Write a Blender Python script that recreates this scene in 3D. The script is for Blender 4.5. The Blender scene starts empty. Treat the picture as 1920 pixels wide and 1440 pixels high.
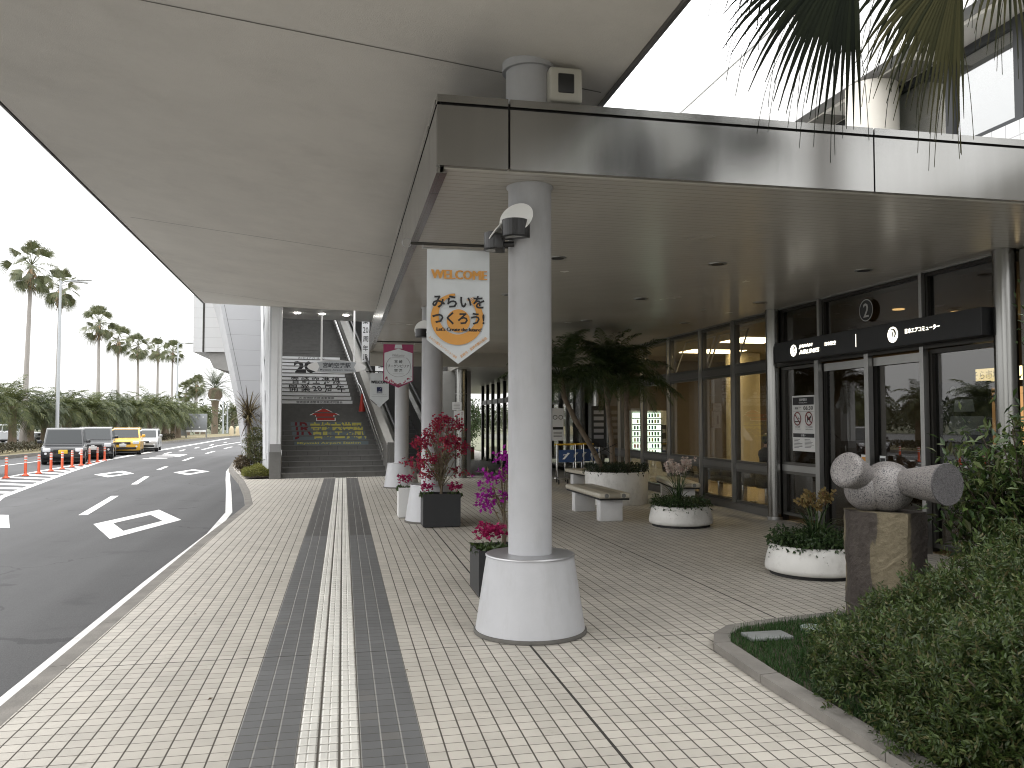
import bpy, bmesh, math, random
import numpy as np
from mathutils import Vector, Matrix, Euler
R = math.radians
random.seed(7); rng = np.random.default_rng(7)
SC = bpy.context.scene
COL = SC.collection

# ---------------------------------------------------------------- camera, sky, sun, exposure
cam_d = bpy.data.cameras.new('Camera'); cam = bpy.data.objects.new('Camera', cam_d); COL.objects.link(cam)
cam.location = (0, 0, 1.6)
_yaw, _pit = R(11.476), R(2.541)
_fw = Vector((math.sin(_yaw)*math.cos(_pit), math.cos(_yaw)*math.cos(_pit), math.sin(_pit)))
cam.rotation_euler = _fw.to_track_quat('-Z', 'Y').to_euler()
cam_d.sensor_fit = 'HORIZONTAL'; cam_d.sensor_width = 36; cam_d.lens = 36*1555/1920
cam_d.clip_start = 0.05; cam_d.clip_end = 3000
SC.camera = cam
W = bpy.data.worlds.new('World'); SC.world = W; W.use_nodes = True
nt = W.node_tree; nt.nodes.clear()
sky = nt.nodes.new('ShaderNodeTexSky'); sky.sky_type = 'NISHITA'; sky.sun_disc = False
SUN_EL, SUN_AZ = R(52), R(250)          # overcast: soft sun, high over the road side
sky.sun_elevation = SUN_EL; sky.sun_rotation = SUN_AZ
sky.dust_density = 6; sky.ozone_density = 1; sky.air_density = 1
bw = nt.nodes.new('ShaderNodeRGBToBW'); mixn = nt.nodes.new('ShaderNodeMix'); mixn.data_type = 'RGBA'
mixn.inputs[0].default_value = 0.88
bg = nt.nodes.new('ShaderNodeBackground'); bg.inputs[1].default_value = 0.15
wo = nt.nodes.new('ShaderNodeOutputWorld')
nt.links.new(sky.outputs[0], bw.inputs[0]); nt.links.new(sky.outputs[0], mixn.inputs[6]); nt.links.new(bw.outputs[0], mixn.inputs[7])
# even overcast layer over the clear sky: zenith about three times as bright as the horizon
ov = nt.nodes.new('ShaderNodeMix'); ov.data_type = 'RGBA'; ov.inputs[0].default_value = 0.8
wtc = nt.nodes.new('ShaderNodeTexCoord'); wsp = nt.nodes.new('ShaderNodeSeparateXYZ'); nt.links.new(wtc.outputs['Generated'], wsp.inputs[0])
wmr = nt.nodes.new('ShaderNodeMapRange'); wmr.inputs[1].default_value = 0; wmr.inputs[2].default_value = 1; wmr.inputs[3].default_value = 8.3; wmr.inputs[4].default_value = 25.0
nt.links.new(wsp.outputs[2], wmr.inputs[0])
wcl = nt.nodes.new('ShaderNodeTexNoise'); wcl.inputs['Scale'].default_value = 2.2; wcl.inputs['Detail'].default_value = 6; nt.links.new(wtc.outputs['Generated'], wcl.inputs['Vector'])
wm1 = nt.nodes.new('ShaderNodeMath'); wm1.operation = 'MULTIPLY_ADD'; wm1.inputs[1].default_value = .5; wm1.inputs[2].default_value = .75; nt.links.new(wcl.outputs[0], wm1.inputs[0])
wm2 = nt.nodes.new('ShaderNodeMath'); wm2.operation = 'MULTIPLY'; nt.links.new(wmr.outputs[0], wm2.inputs[0]); nt.links.new(wm1.outputs[0], wm2.inputs[1])
nt.links.new(wm2.outputs[0], ov.inputs[7]); nt.links.new(mixn.outputs[2], ov.inputs[6])
nt.links.new(ov.outputs[2], bg.inputs[0]); nt.links.new(bg.outputs[0], wo.inputs[0])
sd = bpy.data.lights.new('Sun', 'SUN'); sd.energy = 0.5; sd.angle = R(60); sd.color = (1, .97, .93)
sun = bpy.data.objects.new('Sun', sd); COL.objects.link(sun)
_sdir = Vector((math.sin(SUN_AZ)*math.cos(SUN_EL), math.cos(SUN_AZ)*math.cos(SUN_EL), math.sin(SUN_EL)))
sun.rotation_euler = _sdir.to_track_quat('Z', 'Y').to_euler(); sun.location = (-20, -10, 40)
vs = SC.view_settings; vs.view_transform = 'Standard'; vs.look = 'None'; vs.gamma = 1; vs.exposure = 0.5
try:
    SC.cycles.use_denoising = True; SC.cycles.filter_width = 1.1
    SC.cycles.max_bounces = 10; SC.cycles.diffuse_bounces = 5; SC.cycles.transparent_max_bounces = 16
    SC.cycles.sample_clamp_indirect = 8
except Exception:
    pass

# ---------------------------------------------------------------- materials
def nodes(m):
    m.use_nodes = True
    t = m.node_tree; return t, t.nodes['Principled BSDF']
def rgba(c): return (c[0], c[1], c[2], 1)
MATS = {}
def mat(name, col, rough=.6, metal=0, var=0.0, vscale=4, bump=0, bscale=60, spec=.5, aniso=0, coat=0, emit=None, estr=0, dirt=0, dcol=(.16, .14, .11), dscale=(2.5, 2.5, .5)):
    """one plain surface: base colour with slow and fine variation, rough and bump from noise"""
    if name in MATS: return MATS[name]
    m = bpy.data.materials.new(name); t, b = nodes(m)
    b.inputs['Base Color'].default_value = rgba(col); b.inputs['Roughness'].default_value = rough
    b.inputs['Metallic'].default_value = metal; b.inputs['Specular IOR Level'].default_value = spec
    if aniso: b.inputs['Anisotropic'].default_value = aniso
    if coat: b.inputs['Coat Weight'].default_value = coat
    if emit: b.inputs['Emission Color'].default_value = rgba(emit); b.inputs['Emission Strength'].default_value = estr
    if var or bump:
        tc = t.nodes.new('ShaderNodeTexCoord')
    if var:
        n = t.nodes.new('ShaderNodeTexNoise'); n.inputs['Scale'].default_value = vscale; n.inputs['Detail'].default_value = 8; n.inputs['Roughness'].default_value = .65
        r = t.nodes.new('ShaderNodeMapRange'); r.inputs[1].default_value = .3; r.inputs[2].default_value = .7
        r.inputs[3].default_value = 1-var; r.inputs[4].default_value = 1+var*.6
        mx = t.nodes.new('ShaderNodeVectorMath'); mx.operation = 'SCALE'; mx.inputs[0].default_value = col
        t.links.new(tc.outputs['Object'], n.inputs['Vector']); t.links.new(n.outputs[0], r.inputs[0]); t.links.new(r.outputs[0], mx.inputs['Scale'])
        t.links.new(mx.outputs[0], b.inputs['Base Color'])
        if dirt:   # stains with a shape of their own: streaks, scuffs and specks
            g = NG(m); mp = g.n('ShaderNodeMapping'); mp.inputs['Scale'].default_value = dscale; g.link(tc.outputs['Object'], mp.inputs[0])
            d1 = g.n('ShaderNodeTexNoise'); d1.inputs['Scale'].default_value = 2.2; d1.inputs['Detail'].default_value = 10; d1.inputs['Roughness'].default_value = .72; g.link(mp.outputs[0], d1.inputs['Vector'])
            d2 = g.n('ShaderNodeTexNoise'); d2.inputs['Scale'].default_value = 38; d2.inputs['Detail'].default_value = 4; g.link(tc.outputs['Object'], d2.inputs['Vector'])
            f1 = g.math('MULTIPLY', g.math('MAXIMUM', 0.0, g.math('SUBTRACT', d1.outputs[0], .50)), 4.0); f2 = g.math('MULTIPLY', g.math('MAXIMUM', 0.0, g.math('SUBTRACT', d2.outputs[0], .70)), 9.0)
            f = g.math('MULTIPLY', g.math('MINIMUM', 1.0, g.math('ADD', f1, f2)), dirt); g.link(g.mix(f, mx.outputs[0], dcol), b.inputs['Base Color'])
    if bump:
        n2 = t.nodes.new('ShaderNodeTexNoise'); n2.inputs['Scale'].default_value = bscale; n2.inputs['Detail'].default_value = 6
        bp = t.nodes.new('ShaderNodeBump'); bp.inputs['Strength'].default_value = bump; bp.inputs['Distance'].default_value = .01
        t.links.new(tc.outputs['Object'], n2.inputs['Vector']); t.links.new(n2.outputs[0], bp.inputs['Height']); t.links.new(bp.outputs[0], b.inputs['Normal'])
    MATS[name] = m; return m

def leafmat(name, cols, rough=.5, trans=.25, spec=.35):
    """leaves: colour picked at random per leaf between the given colours"""
    if name in MATS: return MATS[name]
    m = bpy.data.materials.new(name); t, b = nodes(m)
    g = t.nodes.new('ShaderNodeNewGeometry'); cr = t.nodes.new('ShaderNodeValToRGB')
    el = cr.color_ramp.elements
    while len(el) < len(cols): el.new(.5)
    for i, c in enumerate(cols): el[i].position = i/(len(cols)-1); el[i].color = rgba(c)
    t.links.new(g.outputs['Random Per Island'], cr.inputs[0]); t.links.new(cr.outputs[0], b.inputs['Base Color'])
    b.inputs['Roughness'].default_value = rough; b.inputs['Specular IOR Level'].default_value = spec
    tr = t.nodes.new('ShaderNodeBsdfTranslucent'); t.links.new(cr.outputs[0], tr.inputs[0])
    ms = t.nodes.new('ShaderNodeMixShader'); ms.inputs[0].default_value = trans
    out = t.nodes['Material Output']
    t.links.new(b.outputs[0], ms.inputs[1]); t.links.new(tr.outputs[0], ms.inputs[2]); t.links.new(ms.outputs[0], out.inputs[0])
    MATS[name] = m; return m

def glassmat(name, tint=(.8, .82, .8), refl=(1, 1, 1), f0=.045, rough=0.0):
    if name in MATS: return MATS[name]
    m = bpy.data.materials.new(name); m.use_nodes = True; t = m.node_tree; t.nodes.clear()
    tr = t.nodes.new('ShaderNodeBsdfTransparent'); tr.inputs[0].default_value = rgba(tint)
    gl = t.nodes.new('ShaderNodeBsdfGlossy'); gl.inputs[0].default_value = rgba(refl); gl.inputs['Roughness'].default_value = rough
    g = NG(m); geo = g.n('ShaderNodeNewGeometry'); dt = g.n('ShaderNodeVectorMath', operation='DOT_PRODUCT'); g.link(geo.outputs['Incoming'], dt.inputs[0]); g.link(geo.outputs['Normal'], dt.inputs[1])
    c5 = g.math('POWER', g.math('SUBTRACT', 1.0, g.math('ABSOLUTE', dt.outputs['Value'])), 5.0); fac = g.math('ADD', f0, g.math('MULTIPLY', c5, 1-f0))   # Schlick, the same from both sides
    ms = t.nodes.new('ShaderNodeMixShader'); o = t.nodes.new('ShaderNodeOutputMaterial')
    t.links.new(fac, ms.inputs[0]); t.links.new(tr.outputs[0], ms.inputs[1]); t.links.new(gl.outputs[0], ms.inputs[2]); t.links.new(ms.outputs[0], o.inputs[0])
    MATS[name] = m; return m

class NG:
    """tiny helper to write maths into a node tree"""
    def __init__(s, m): s.t = m.node_tree
    def n(s, kind, **kw):
        x = s.t.nodes.new(kind)
        for k, v in kw.items(): setattr(x, k, v)
        return x
    def link(s, a, b): s.t.links.new(a, b)
    def math(s, op, a, b=None, c=None):
        x = s.n('ShaderNodeMath', operation=op)
        for i, v in enumerate((a, b, c)):
            if v is None: continue
            if isinstance(v, (int, float)): x.inputs[i].default_value = v
            else: s.link(v, x.inputs[i])
        return x.outputs[0]
    def mix(s, f, a, b):
        x = s.n('ShaderNodeMix', data_type='RGBA')
        for i, v in ((0, f), (6, a), (7, b)):
            if isinstance(v, (int, float)): x.inputs[i].default_value = v
            elif isinstance(v, tuple): x.inputs[i].default_value = rgba(v)
            else: s.link(v, x.inputs[i])
        return x.outputs[2]

PIT = .1018; TX0 = -.514; YEND = 23.75
def tile_material():
    m = bpy.data.materials.new('paving_tiles'); t, b = nodes(m); g = NG(m)
    tc = g.n('ShaderNodeTexCoord'); sp = g.n('ShaderNodeSeparateXYZ'); g.link(tc.outputs['Object'], sp.inputs[0])
    X, Y = sp.outputs[0], sp.outputs[1]
    u = g.math('DIVIDE', g.math('SUBTRACT', X, TX0), PIT); v = g.math('DIVIDE', Y, PIT)
    fu, fv = g.math('FRACT', u), g.math('FRACT', v)
    du = g.math('MINIMUM', fu, g.math('SUBTRACT', 1.0, fu)); dv = g.math('MINIMUM', fv, g.math('SUBTRACT', 1.0, fv))
    iu, iv = g.math('FLOOR', u), g.math('FLOOR', v)
    ju = g.math('SUBTRACT', 1.0, g.math('MINIMUM', 1.0, g.math('MAXIMUM', 0.0, g.math('DIVIDE', g.math('SUBTRACT', du, .028), .024))))
    jv = g.math('SUBTRACT', 1.0, g.math('MINIMUM', 1.0, g.math('MAXIMUM', 0.0, g.math('DIVIDE', g.math('SUBTRACT', dv, .015), .022))))
    # wide movement joints
    wj = g.math('MAXIMUM', g.math('LESS_THAN', g.math('ABSOLUTE', g.math('SUBTRACT', u, 18.0)), .085), g.math('LESS_THAN', g.math('ABSOLUTE', g.math('SUBTRACT', u, 39.0)), .085))
    wy = g.math('LESS_THAN', g.math('ABSOLUTE', g.math('SUBTRACT', g.math('FRACT', g.math('DIVIDE', g.math('SUBTRACT', Y, 5.905-7.126*2), 7.126)), .0)), .0013)
    joint = g.math('MINIMUM', g.math('MAXIMUM', g.math('MAXIMUM', ju, jv), g.math('MAXIMUM', wj, wy)), 1.0)
    cell = g.n('ShaderNodeCombineXYZ'); g.link(iu, cell.inputs[0]); g.link(iv, cell.inputs[1])
    wn = g.n('ShaderNodeTexWhiteNoise', noise_dimensions='2D'); g.link(cell.outputs[0], wn.inputs['Vector'])
    # slabs of tiles laid in one go differ a little
    c2 = g.n('ShaderNodeCombineXYZ'); g.link(g.math('FLOOR', g.math('DIVIDE', iu, 3.0)), c2.inputs[0]); g.link(g.math('FLOOR', g.math('DIVIDE', iv, 26.0)), c2.inputs[1])
    wn2 = g.n('ShaderNodeTexWhiteNoise', noise_dimensions='2D'); g.link(c2.outputs[0], wn2.inputs['Vector'])
    nz = g.n('ShaderNodeTexNoise'); nz.inputs['Scale'].default_value = 1.3; nz.inputs['Detail'].default_value = 9; nz.inputs['Roughness'].default_value = .7
    g.link(tc.outputs['Object'], nz.inputs['Vector'])
    fine = g.n('ShaderNodeTexNoise'); fine.inputs['Scale'].default_value = 180; fine.inputs['Detail'].default_value = 3; g.link(tc.outputs['Object'], fine.inputs['Vector'])
    k = g.math('ADD', g.math('ADD', g.math('MULTIPLY', wn.outputs[0], .16), g.math('MULTIPLY', nz.outputs[0], .55)), g.math('ADD', g.math('MULTIPLY', wn2.outputs[0], .05), g.math('ADD', g.math('MULTIPLY', fine.outputs[0], .12), .53)))
    ind = g.math('MULTIPLY', g.math('LESS_THAN', g.math('ABSOLUTE', g.math('SUBTRACT', u, 4.5)), 4.5), g.math('LESS_THAN', Y, YEND))
    tact = g.math('LESS_THAN', g.math('ABSOLUTE', g.math('SUBTRACT', u, 4.5)), 1.5)
    dark = g.math('MULTIPLY', ind, g.math('SUBTRACT', 1.0, tact))
    # darker batch of grey tiles far off and one replaced pair near by
    batch = g.math('GREATER_THAN', Y, 11.9); 
    gcol = g.mix(batch, (.125, .127, .128), (.082, .080, .078))
    base = g.mix(tact, g.mix(dark, (.462, .434, .385), gcol), (.27, .26, .235))
    jcol = g.mix(g.math('MULTIPLY', dark, g.math('GREATER_THAN', ju, jv)), (.07, .062, .05), (.24, .235, .22))
    jcol = g.mix(g.math('MAXIMUM', wj, wy), jcol, (.035, .032, .028))
    sc = g.n('ShaderNodeVectorMath', operation='SCALE'); g.link(base, sc.inputs[0]); g.link(k, sc.inputs['Scale'])
    st1 = g.n('ShaderNodeTexNoise'); st1.inputs['Scale'].default_value = 3.1; st1.inputs['Detail'].default_value = 10; st1.inputs['Roughness'].default_value = .75; g.link(tc.outputs['Object'], st1.inputs['Vector'])
    spots = g.math('MINIMUM', .6, g.math('MULTIPLY', g.math('MAXIMUM', 0.0, g.math('SUBTRACT', st1.outputs[0], .60)), 4.5))     # stains
    odd = g.math('MULTIPLY', g.math('GREATER_THAN', wn.outputs[0], .985), .22)                                                # replaced tiles
    col = g.mix(joint, g.mix(g.math('MAXIMUM', spots, odd), sc.outputs[0], (.17, .15, .12)), jcol)
    g.link(col, b.inputs['Base Color'])
    rr = g.math('ADD', g.math('MULTIPLY', nz.outputs[0], .25), .42); g.link(g.math('ADD', rr, g.math('MULTIPLY', joint, .3)), b.inputs['Roughness'])
    b.inputs['Specular IOR Level'].default_value = .35
    hgt = g.math('ADD', g.math('SUBTRACT', 1.0, joint), g.math('ADD', g.math('MULTIPLY', fine.outputs[0], .18), g.math('MULTIPLY', wn.outputs[0], .15)))
    bp = g.n('ShaderNodeBump'); bp.inputs['Strength'].default_value = .6; bp.inputs['Distance'].default_value = .004
    g.link(hgt, bp.inputs['Height']); g.link(bp.outputs[0], b.inputs['Normal'])
    return m

def asphalt_material():
    m = bpy.data.materials.new('asphalt'); t, b = nodes(m); g = NG(m)
    tc = g.n('ShaderNodeTexCoord')
    a = g.n('ShaderNodeTexNoise'); a.inputs['Scale'].default_value = 95; a.inputs['Detail'].default_value = 6; g.link(tc.outputs['Object'], a.inputs['Vector'])
    c = g.n('ShaderNodeTexNoise'); c.inputs['Scale'].default_value = .35; c.inputs['Detail'].default_value = 8; g.link(tc.outputs['Object'], c.inputs['Vector'])
    mp = g.n('ShaderNodeMapping'); mp.inputs['Scale'].default_value = (1.1, .03, 1); mp.inputs['Rotation'].default_value = (0, 0, R(8)); g.link(tc.outputs['Object'], mp.inputs[0])
    d = g.n('ShaderNodeTexNoise'); d.inputs['Scale'].default_value = 1.2; d.inputs['Detail'].default_value = 4; g.link(mp.outputs[0], d.inputs['Vector'])
    k = g.math('ADD', g.math('ADD', g.math('MULTIPLY', a.outputs[0], .7), g.math('MULTIPLY', c.outputs[0], .45)), g.math('ADD', g.math('MULTIPLY', d.outputs[0], .75), .05))
    sc = g.n('ShaderNodeVectorMath', operation='SCALE'); sc.inputs[0].default_value = (.083, .083, .085); g.link(k, sc.inputs['Scale'])
    vc = g.n('ShaderNodeTexVoronoi', feature='DISTANCE_TO_EDGE'); vc.inputs['Scale'].default_value = .22; vw = g.n('ShaderNodeTexNoise'); vw.inputs['Scale'].default_value = 1.5; vw.inputs['Detail'].default_value = 8; g.link(tc.outputs['Object'], vw.inputs['Vector'])
    va = g.n('ShaderNodeVectorMath', operation='MULTIPLY_ADD'); g.link(vw.outputs['Color'], va.inputs[0]); va.inputs[1].default_value = (1.2, 1.2, 0); g.link(tc.outputs['Object'], va.inputs[2]); g.link(va.outputs[0], vc.inputs['Vector'])
    crack = g.math('MULTIPLY', g.math('LESS_THAN', vc.outputs['Distance'], .0035), g.math('GREATER_THAN', c.outputs[0], .5))
    oil = g.math('MINIMUM', .25, g.math('MULTIPLY', g.math('MAXIMUM', 0.0, g.math('SUBTRACT', vw.outputs[0], .62)), 3.0))
    g.link(g.mix(g.math('MAXIMUM', g.math('MULTIPLY', crack, .4), oil), sc.outputs[0], (.025, .025, .026)), b.inputs['Base Color']); b.inputs['Roughness'].default_value = .85; b.inputs['Specular IOR Level'].default_value = .3
    bp = g.n('ShaderNodeBump'); bp.inputs['Strength'].default_value = .5; bp.inputs['Distance'].default_value = .006
    g.link(a.outputs[0], bp.inputs['Height']); g.link(bp.outputs[0], b.inputs['Normal'])
    return m

def strip_material(name, col, axis, pitch, rough=.35, metal=0, groove=.05, depth=.004, var=.06, jcol=.35):
    """metal ceiling / wall cladding in narrow strips: grooves every `pitch` metres along `axis`"""
    m = bpy.data.materials.new(name); t, b = nodes(m); g = NG(m)
    tc = g.n('ShaderNodeTexCoord'); sp = g.n('ShaderNodeSeparateXYZ'); g.link(tc.outputs['Object'], sp.inputs[0])
    f = g.math('FRACT', g.math('DIVIDE', sp.outputs[axis], pitch)); d = g.math('MINIMUM', f, g.math('SUBTRACT', 1.0, f))
    j = g.math('SUBTRACT', 1.0, g.math('MINIMUM', 1.0, g.math('DIVIDE', d, groove)))
    nz = g.n('ShaderNodeTexNoise'); nz.inputs['Scale'].default_value = .8; nz.inputs['Detail'].default_value = 8; g.link(tc.outputs['Object'], nz.inputs['Vector'])
    wn = g.n('ShaderNodeTexWhiteNoise', noise_dimensions='1D'); g.link(g.math('FLOOR', g.math('DIVIDE', sp.outputs[axis], pitch)), wn.inputs['W'])
    k = g.math('ADD', g.math('MULTIPLY', nz.outputs[0], var*2), g.math('ADD', 1-var*1.2, g.math('MULTIPLY', wn.outputs[0], var*.4)))
    sc = g.n('ShaderNodeVectorMath', operation='SCALE'); sc.inputs[0].default_value = col; g.link(k, sc.inputs['Scale'])
    g.link(g.mix(g.math('MULTIPLY', j, .7), sc.outputs[0], tuple(c*jcol for c in col)), b.inputs['Base Color'])
    g.link(g.math('ADD', rough-.06, g.math('MULTIPLY', nz.outputs[0], .14)), b.inputs['Roughness']); b.inputs['Metallic'].default_value = metal
    bp = g.n('ShaderNodeBump'); bp.inputs['Strength'].default_value = .8; bp.inputs['Distance'].default_value = depth
    g.link(g.math('SUBTRACT', 1.0, j), bp.inputs['Height']); g.link(bp.outputs[0], b.inputs['Normal'])
    return m

def grid_material(name, col, a0, a1, p0, p1, jw=.03, jcol=(.3, .3, .3), rough=.3, var=.04):
    """glazed tile grid on a wall, axes a0/a1 at pitches p0/p1"""
    m = bpy.data.materials.new(name); t, b = nodes(m); g = NG(m)
    tc = g.n('ShaderNodeTexCoord'); sp = g.n('ShaderNodeSeparateXYZ'); g.link(tc.outputs['Object'], sp.inputs[0])
    def jn(ax, p):
        f = g.math('FRACT', g.math('DIVIDE', sp.outputs[ax], p)); d = g.math('MINIMUM', f, g.math('SUBTRACT', 1.0, f))
        return g.math('LESS_THAN', d, jw)
    j = g.math('MAXIMUM', jn(a0, p0), jn(a1, p1))
    nz = g.n('ShaderNodeTexNoise'); nz.inputs['Scale'].default_value = .9; nz.inputs['Detail'].default_value = 8; g.link(tc.outputs['Object'], nz.inputs['Vector'])
    sc = g.n('ShaderNodeVectorMath', operation='SCALE'); sc.inputs[0].default_value = col; g.link(g.math('ADD', 1-var*1.5, g.math('MULTIPLY', nz.outputs[0], var*3)), sc.inputs['Scale'])
    g.link(g.mix(j, sc.outputs[0], jcol), b.inputs['Base Color']); b.inputs['Roughness'].default_value = rough
    return m

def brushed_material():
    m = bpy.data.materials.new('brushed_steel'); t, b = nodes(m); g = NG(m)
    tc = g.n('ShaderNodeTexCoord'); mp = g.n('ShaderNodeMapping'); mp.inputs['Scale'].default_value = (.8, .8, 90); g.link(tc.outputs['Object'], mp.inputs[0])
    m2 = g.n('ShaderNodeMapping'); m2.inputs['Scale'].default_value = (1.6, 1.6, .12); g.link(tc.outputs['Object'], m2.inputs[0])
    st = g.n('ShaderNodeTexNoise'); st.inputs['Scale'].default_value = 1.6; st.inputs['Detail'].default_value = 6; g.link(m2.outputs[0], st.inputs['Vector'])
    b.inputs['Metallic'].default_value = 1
    g.link(g.mix(st.outputs[0], (.20, .197, .185), (.39, .39, .38)), b.inputs['Base Color'])  # vertical light and dark streaks in the colour imitate reflections
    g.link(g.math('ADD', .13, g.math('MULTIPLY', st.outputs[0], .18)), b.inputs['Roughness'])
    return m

def granite_material():
    m = bpy.data.materials.new('speckled_granite'); t, b = nodes(m); g = NG(m)
    tc = g.n('ShaderNodeTexCoord')
    v = g.n('ShaderNodeTexVoronoi'); v.inputs['Scale'].default_value = 170; g.link(tc.outputs['Object'], v.inputs['Vector'])
    n = g.n('ShaderNodeTexNoise'); n.inputs['Scale'].default_value = 60; n.inputs['Detail'].default_value = 4; g.link(tc.outputs['Object'], n.inputs['Vector'])
    cr = g.n('ShaderNodeValToRGB'); el = cr.color_ramp.elements
    el[0].position = 0; el[0].color = (.03, .03, .035, 1); el[1].position = 1; el[1].color = (.29, .27, .26, 1)
    for p, c in ((.22, (.05, .05, .055, 1)), (.30, (.155, .145, .14, 1)), (.6, (.215, .20, .192, 1))):
        e = el.new(p); e.color = c
    sepc = g.n('ShaderNodeSeparateColor'); g.link(v.outputs['Color'], sepc.inputs[0])
    g.link(g.math('ADD', g.math('MULTIPLY', sepc.outputs[0], .75), g.math('MULTIPLY', n.outputs[0], .3)), cr.inputs[0])
    g.link(cr.outputs[0], b.inputs['Base Color']); b.inputs['Roughness'].default_value = .45
    return m

def rock_material():
    m = bpy.data.materials.new('split_rock'); t, b = nodes(m); g = NG(m)
    tc = g.n('ShaderNodeTexCoord'); sp = g.n('ShaderNodeSeparateXYZ'); g.link(tc.outputs['Object'], sp.inputs[0])
    mp = g.n('ShaderNodeMapping'); mp.inputs['Scale'].default_value = (3, 3, .8); g.link(tc.outputs['Object'], mp.inputs[0])
    n = g.n('ShaderNodeTexNoise'); n.inputs['Scale'].default_value = 2.0; n.inputs['Detail'].default_value = 9; n.inputs['Roughness'].default_value = .6; g.link(mp.outputs[0], n.inputs['Vector'])
    n2 = g.n('ShaderNodeTexNoise'); n2.inputs['Scale'].default_value = 26; n2.inputs['Detail'].default_value = 8; n2.inputs['Roughness'].default_value = .7; g.link(tc.outputs['Object'], n2.inputs['Vector'])
    cr = g.n('ShaderNodeValToRGB'); el = cr.color_ramp.elements
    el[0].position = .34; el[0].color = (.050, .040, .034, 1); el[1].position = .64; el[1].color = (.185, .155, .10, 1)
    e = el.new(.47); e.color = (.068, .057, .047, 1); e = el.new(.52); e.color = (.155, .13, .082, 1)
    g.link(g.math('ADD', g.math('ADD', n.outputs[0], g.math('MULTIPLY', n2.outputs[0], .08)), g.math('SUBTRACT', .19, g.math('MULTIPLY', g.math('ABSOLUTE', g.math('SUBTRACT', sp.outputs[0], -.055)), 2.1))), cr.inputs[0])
    sc = g.n('ShaderNodeVectorMath', operation='SCALE'); g.link(cr.outputs[0], sc.inputs[0]); g.link(g.math('ADD', .62, g.math('MULTIPLY', n2.outputs[0], .75)), sc.inputs['Scale'])
    g.link(sc.outputs[0], b.inputs['Base Color']); b.inputs['Roughness'].default_value = .8
    bp = g.n('ShaderNodeBump'); bp.inputs['Strength'].default_value = .8; bp.inputs['Distance'].default_value = .02
    g.link(n2.outputs[0], bp.inputs['Height']); g.link(bp.outputs[0], b.inputs['Normal'])
    return m

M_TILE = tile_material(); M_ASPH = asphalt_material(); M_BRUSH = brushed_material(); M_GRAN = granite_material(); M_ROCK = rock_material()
M_WHITE = mat('white_paint_metal', (.44, .445, .462), .36, var=.07, vscale=3, dirt=.20, bump=.05, bscale=160)
M_KERB = mat('kerb_concrete', (.19, .178, .16), .85, var=.28, vscale=3, bump=.3, bscale=70)
M_LINE = mat('road_paint', (.72, .715, .70), .6, dirt=.55, dcol=(.16, .16, .16), dscale=(3, 1.2, 1), var=.12, vscale=8, bump=.12, bscale=90)
M_CONC = mat('concrete', (.30, .295, .285), .85, var=.2, vscale=1.5, bump=.2, bscale=40)
M_STUC = mat('roof_stucco', (.70, .67, .62), .8, dirt=.14, dscale=(.35, .35, .35), var=.07, vscale=1.1, bump=.35, bscale=130)
M_STEEL = mat('stainless', (.55, .55, .54), .24, 1, var=.08, vscale=6)
M_ALU = mat('dull_aluminium', (.40, .40, .39), .38, 1, var=.08, vscale=5)
M_BLK = mat('black_joint', (.010, .010, .010), .7)
M_BRONZE = mat('dark_frame', (.042, .040, .036), .38, .6)
M_PLAST = mat('cream_plastic', (.46, .445, .39), .5, var=.06)
M_BLACKP = mat('black_plastic', (.02, .02, .021), .38)
M_DISC = mat('white_reflector', (.78, .78, .76), .35)
M_SIGNB = mat('sign_black', (.017, .018, .020), .5)
M_POLE = mat('white_pole', (.72, .72, .72), .35)
M_INK = mat('black_ink', (.012, .012, .014), .5)
M_BANNER = mat('banner_cloth', (.60, .63, .645), .8, var=.05, vscale=6, bump=.1, bscale=300)
M_ORANGE = mat('orange_ink', (.62, .30, .07), .7, var=.05)
M_PINK = mat('magenta_cloth', (.30, .045, .115), .8, var=.08)
M_PINKL = mat('rose_ink', (.42, .09, .14), .8)
M_GREYI = mat('grey_ink', (.28, .28, .29), .7)
M_NAVY = mat('navy_ink', (.012, .018, .065), .6)
M_REDI = mat('red_ink', (.36, .025, .022), .6)
M_GLASS = glassmat('window_glass', (.93, .93, .91))
M_GLASSD = glassmat('door_glass', (.50, .50, .48), f0=.085)
M_POT = mat('white_glazed_pot', (.66, .65, .62), .38, dirt=.4, dscale=(3, 3, 2), var=.09, vscale=4)
M_SOIL = mat('soil', (.045, .034, .024), .95, var=.3, vscale=20, bump=.6, bscale=50)
M_BARK = mat('palm_bark', (.16, .125, .09), .9, var=.35, vscale=9, bump=.7, bscale=40)
M_BARKG = mat('grey_palm_bark', (.30, .28, .26), .9, var=.2, vscale=6, bump=.4, bscale=25)
M_CRADLE = mat('dead_frond', (.30, .20, .12), .9, var=.3, vscale=6)

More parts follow.
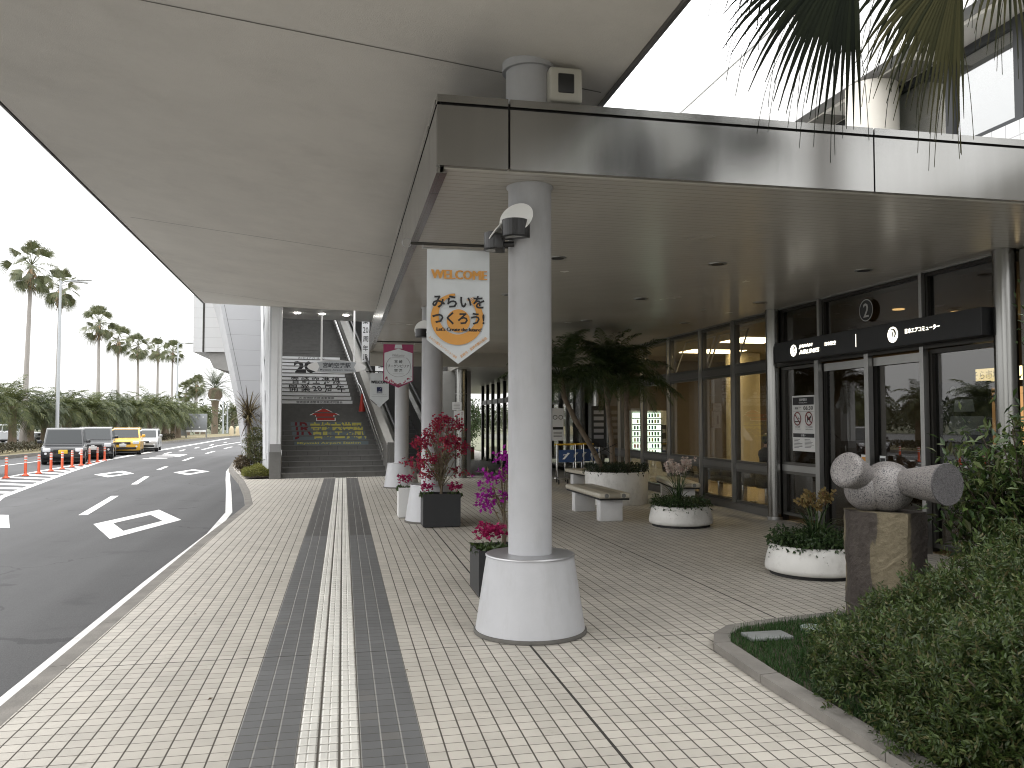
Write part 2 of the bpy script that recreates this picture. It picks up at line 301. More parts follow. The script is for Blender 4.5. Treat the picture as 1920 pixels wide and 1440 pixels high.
# ---------------------------------------------------------------- mesh building
def add_obj(name, me, parent=None):
    o = bpy.data.objects.new(name, me); COL.objects.link(o)
    if parent: o.parent = parent
    return o
def thing(name, label, cat, loc=(0, 0, 0), rotz=0, group=None):
    o = bpy.data.objects.new(name, None); COL.objects.link(o)
    o.location = loc; o.rotation_euler = (0, 0, rotz); o['label'] = label; o['category'] = cat
    if group: o['group'] = group
    return o
def tag(o, label, cat, group=None, kind=None):
    o['label'] = label; o['category'] = cat
    if group: o['group'] = group
    if kind: o['kind'] = kind
    return o
def setting(o): o['kind'] = 'structure'; return o
def copy_tree(o, parent=None):
    c = o.copy(); COL.objects.link(c)
    if parent: c.parent = parent
    for ch in o.children: copy_tree(ch, c)
    return c
V3 = lambda p: np.array(p, float)
class MB:
    """collects geometry and links it as ONE mesh object; world points minus `org` become local ones"""
    def __init__(s, org=(0, 0, 0)): s.org = V3(org); s.v = []; s.f = []; s.sm = []; s.mi = []; s.nv = 0; s.cur = 0
    def add(s, verts, faces, smooth=False, mtx=None):
        a = np.asarray(verts, float).reshape(-1, 3)
        if mtx is not None:
            M4 = np.array(mtx); a = a @ M4[:3, :3].T + M4[:3, 3]
        s.v.append(a); b = s.nv; s.nv += len(a)
        for f in faces: s.f.append([i+b for i in f])
        s.sm += [smooth]*len(faces); s.mi += [s.cur]*len(faces); return s
    def box(s, x0, x1, y0, y1, z0, z1, mtx=None):
        v = [(x, y, z) for z in (z0, z1) for y in (y0, y1) for x in (x0, x1)]
        return s.add(v, [(0, 2, 3, 1), (4, 5, 7, 6), (0, 1, 5, 4), (2, 6, 7, 3), (0, 4, 6, 2), (1, 3, 7, 5)], mtx=mtx)
    def rbox(s, x0, x1, y0, y1, z0, z1, r=.02, seg=2, mtx=None, smooth=True):
        bm = bmesh.new(); bmesh.ops.create_cube(bm, size=1)
        for v in bm.verts: v.co = Vector(((x0+x1)/2+v.co.x*(x1-x0), (y0+y1)/2+v.co.y*(y1-y0), (z0+z1)/2+v.co.z*(z1-z0)))
        bmesh.ops.bevel(bm, geom=bm.edges[:], offset=r, segments=seg, profile=.5, affect='EDGES')
        return s.bm(bm, mtx, smooth)
    def bm(s, bm, mtx=None, smooth=False):
        bm.verts.index_update(); v = [tuple(x.co) for x in bm.verts]; f = [[x.index for x in q.verts] for q in bm.faces]
        bm.free(); return s.add(v, f, smooth, mtx)
    def poly(s, pts, z0, z1):
        """vertical prism over a plan polygon (counter-clockwise)"""
        n = len(pts); v = [(p[0], p[1], z0) for p in pts]+[(p[0], p[1], z1) for p in pts]
        f = [list(range(n))[::-1], list(range(n, 2*n))]+[(i, (i+1) % n, n+(i+1) % n, n+i) for i in range(n)]
        return s.add(v, f)
    def sheet(s, pts, z):
        return s.add([(p[0], p[1], z) for p in pts], [list(range(len(pts)))])
    def prism(s, pts2, mtx, d):
        """polygon in a plane (mtx maps x,y,z) with thickness d along +z"""
        n = len(pts2); v = [(p[0], p[1], 0) for p in pts2]+[(p[0], p[1], d) for p in pts2]
        f = [list(range(n))[::-1], list(range(n, 2*n))]+[(i, (i+1) % n, n+(i+1) % n, n+i) for i in range(n)]
        return s.add(v, f, mtx=mtx)
    def tube(s, path, rad, n=10, caps=True, smooth=True):
        P = [Vector(p) for p in path]; m = len(P)
        rr = rad if hasattr(rad, '__len__') else [rad]*m
        v = []; f = []; up = None
        for i, p in enumerate(P):
            d = (P[min(i+1, m-1)]-P[max(i-1, 0)]).normalized()
            if up is None: up = d.orthogonal().normalized()
            else:
                up = (up-d*up.dot(d))
                up = up.normalized() if up.length > 1e-6 else d.orthogonal().normalized()
            w = d.cross(up)
            for k in range(n):
                a = 2*math.pi*k/n; v.append(p+(up*math.cos(a)+w*math.sin(a))*rr[i])
        for i in range(m-1):
            for k in range(n): f.append((i*n+k, i*n+(k+1) % n, (i+1)*n+(k+1) % n, (i+1)*n+k))
        s.add([tuple(x) for x in v], f, smooth)
        if caps:
            b = len(v); s.add([tuple(x) for x in v[:n]], [list(range(n))[::-1]]); s.add([tuple(x) for x in v[-n:]], [list(range(n))])
        return s
    def lathe(s, prof, c=(0, 0), n=32, smooth=True, mtx=None, caps=True):
        """prof: (r, z) from bottom to top"""
        v = []; f = []
        for r_, z in prof:
            for k in range(n):
                a = 2*math.pi*k/n; v.append((c[0]+r_*math.cos(a), c[1]+r_*math.sin(a), z))
        for i in range(len(prof)-1):
            for k in range(n): f.append((i*n+k, i*n+(k+1) % n, (i+1)*n+(k+1) % n, (i+1)*n+k))
        s.add(v, f, smooth, mtx)
        if caps:
            s.add(v[:n], [list(range(n))[::-1]], False, mtx); s.add(v[-n:], [list(range(n))], False, mtx)
        return s
    def build(s, name, m, parent=None, bevel=0):
        me = bpy.data.meshes.new(name)
        if s.nv:
            a = np.concatenate(s.v)-s.org; me.from_pydata(a.tolist(), [], s.f)
            me.polygons.foreach_set('use_smooth', s.sm)
        for x in (m if isinstance(m, (list, tuple)) else [m]): me.materials.append(x)
        if isinstance(m, (list, tuple)): me.polygons.foreach_set('material_index', s.mi)
        me.update()
        o = add_obj(name, me, parent)
        if bevel:
            b = o.modifiers.new('bevel', 'BEVEL'); b.width = bevel; b.segments = 2; b.limit_method = 'ANGLE'; b.angle_limit = R(40)
        return o
def plane_m(o, xd, yd):
    x = Vector(xd).normalized(); y = Vector(yd).normalized(); z = x.cross(y)
    return Matrix(((x.x, y.x, z.x, o[0]), (x.y, y.y, z.y, o[1]), (x.z, y.z, z.z, o[2]), (0, 0, 0, 1)))
_tc = {}
def text2d(st, bold=0, shear=0, vertical=False):
    key = (st, bold, shear)
    if key in _tc: return _tc[key]
    c = bpy.data.curves.new('lettering', 'FONT'); c.body = st; c.offset = bold; c.shear = shear; c.resolution_u = 2
    if vertical: pass
    o = bpy.data.objects.new('lettering', c); COL.objects.link(o)
    dg = bpy.context.evaluated_depsgraph_get(); me = bpy.data.meshes.new_from_object(o.evaluated_get(dg))
    v = np.array([p.co[:] for p in me.vertices]); f = [list(p.vertices) for p in me.polygons]
    bpy.data.objects.remove(o); bpy.data.curves.remove(c); bpy.data.meshes.remove(me)
    lo, hi = v.min(0), v.max(0); v[:, 0] -= (lo[0]+hi[0])/2; v[:, 1] -= (lo[1]+hi[1])/2; v[:, 2] = 0
    _tc[key] = (v, f, hi-lo); return _tc[key]
def put_text(mb, st, mtx, w=None, h=None, at=(0, 0), bold=0, shear=0, rot=0, heavy=0):
    """flat lettering centred on `at` in plane mtx, scaled to width w and/or height h"""
    v, f, ext = text2d(st, bold, shear)
    sx = w/ext[0] if w else None; sy = h/ext[1] if h else None
    sx = sx or sy; sy = sy or sx
    a = v*np.array([sx, sy, 1]); cr, sr = math.cos(rot), math.sin(rot)
    a = np.stack([a[:, 0]*cr-a[:, 1]*sr+at[0], a[:, 0]*sr+a[:, 1]*cr+at[1], a[:, 2]], 1)
    for k, dx in enumerate((-heavy, 0, heavy) if heavy else (0,)): mb.add(a+np.array([dx, 0, 0]), f, mtx=lift(mtx, .0004*k))
    return mb
def ring2d(mb, mtx, at, r0, r1, a0=0, a1=360, n=40, sx=1, wfun=None):
    v = []; f = []
    for i in range(n+1):
        a = R(a0+(a1-a0)*i/n); k = wfun(i/n) if wfun else 1
        rm = (r0+r1)/2; hw = (r1-r0)/2*k
        for r_ in (rm-hw, rm+hw): v.append((at[0]+r_*math.cos(a)*sx, at[1]+r_*math.sin(a), 0))
    for i in range(n): f.append((2*i, 2*i+1, 2*i+3, 2*i+2))
    return mb.add(v, f, mtx=mtx)
def disc2d(mb, mtx, at, r, n=36, sx=1):
    return mb.add([(at[0]+r*sx*math.cos(2*math.pi*i/n), at[1]+r*math.sin(2*math.pi*i/n), 0) for i in range(n)], [list(range(n))], mtx=mtx)
def rect2d(mb, mtx, x0, x1, y0, y1): return mb.add([(x0, y0, 0), (x1, y0, 0), (x1, y1, 0), (x0, y1, 0)], [(0, 1, 2, 3)], mtx=mtx)
def lift(m, d): return m @ Matrix.Translation((0, 0, d))

# ---------------------------------------------------------------- leaves and fronds (numpy)
def rand_dirs(n):
    d = rng.normal(size=(n, 3)); return d/np.linalg.norm(d, axis=1, keepdims=True)
LEAF = np.array([(0, 0, 0), (.38, .42, .06), (0, 1, -.08), (-.38, .42, .06)])   # pointed leaf, folded a little
LEAF_F = [(0, 1, 2), (0, 2, 3)]
def leaf_cloud(mb, pos, axis, size, width=.5, tmpl=LEAF, tf=LEAF_F):
    """one leaf at each position, pointing along axis"""
    n = len(pos); y = axis/np.maximum(np.linalg.norm(axis, axis=1, keepdims=True), 1e-6)
    up = rand_dirs(n)*.6+np.array([0, 0, 1]); x = np.cross(y, up); x /= np.maximum(np.linalg.norm(x, axis=1, keepdims=True), 1e-6); z = np.cross(x, y)
    s_ = np.broadcast_to(np.asarray(size, float).reshape(-1, 1, 1), (n, 1, 1))
    T = tmpl[None]*np.array([width, 1, 1]); P = (T[:, :, 0:1]*x[:, None]+T[:, :, 1:2]*y[:, None]+T[:, :, 2:3]*z[:, None])*s_+pos[:, None]
    k = len(tmpl); mb.v.append(P.reshape(-1, 3)); b = mb.nv; mb.nv += n*k
    for i in range(n):
        for q in tf: mb.f.append([b+i*k+j for j in q])
    m = n*len(tf); mb.sm += [False]*m; mb.mi += [mb.cur]*m
    return mb
def ell_points(c, r, n, shell=.35):
    d = rand_dirs(n); t = 1-shell*rng.random((n, 1))**1.6
    return V3(c)+d*t*V3(r), d
def frond(mb, base, az, el, L, droop, nl=26, lw=.5, lwid=.05, tipdir=.35, stiff=False, stem_r=.012, keel=.25):
    """feather frond: curved rachis from base with leaflets both sides"""
    d = V3((math.cos(az)*math.cos(el), math.sin(az)*math.cos(el), math.sin(el)))
    side = V3((-math.sin(az), math.cos(az), 0)); pts = []; p = V3(base); ns = 12; dirs = []
    for i in range(ns+1):
        pts.append(p.copy()); dirs.append(d.copy()); p = p+d*L/ns; d = d+V3((0, 0, -droop/ns)); d /= np.linalg.norm(d)
    mb.tube([tuple(q) for q in pts], [stem_r*(1-.8*i/ns) for i in range(ns+1)], n=4, caps=False)
    vs, fs = [], []
    for i in range(nl):
        t = .18+.82*(i+.5)/nl; k = min(int(t*ns), ns-1); u = t*ns-k
        q = pts[k]*(1-u)+pts[k+1]*u; dd = dirs[k]
        up = np.cross(side, dd); up = up if up[2] > 0 else -up
        ll = lw*math.sin(math.pi*min(1, .18+.75*t))*(.85+.3*random.random())
        for sg in (-1, 1):
            ld = side*sg*(1-tipdir*t)+dd*(.35+tipdir*t)+up*(keel if stiff else keel*random.uniform(-.4, 1)); ld /= np.linalg.norm(ld)
            mid = q+ld*ll*.55; tip = q+ld*ll+V3((0, 0, -ll*(.12 if stiff else .38)))
            w = dd*lwid*.5
            b = len(vs); vs += [q-w*.5, q+w*.5, mid+w, tip, mid-w]; fs += [(b, b+1, b+2, b+4), (b+4, b+2, b+3)]
    mb.add(vs, fs)
def fan(mb, hub, axis, Rr, nb=22, spread=150, droop=.35, wid=.05, up=(0, 0, 1), split=.55, droop_tip=.25):
    """fan leaf: blades radiate from hub around axis, joined near the hub, tips hanging"""
    y = V3(axis); y /= np.linalg.norm(y); x = np.cross(y, V3(up)); x /= max(np.linalg.norm(x), 1e-6)
    vs, fs = [], []
    for i in range(nb):
        a = R((i/(nb-1)-.5)*spread); d = y*math.cos(a)+x*math.sin(a); ll = Rr*(.8+.2*math.cos(a))*(.9+.2*random.random())
        w = np.cross(d, np.cross(x, y)); w /= np.linalg.norm(w)
        m1 = V3(hub)+d*ll*split+V3((0, 0, -droop*ll*.12)); m2 = V3(hub)+d*ll*.82+V3((0, 0, -droop*ll*.35)); tp = V3(hub)+d*ll+V3((0, 0, -(droop+droop_tip)*ll*.8))
        b = len(vs); h = V3(hub)
        vs += [h, m1+w*wid, m1-w*wid, m2+w*wid*.55, m2-w*wid*.55, tp]; fs += [(b, b+1, b+2), (b+1, b+3, b+4, b+2), (b+3, b+5, b+4)]
    mb.add(vs, fs)

# ================================================================ SETTING
RZ = -.12
g = MB(); g.sheet([(-400, -200), (400, -200), (400, 1500), (-400, 1500)], -.16)
setting(g.build('ground', mat('ground_earth', (.10, .105, .06), .95, var=.3, vscale=.2)))
medL = [(-15.2, -30), (-15.2, 30), (-14.9, 40.5), (-14.3, 52), (-13.3, 66), (-12.6, 81), (-11.1, 91), (-8, 104), (-2, 118), (8, 130)]
KX = [(-1.75, -30), (-1.75, 12), (-1.70, 15.2), (-1.69, 16.7), (-2.09, 19.9), (-2.62, 23.5), (-3.15, 26.5), (-3.66, 29.5), (-4.1, 34), (-4.3, 40), (-4.3, 60), (-2.5, 80), (2, 95), (14, 112)]
g = MB(); g.sheet(medL+KX[::-1], RZ); setting(g.build('road', M_ASPH))
# carpark beyond the palms
g = MB(); g.sheet([(-60, 20), (-23, 20), (-21, 110), (-60, 110)], -.14); setting(g.build('car_park', mat('old_asphalt', (.12, .12, .12), .9, var=.15)))
# median planting strip with kerb
strip = medL[:-2]
g = MB()
for a, b in zip(strip[:-1], strip[1:]):
    g.add([(a[0]-7, a[1], RZ+.15), (a[0]-.15, a[1], RZ+.15), (b[0]-.15, b[1], RZ+.15), (b[0]-7, b[1], RZ+.15)], [(0, 1, 2, 3)])
setting(g.build('median_strip', mat('dry_grass', (.16, .135, .07), .95, var=.4, vscale=3)))
def kerb(name, pts, w, z0, z1, side=-1):
    k = MB()
    def off(i):
        a = Vector(pts[max(i-1, 0)]); b = Vector(pts[min(i+1, len(pts)-1)]); d = (b-a).normalized(); return Vector((d.y, -d.x))*side
    for i in range(len(pts)-1):
        a, b = Vector(pts[i]), Vector(pts[i+1]); na, nb = off(i), off(i+1)
        L = (b-a).length; n = max(1, int(round(L/1.2)))
        for j in range(n):
            t0, t1 = j/n+.004/L, (j+1)/n-.004/L
            p0, p1 = a.lerp(b, t0), a.lerp(b, t1); n0, n1 = na.lerp(nb, t0), na.lerp(nb, t1)
            c = .02
            q0, q1 = p0+n0*w, p1+n1*w
            v = [(p0.x, p0.y, z0), (p1.x, p1.y, z0), (p0.x, p0.y, z1), (p1.x, p1.y, z1), (q0.x, q0.y, z1-c*.3), (q1.x, q1.y, z1-c*.3), (q0.x, q0.y, z0), (q1.x, q1.y, z0)]
            k.add(v, [(0, 1, 3, 2), (2, 3, 5, 4), (4, 5, 7, 6), (0, 2, 4, 6), (1, 7, 5, 3), (0, 6, 7, 1)])
    return k.build(name, M_KERB)
setting(kerb('kerb', KX[:-4], .135, RZ-.02, -.004, -1))
setting(kerb('median_kerb', medL, .15, RZ-.02, RZ+.16, -1))
# pavement
pv = [(x, y) for x, y in KX[:9]]
g = MB(); g.sheet([(-1.75, -30), (7.0, -30), (7.0, 60), (3.0, 60), (3.0, 34)]+pv[::-1][:-1], 0)
setting(g.build('pavement', M_TILE))
# raised bars of the tactile paving
g = MB()
y0 = 40*PIT-PIT*20
ny = int((YEND-y0)/PIT)
for i in range(3):
    for j in range(ny):
        for b_ in range(2):
            x0 = TX0+PIT*(3+i)+PIT*(.14+.42*b_); x1 = x0+PIT*.30; ya = y0+j*PIT+.007; yb = ya+PIT-.014
            v = [(x0-.007, ya, .001), (x1+.007, ya, .001), (x1+.007, yb, .001), (x0-.007, yb, .001), (x0, ya+.006, .006), (x1, ya+.006, .006), (x1, yb-.006, .006), (x0, yb-.006, .006)]
            g.add(v, [(4, 5, 6, 7), (0, 1, 5, 4), (1, 2, 6, 5), (2, 3, 7, 6), (3, 0, 4, 7)])
setting(g.build('tactile_paving', mat('tactile_tile', (.64, .625, .58), .5, var=.14, vscale=2)))
# warning studs in front of the stairs
g = MB()
for i in range(62):
    for j in range(3):
        x = -1.62+i*.05+.0; y = 23.62+j*.05+.135*(x+1.8)
        if -.21 < x < .08: continue
        g.lathe([(.017, .001), (.012, .006)], (x, y), 6, False)
setting(g.build('tactile_studs', mat('tactile_stud', (.62, .61, .57), .5)))

# ---- road markings, 4 mm above the asphalt
ZM = RZ+.004
mk = MB()
def strip_mark(pts, w, m=mk):
    for a, b in zip(pts[:-1], pts[1:]):
        a, b = Vector(a), Vector(b); d = (b-a).normalized(); n = Vector((-d.y, d.x))*w/2
        m.add([(p.x, p.y, ZM) for p in (a-n, b-n, b+n, a+n)], [(0, 1, 2, 3)])
def band(inner, outer, z=ZM, m=mk):
    for i in range(len(inner)-1):
        m.add([(*inner[i], z), (*inner[i+1], z), (*outer[i+1], z), (*outer[i], z)], [(0, 1, 2, 3)])
edge = [(-1.95, -30), (-1.95, 9.5), (-1.9, 13.4), (-2.03, 16.4), (-2.68, 21.4), (-3.22, 25.4), (-3.75, 29.5), (-4.16, 34), (-4.37, 40), (-4.4, 60)]
edo = [(x-.125, y) for x, y in edge]; band(edge, edo)
for a, b in (((-4.64, 16.47), (-5.11, 20.5)), ((-5.53, 24.1), (-5.93, 27.4)), ((-6.35, 31.1), (-6.5, 33.2)), ((-6.75, 38), (-6.95, 41.5)), ((-7.05, 46), (-7.15, 49.5)), ((-7.2, 54), (-7.2, 57.5))):
    strip_mark([a, b], .155)
def diamond(L, B, Rr, T, k=.52):
    P4 = [Vector(p) for p in (L, B, Rr, T)]; c = sum(P4, Vector((0, 0)))/4
    Q = [c+(p-c)*k for p in P4]
    # the ring is wider at its long ends
    for i in range(4):
        j = (i+1) % 4; mk.add([(*P4[i], ZM), (*P4[j], ZM), (*Q[j], ZM), (*Q[i], ZM)], [(0, 1, 2, 3)])
diamond((-4.064, 14.998), (-3.314, 13.068), (-2.743, 15.336), (-3.481, 17.159), .56)
diamond((-7.80, 28.74), (-7.02, 27.30), (-6.67, 29.05), (-7.42, 30.67), .5)
diamond((-5.53, 29.39), (-4.82, 27.87), (-4.44, 29.76), (-5.2, 31.18), .5)
mk.sheet([(-7.4, 15.4), (-5.24, 14.75), (-5.97, 16.74), (-7.9, 17.4)], ZM)
# hatched strip between the lanes
ho = [(-7.1, 19.0), (-7.53, 20.6), (-9.02, 30.39), (-10.1, 38.6), (-10.42, 52.8), (-10.9, 85)]
hi = [(-10.15, 19.0), (-10.12, 21), (-10.05, 27.4), (-10.3, 38.2), (-10.6, 52.8), (-11.1, 85)]
strip_mark(ho, .17); strip_mark(hi, .15)
def lerp_at(poly, y):
    for a, b in zip(poly[:-1], poly[1:]):
        if a[1] <= y <= b[1]: return a[0]+(b[0]-a[0])*(y-a[1])/(b[1]-a[1])
y = 19.2
while y < 37:
    xa, xb = lerp_at(hi, min(y+1.2, 38)), lerp_at(ho, y)
    if xb-xa > .25: mk.sheet([(xa+.06, y+1.0), (xb-.06, y), (xb-.06, y+.45), (xa+.06, y+1.5)], ZM-.001)
    y += 1.25
strip_mark([(-13.0, 22), (-12.9, 30), (-12.5, 45)], .13)
strip_mark([(-8.2, 52), (-8.5, 60), (-8.0, 74)], .16); strip_mark([(-4.9, 45), (-6.4, 60), (-5.6, 78)], .3)
for yy in (46, 50, 55, 61, 68): strip_mark([(-9.1, yy), (-9.25, yy+2.4)], .15)
for yy in (57, 63, 70): mk.sheet([(-5.8, yy), (-4.9, yy+.2), (-5.0, yy+1.6), (-5.9, yy+1.4)], ZM+.002)
mk.sheet([(-7.4, 62), (-6.9, 62), (-6.5, 72), (-7.0, 72)], ZM); mk.sheet([(-8.0, 42.5), (-7.7, 42.5), (-7.8, 45), (-8.1, 45)], ZM)
for k in range(4): mk.sheet([(-8.9-.02*k, 40+1.5*k), (-7.9-.02*k, 40.3+1.5*k), (-7.9-.02*k, 40.75+1.5*k), (-8.9-.02*k, 40.45+1.5*k)], ZM+.001)
setting(mk.build('road_markings', M_LINE))

# ================================================================ ENTRANCE CANOPY (lower roof)
CZ = 3.42; CY0 = 5.853; CX0 = .641; CYE = 22.0
can = thing('entrance_canopy', 'low entrance canopy with brushed steel fascia and pale strip soffit over the glass doors', 'canopy', (CX0, CY0, CZ))
M_SOFF = strip_material('soffit_strips', (.50, .475, .425), 1, .1, rough=.24, groove=.07, depth=.006, var=.05, jcol=.4)
M_SOFF.node_tree.nodes['Principled BSDF'].inputs['Specular IOR Level'].default_value = .8
o = (CX0, CY0, CZ)
MB(o).box(CX0+.055, 13.5, CY0+.05, CYE, CZ, CZ+.03).build('soffit', M_SOFF, can)
MB(o).box(CX0+.03, 13.6, CY0+.03, CYE, CZ+.034, 3.925).build('roof_deck', M_BLK, can)
segs = [(CX0, 1.160), (1.176, 4.143), (4.157, 7.13), (7.145, 10.1), (10.115, 13.6)]
for a, b in segs:
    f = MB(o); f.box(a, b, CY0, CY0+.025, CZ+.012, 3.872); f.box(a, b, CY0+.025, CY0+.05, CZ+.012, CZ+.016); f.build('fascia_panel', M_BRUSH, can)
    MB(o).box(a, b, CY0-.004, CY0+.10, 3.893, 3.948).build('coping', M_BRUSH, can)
ys = [CY0+.03]; 
while ys[-1] < CYE-.1: ys.append(min(ys[-1]+(.55 if len(ys) == 1 else 3.0), CYE))
for a, b in zip(ys[:-1], ys[1:]):
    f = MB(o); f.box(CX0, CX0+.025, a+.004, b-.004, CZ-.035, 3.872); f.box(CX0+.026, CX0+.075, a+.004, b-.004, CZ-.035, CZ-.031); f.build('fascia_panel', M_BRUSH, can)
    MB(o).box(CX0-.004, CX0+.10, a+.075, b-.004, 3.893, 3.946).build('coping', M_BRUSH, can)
MB(o).box(CX0+.03, 7.4, CYE, CYE+.2, 3.05, 3.9).build('end_beam', mat('end_beam_paint', (.36, .345, .31), .4, var=.06), can)
# downlights set in the soffit
for x, y in ((2.32, 8.9), (4.23, 8.87), (6.14, 8.9), (4.32, 11.65), (6.27, 11.68), (2.32, 11.65), (2.32, 14.4), (4.3, 14.4), (6.2, 14.4), (4.3, 17.4), (2.3, 17.4)):
    d = MB(o); d.lathe([(.10, CZ-.012), (.105, CZ-.001)], (x, y), 24, False); p = d.build('downlight', M_ALU, can)
    MB(o).lathe([(.07, CZ-.015), (.075, CZ-.0121)], (x, y), 20, False).build('lamp_lens', M_BLACKP, p)

# lower soffit of the passage beyond
pas = thing('passage_roof', 'lower plain ceiling of the passage beyond the canopy', 'roof', (3.0, 22.2, 3.05))
MB((3.0, 22.2, 3.05)).box(3.05, 8.5, 22.21, 44, 3.05, 3.3).build('soffit', mat('passage_soffit', (.34, .33, .30), .4, var=.06), pas)

# ================================================================ SUPPORT COLUMNS
def support_column(x, y, label):
    t = thing('support_column', label, 'column', (x, y, 0), 0, 'white round columns with flared bases')
    MB().lathe([(.168, .59), (.168, 3.405), (.183, 3.41), (.183, 3.419)], n=48).build('shaft', M_WHITE, t)
    MB().lathe([(.418, .03), (.335, .574)], n=56).build('flared_base', M_WHITE, t)
    MB().lathe([(.343, .575), (.343, .583), (.336, .589)], n=56).build('cap_plate', mat('cap_plate_metal', (.40, .40, .41), .4, .7), t)
    MB().lathe([(.432, .003), (.432, .022), (.425, .029)], n=56).build('footing_ring', mat('footing_rubber', (.10, .095, .085), .8, var=.2), t)
    return t
support_column(1.41, 6.25, 'nearest white round column, flared base standing on the open tiles')
support_column(1.39, 13.3, 'white round column behind the black planter of red bougainvillea')
support_column(1.38, 20.2, 'farthest white round column with flared base, beside the stairs')

# ================================================================ WALKWAY ROOF (upper slab)
def slab_z(x): return 4.37+.116*(1.41-x)
wr = thing('walkway_roof', 'wide sloping concrete roof slab over the pavement above the steel canopy', 'roof', (1.41, 6.25, 3.95))
o = (1.41, 6.25, 3.95)
L = [(-3.05, -14), (-3.25, -2), (-3.55, 9.4), (-3.78, 18), (-3.97, 25.1)]; RR = [(2.1, 20.9), (2.1, 9), (2.1, -14)]
s = MB(o); pl = L+RR; n = len(pl); t_ = .28
v = [(x, y, slab_z(x)) for x, y in pl]+[(x, y, slab_z(x)+t_) for x, y in pl]
s.add(v, [list(range(n))[::-1]]+[list(range(n, 2*n))]+[(i, n+i, n+(i+1) % n, (i+1) % n) for i in range(n)])
s.build('slab', M_STUC, wr)
M_SEAM = mat('seam_sealant', (.20, .19, .17), .9, var=.25, vscale=9)
for yy in (-1.6, 6.42, 14.42, 22.45):
    m = MB(o); xa = -3.45 if yy < 20 else -3.85
    xb = 2.05 if yy < 20 else -.4
    for k in range(10):
        x0, x1 = xa+(xb-xa)*k/10, xa+(xb-xa)*(k+1)/10; j = .006*(random.random()-.5)
        m.add([(x0, yy-.010, slab_z(x0)-.002), (x1, yy-.010+j*.3, slab_z(x1)-.002), (x1, yy+.008, slab_z(x1)-.002), (x0, yy+.008+j*.3, slab_z(x0)-.002)], [(0, 1, 2, 3)])
    m.build('seam', M_SEAM, wr)
e = MB(o); e.box(2.102, 2.135, -14, 20.9, slab_z(2.1)-.03, slab_z(2.1)+.3); e.build('edge_trim', mat('edge_trim_metal', (.12, .115, .11), .5, .5), wr)
e = MB(o)
for a, b in zip(L[:-1], L[1:]):
    e.add([(a[0]-.01, a[1], slab_z(a[0])-.015), (b[0]-.01, b[1], slab_z(b[0])-.015), (b[0]-.01, b[1], slab_z(b[0])+.3), (a[0]-.01, a[1], slab_z(a[0])+.3),
           (a[0]-.035, a[1], slab_z(a[0])-.015), (b[0]-.035, b[1], slab_z(b[0])-.015), (b[0]-.035, b[1], slab_z(b[0])+.3), (a[0]-.035, a[1], slab_z(a[0])+.3)], [(0, 1, 2, 3), (4, 7, 6, 5), (0, 4, 5, 1), (3, 2, 6, 7)])
e.build('edge_trim', mat('edge_trim_metal', (.12, .115, .11), .5, .5), wr)
for yy in (6.25, 13.3, 20.2):
    q = MB(o); q.lathe([(.187, 3.93), (.187, slab_z(1.41)+.02)], (1.41, yy), 40); q.lathe([(.215, slab_z(1.41)-.045), (.215, slab_z(1.41)+.05)], (1.41, yy), 40); q.build('roof_post', M_WHITE, wr)
# loudspeaker on the post
sp = thing('loudspeaker', 'cream box loudspeaker with dark square grille on the post above the canopy', 'speaker', (1.64, 6.12, 4.16))
MB().rbox(-.13, .13, -.12, .16, -.135, .135, r=.022, seg=3).build('casing', M_PLAST, sp)
MB().rbox(-.065, .065, -.128, -.10, -.07, .085, r=.012, seg=2).build('grille', M_BLACKP, sp)
MB().rbox(-.16, -.125, .0, .06, -.03, .03, r=.004).build('bracket', M_ALU, sp)

# ================================================================ SPOTLIGHTS on columns
def spotlight(c, az, label, tilt=28):
    """half-round black housing with a white reflector disc tilted behind it; az = direction it faces"""
    t = thing('column_spotlight', label, 'spotlight', c, az+math.pi/2, 'black spotlights with white reflector discs on the columns')
    h = MB(); n = 14; pr = [(.098*math.cos(math.pi*k/n+math.pi), .10*math.sin(math.pi*k/n+math.pi)) for k in range(n+1)]
    hh = .125
    # half-round wall, open at top, glass below
    for k in range(n):
        a, b = pr[k], pr[k+1]; top = hh*.5+.0
        h.add([(*a, -hh/2), (*b, -hh/2), (*b, top), (*a, top)], [(0, 1, 2, 3)], True); h.add([(a[0]*.95, a[1]*.95, -hh/2), (b[0]*.95, b[1]*.95, -hh/2), (b[0]*.95, b[1]*.95, top), (a[0]*.95, a[1]*.95, top)], [(3, 2, 1, 0)], True)
    h.rbox(-.10, .10, -.004, .055, -hh/2-.006, hh/2-.02, r=.006); h.tube([(0, .05, -.02), (0, .13, -.02)], .022, 10)
    h.add([(p[0]*1.03, p[1]*1.03, -hh/2-.003) for p in pr], [list(range(n+1))]); h.add([(p[0]*1.03, p[1]*1.03, -hh/2+.004) for p in pr], [list(range(n+1))[::-1]])
    h.build('housing', M_BLACKP, t)
    MB().add([(p[0]*.72, p[1]*.72-.012, -hh/2-.006) for p in pr], [list(range(n+1))[::-1]]).build('lens', mat('lamp_glass', (.35, .36, .36), .15), t)
    M = Matrix.Translation((0, .02, .085)) @ Matrix.Rotation(R(90-tilt), 4, 'X')
    MB().lathe([(.135, -.004), (.137, 0), (.135, .004)], n=40, mtx=M, smooth=False).build('reflector_disc', M_DISC, t)
    return t
spotlight((1.245, 6.02, 3.035), R(233), 'upper black spotlight with its white disc face on, nearest column', 24)
spotlight((1.135, 6.17, 2.965), R(165), 'lower black spotlight seen edge on, left side of the nearest column', 42)
spotlight((1.20, 13.12, 2.99), R(235), 'far spotlight with white disc, behind the white welcome banner', 24)
spotlight((1.22, 20.02, 2.98), R(235), 'farthest spotlight, on the column beside the stairs', 24)

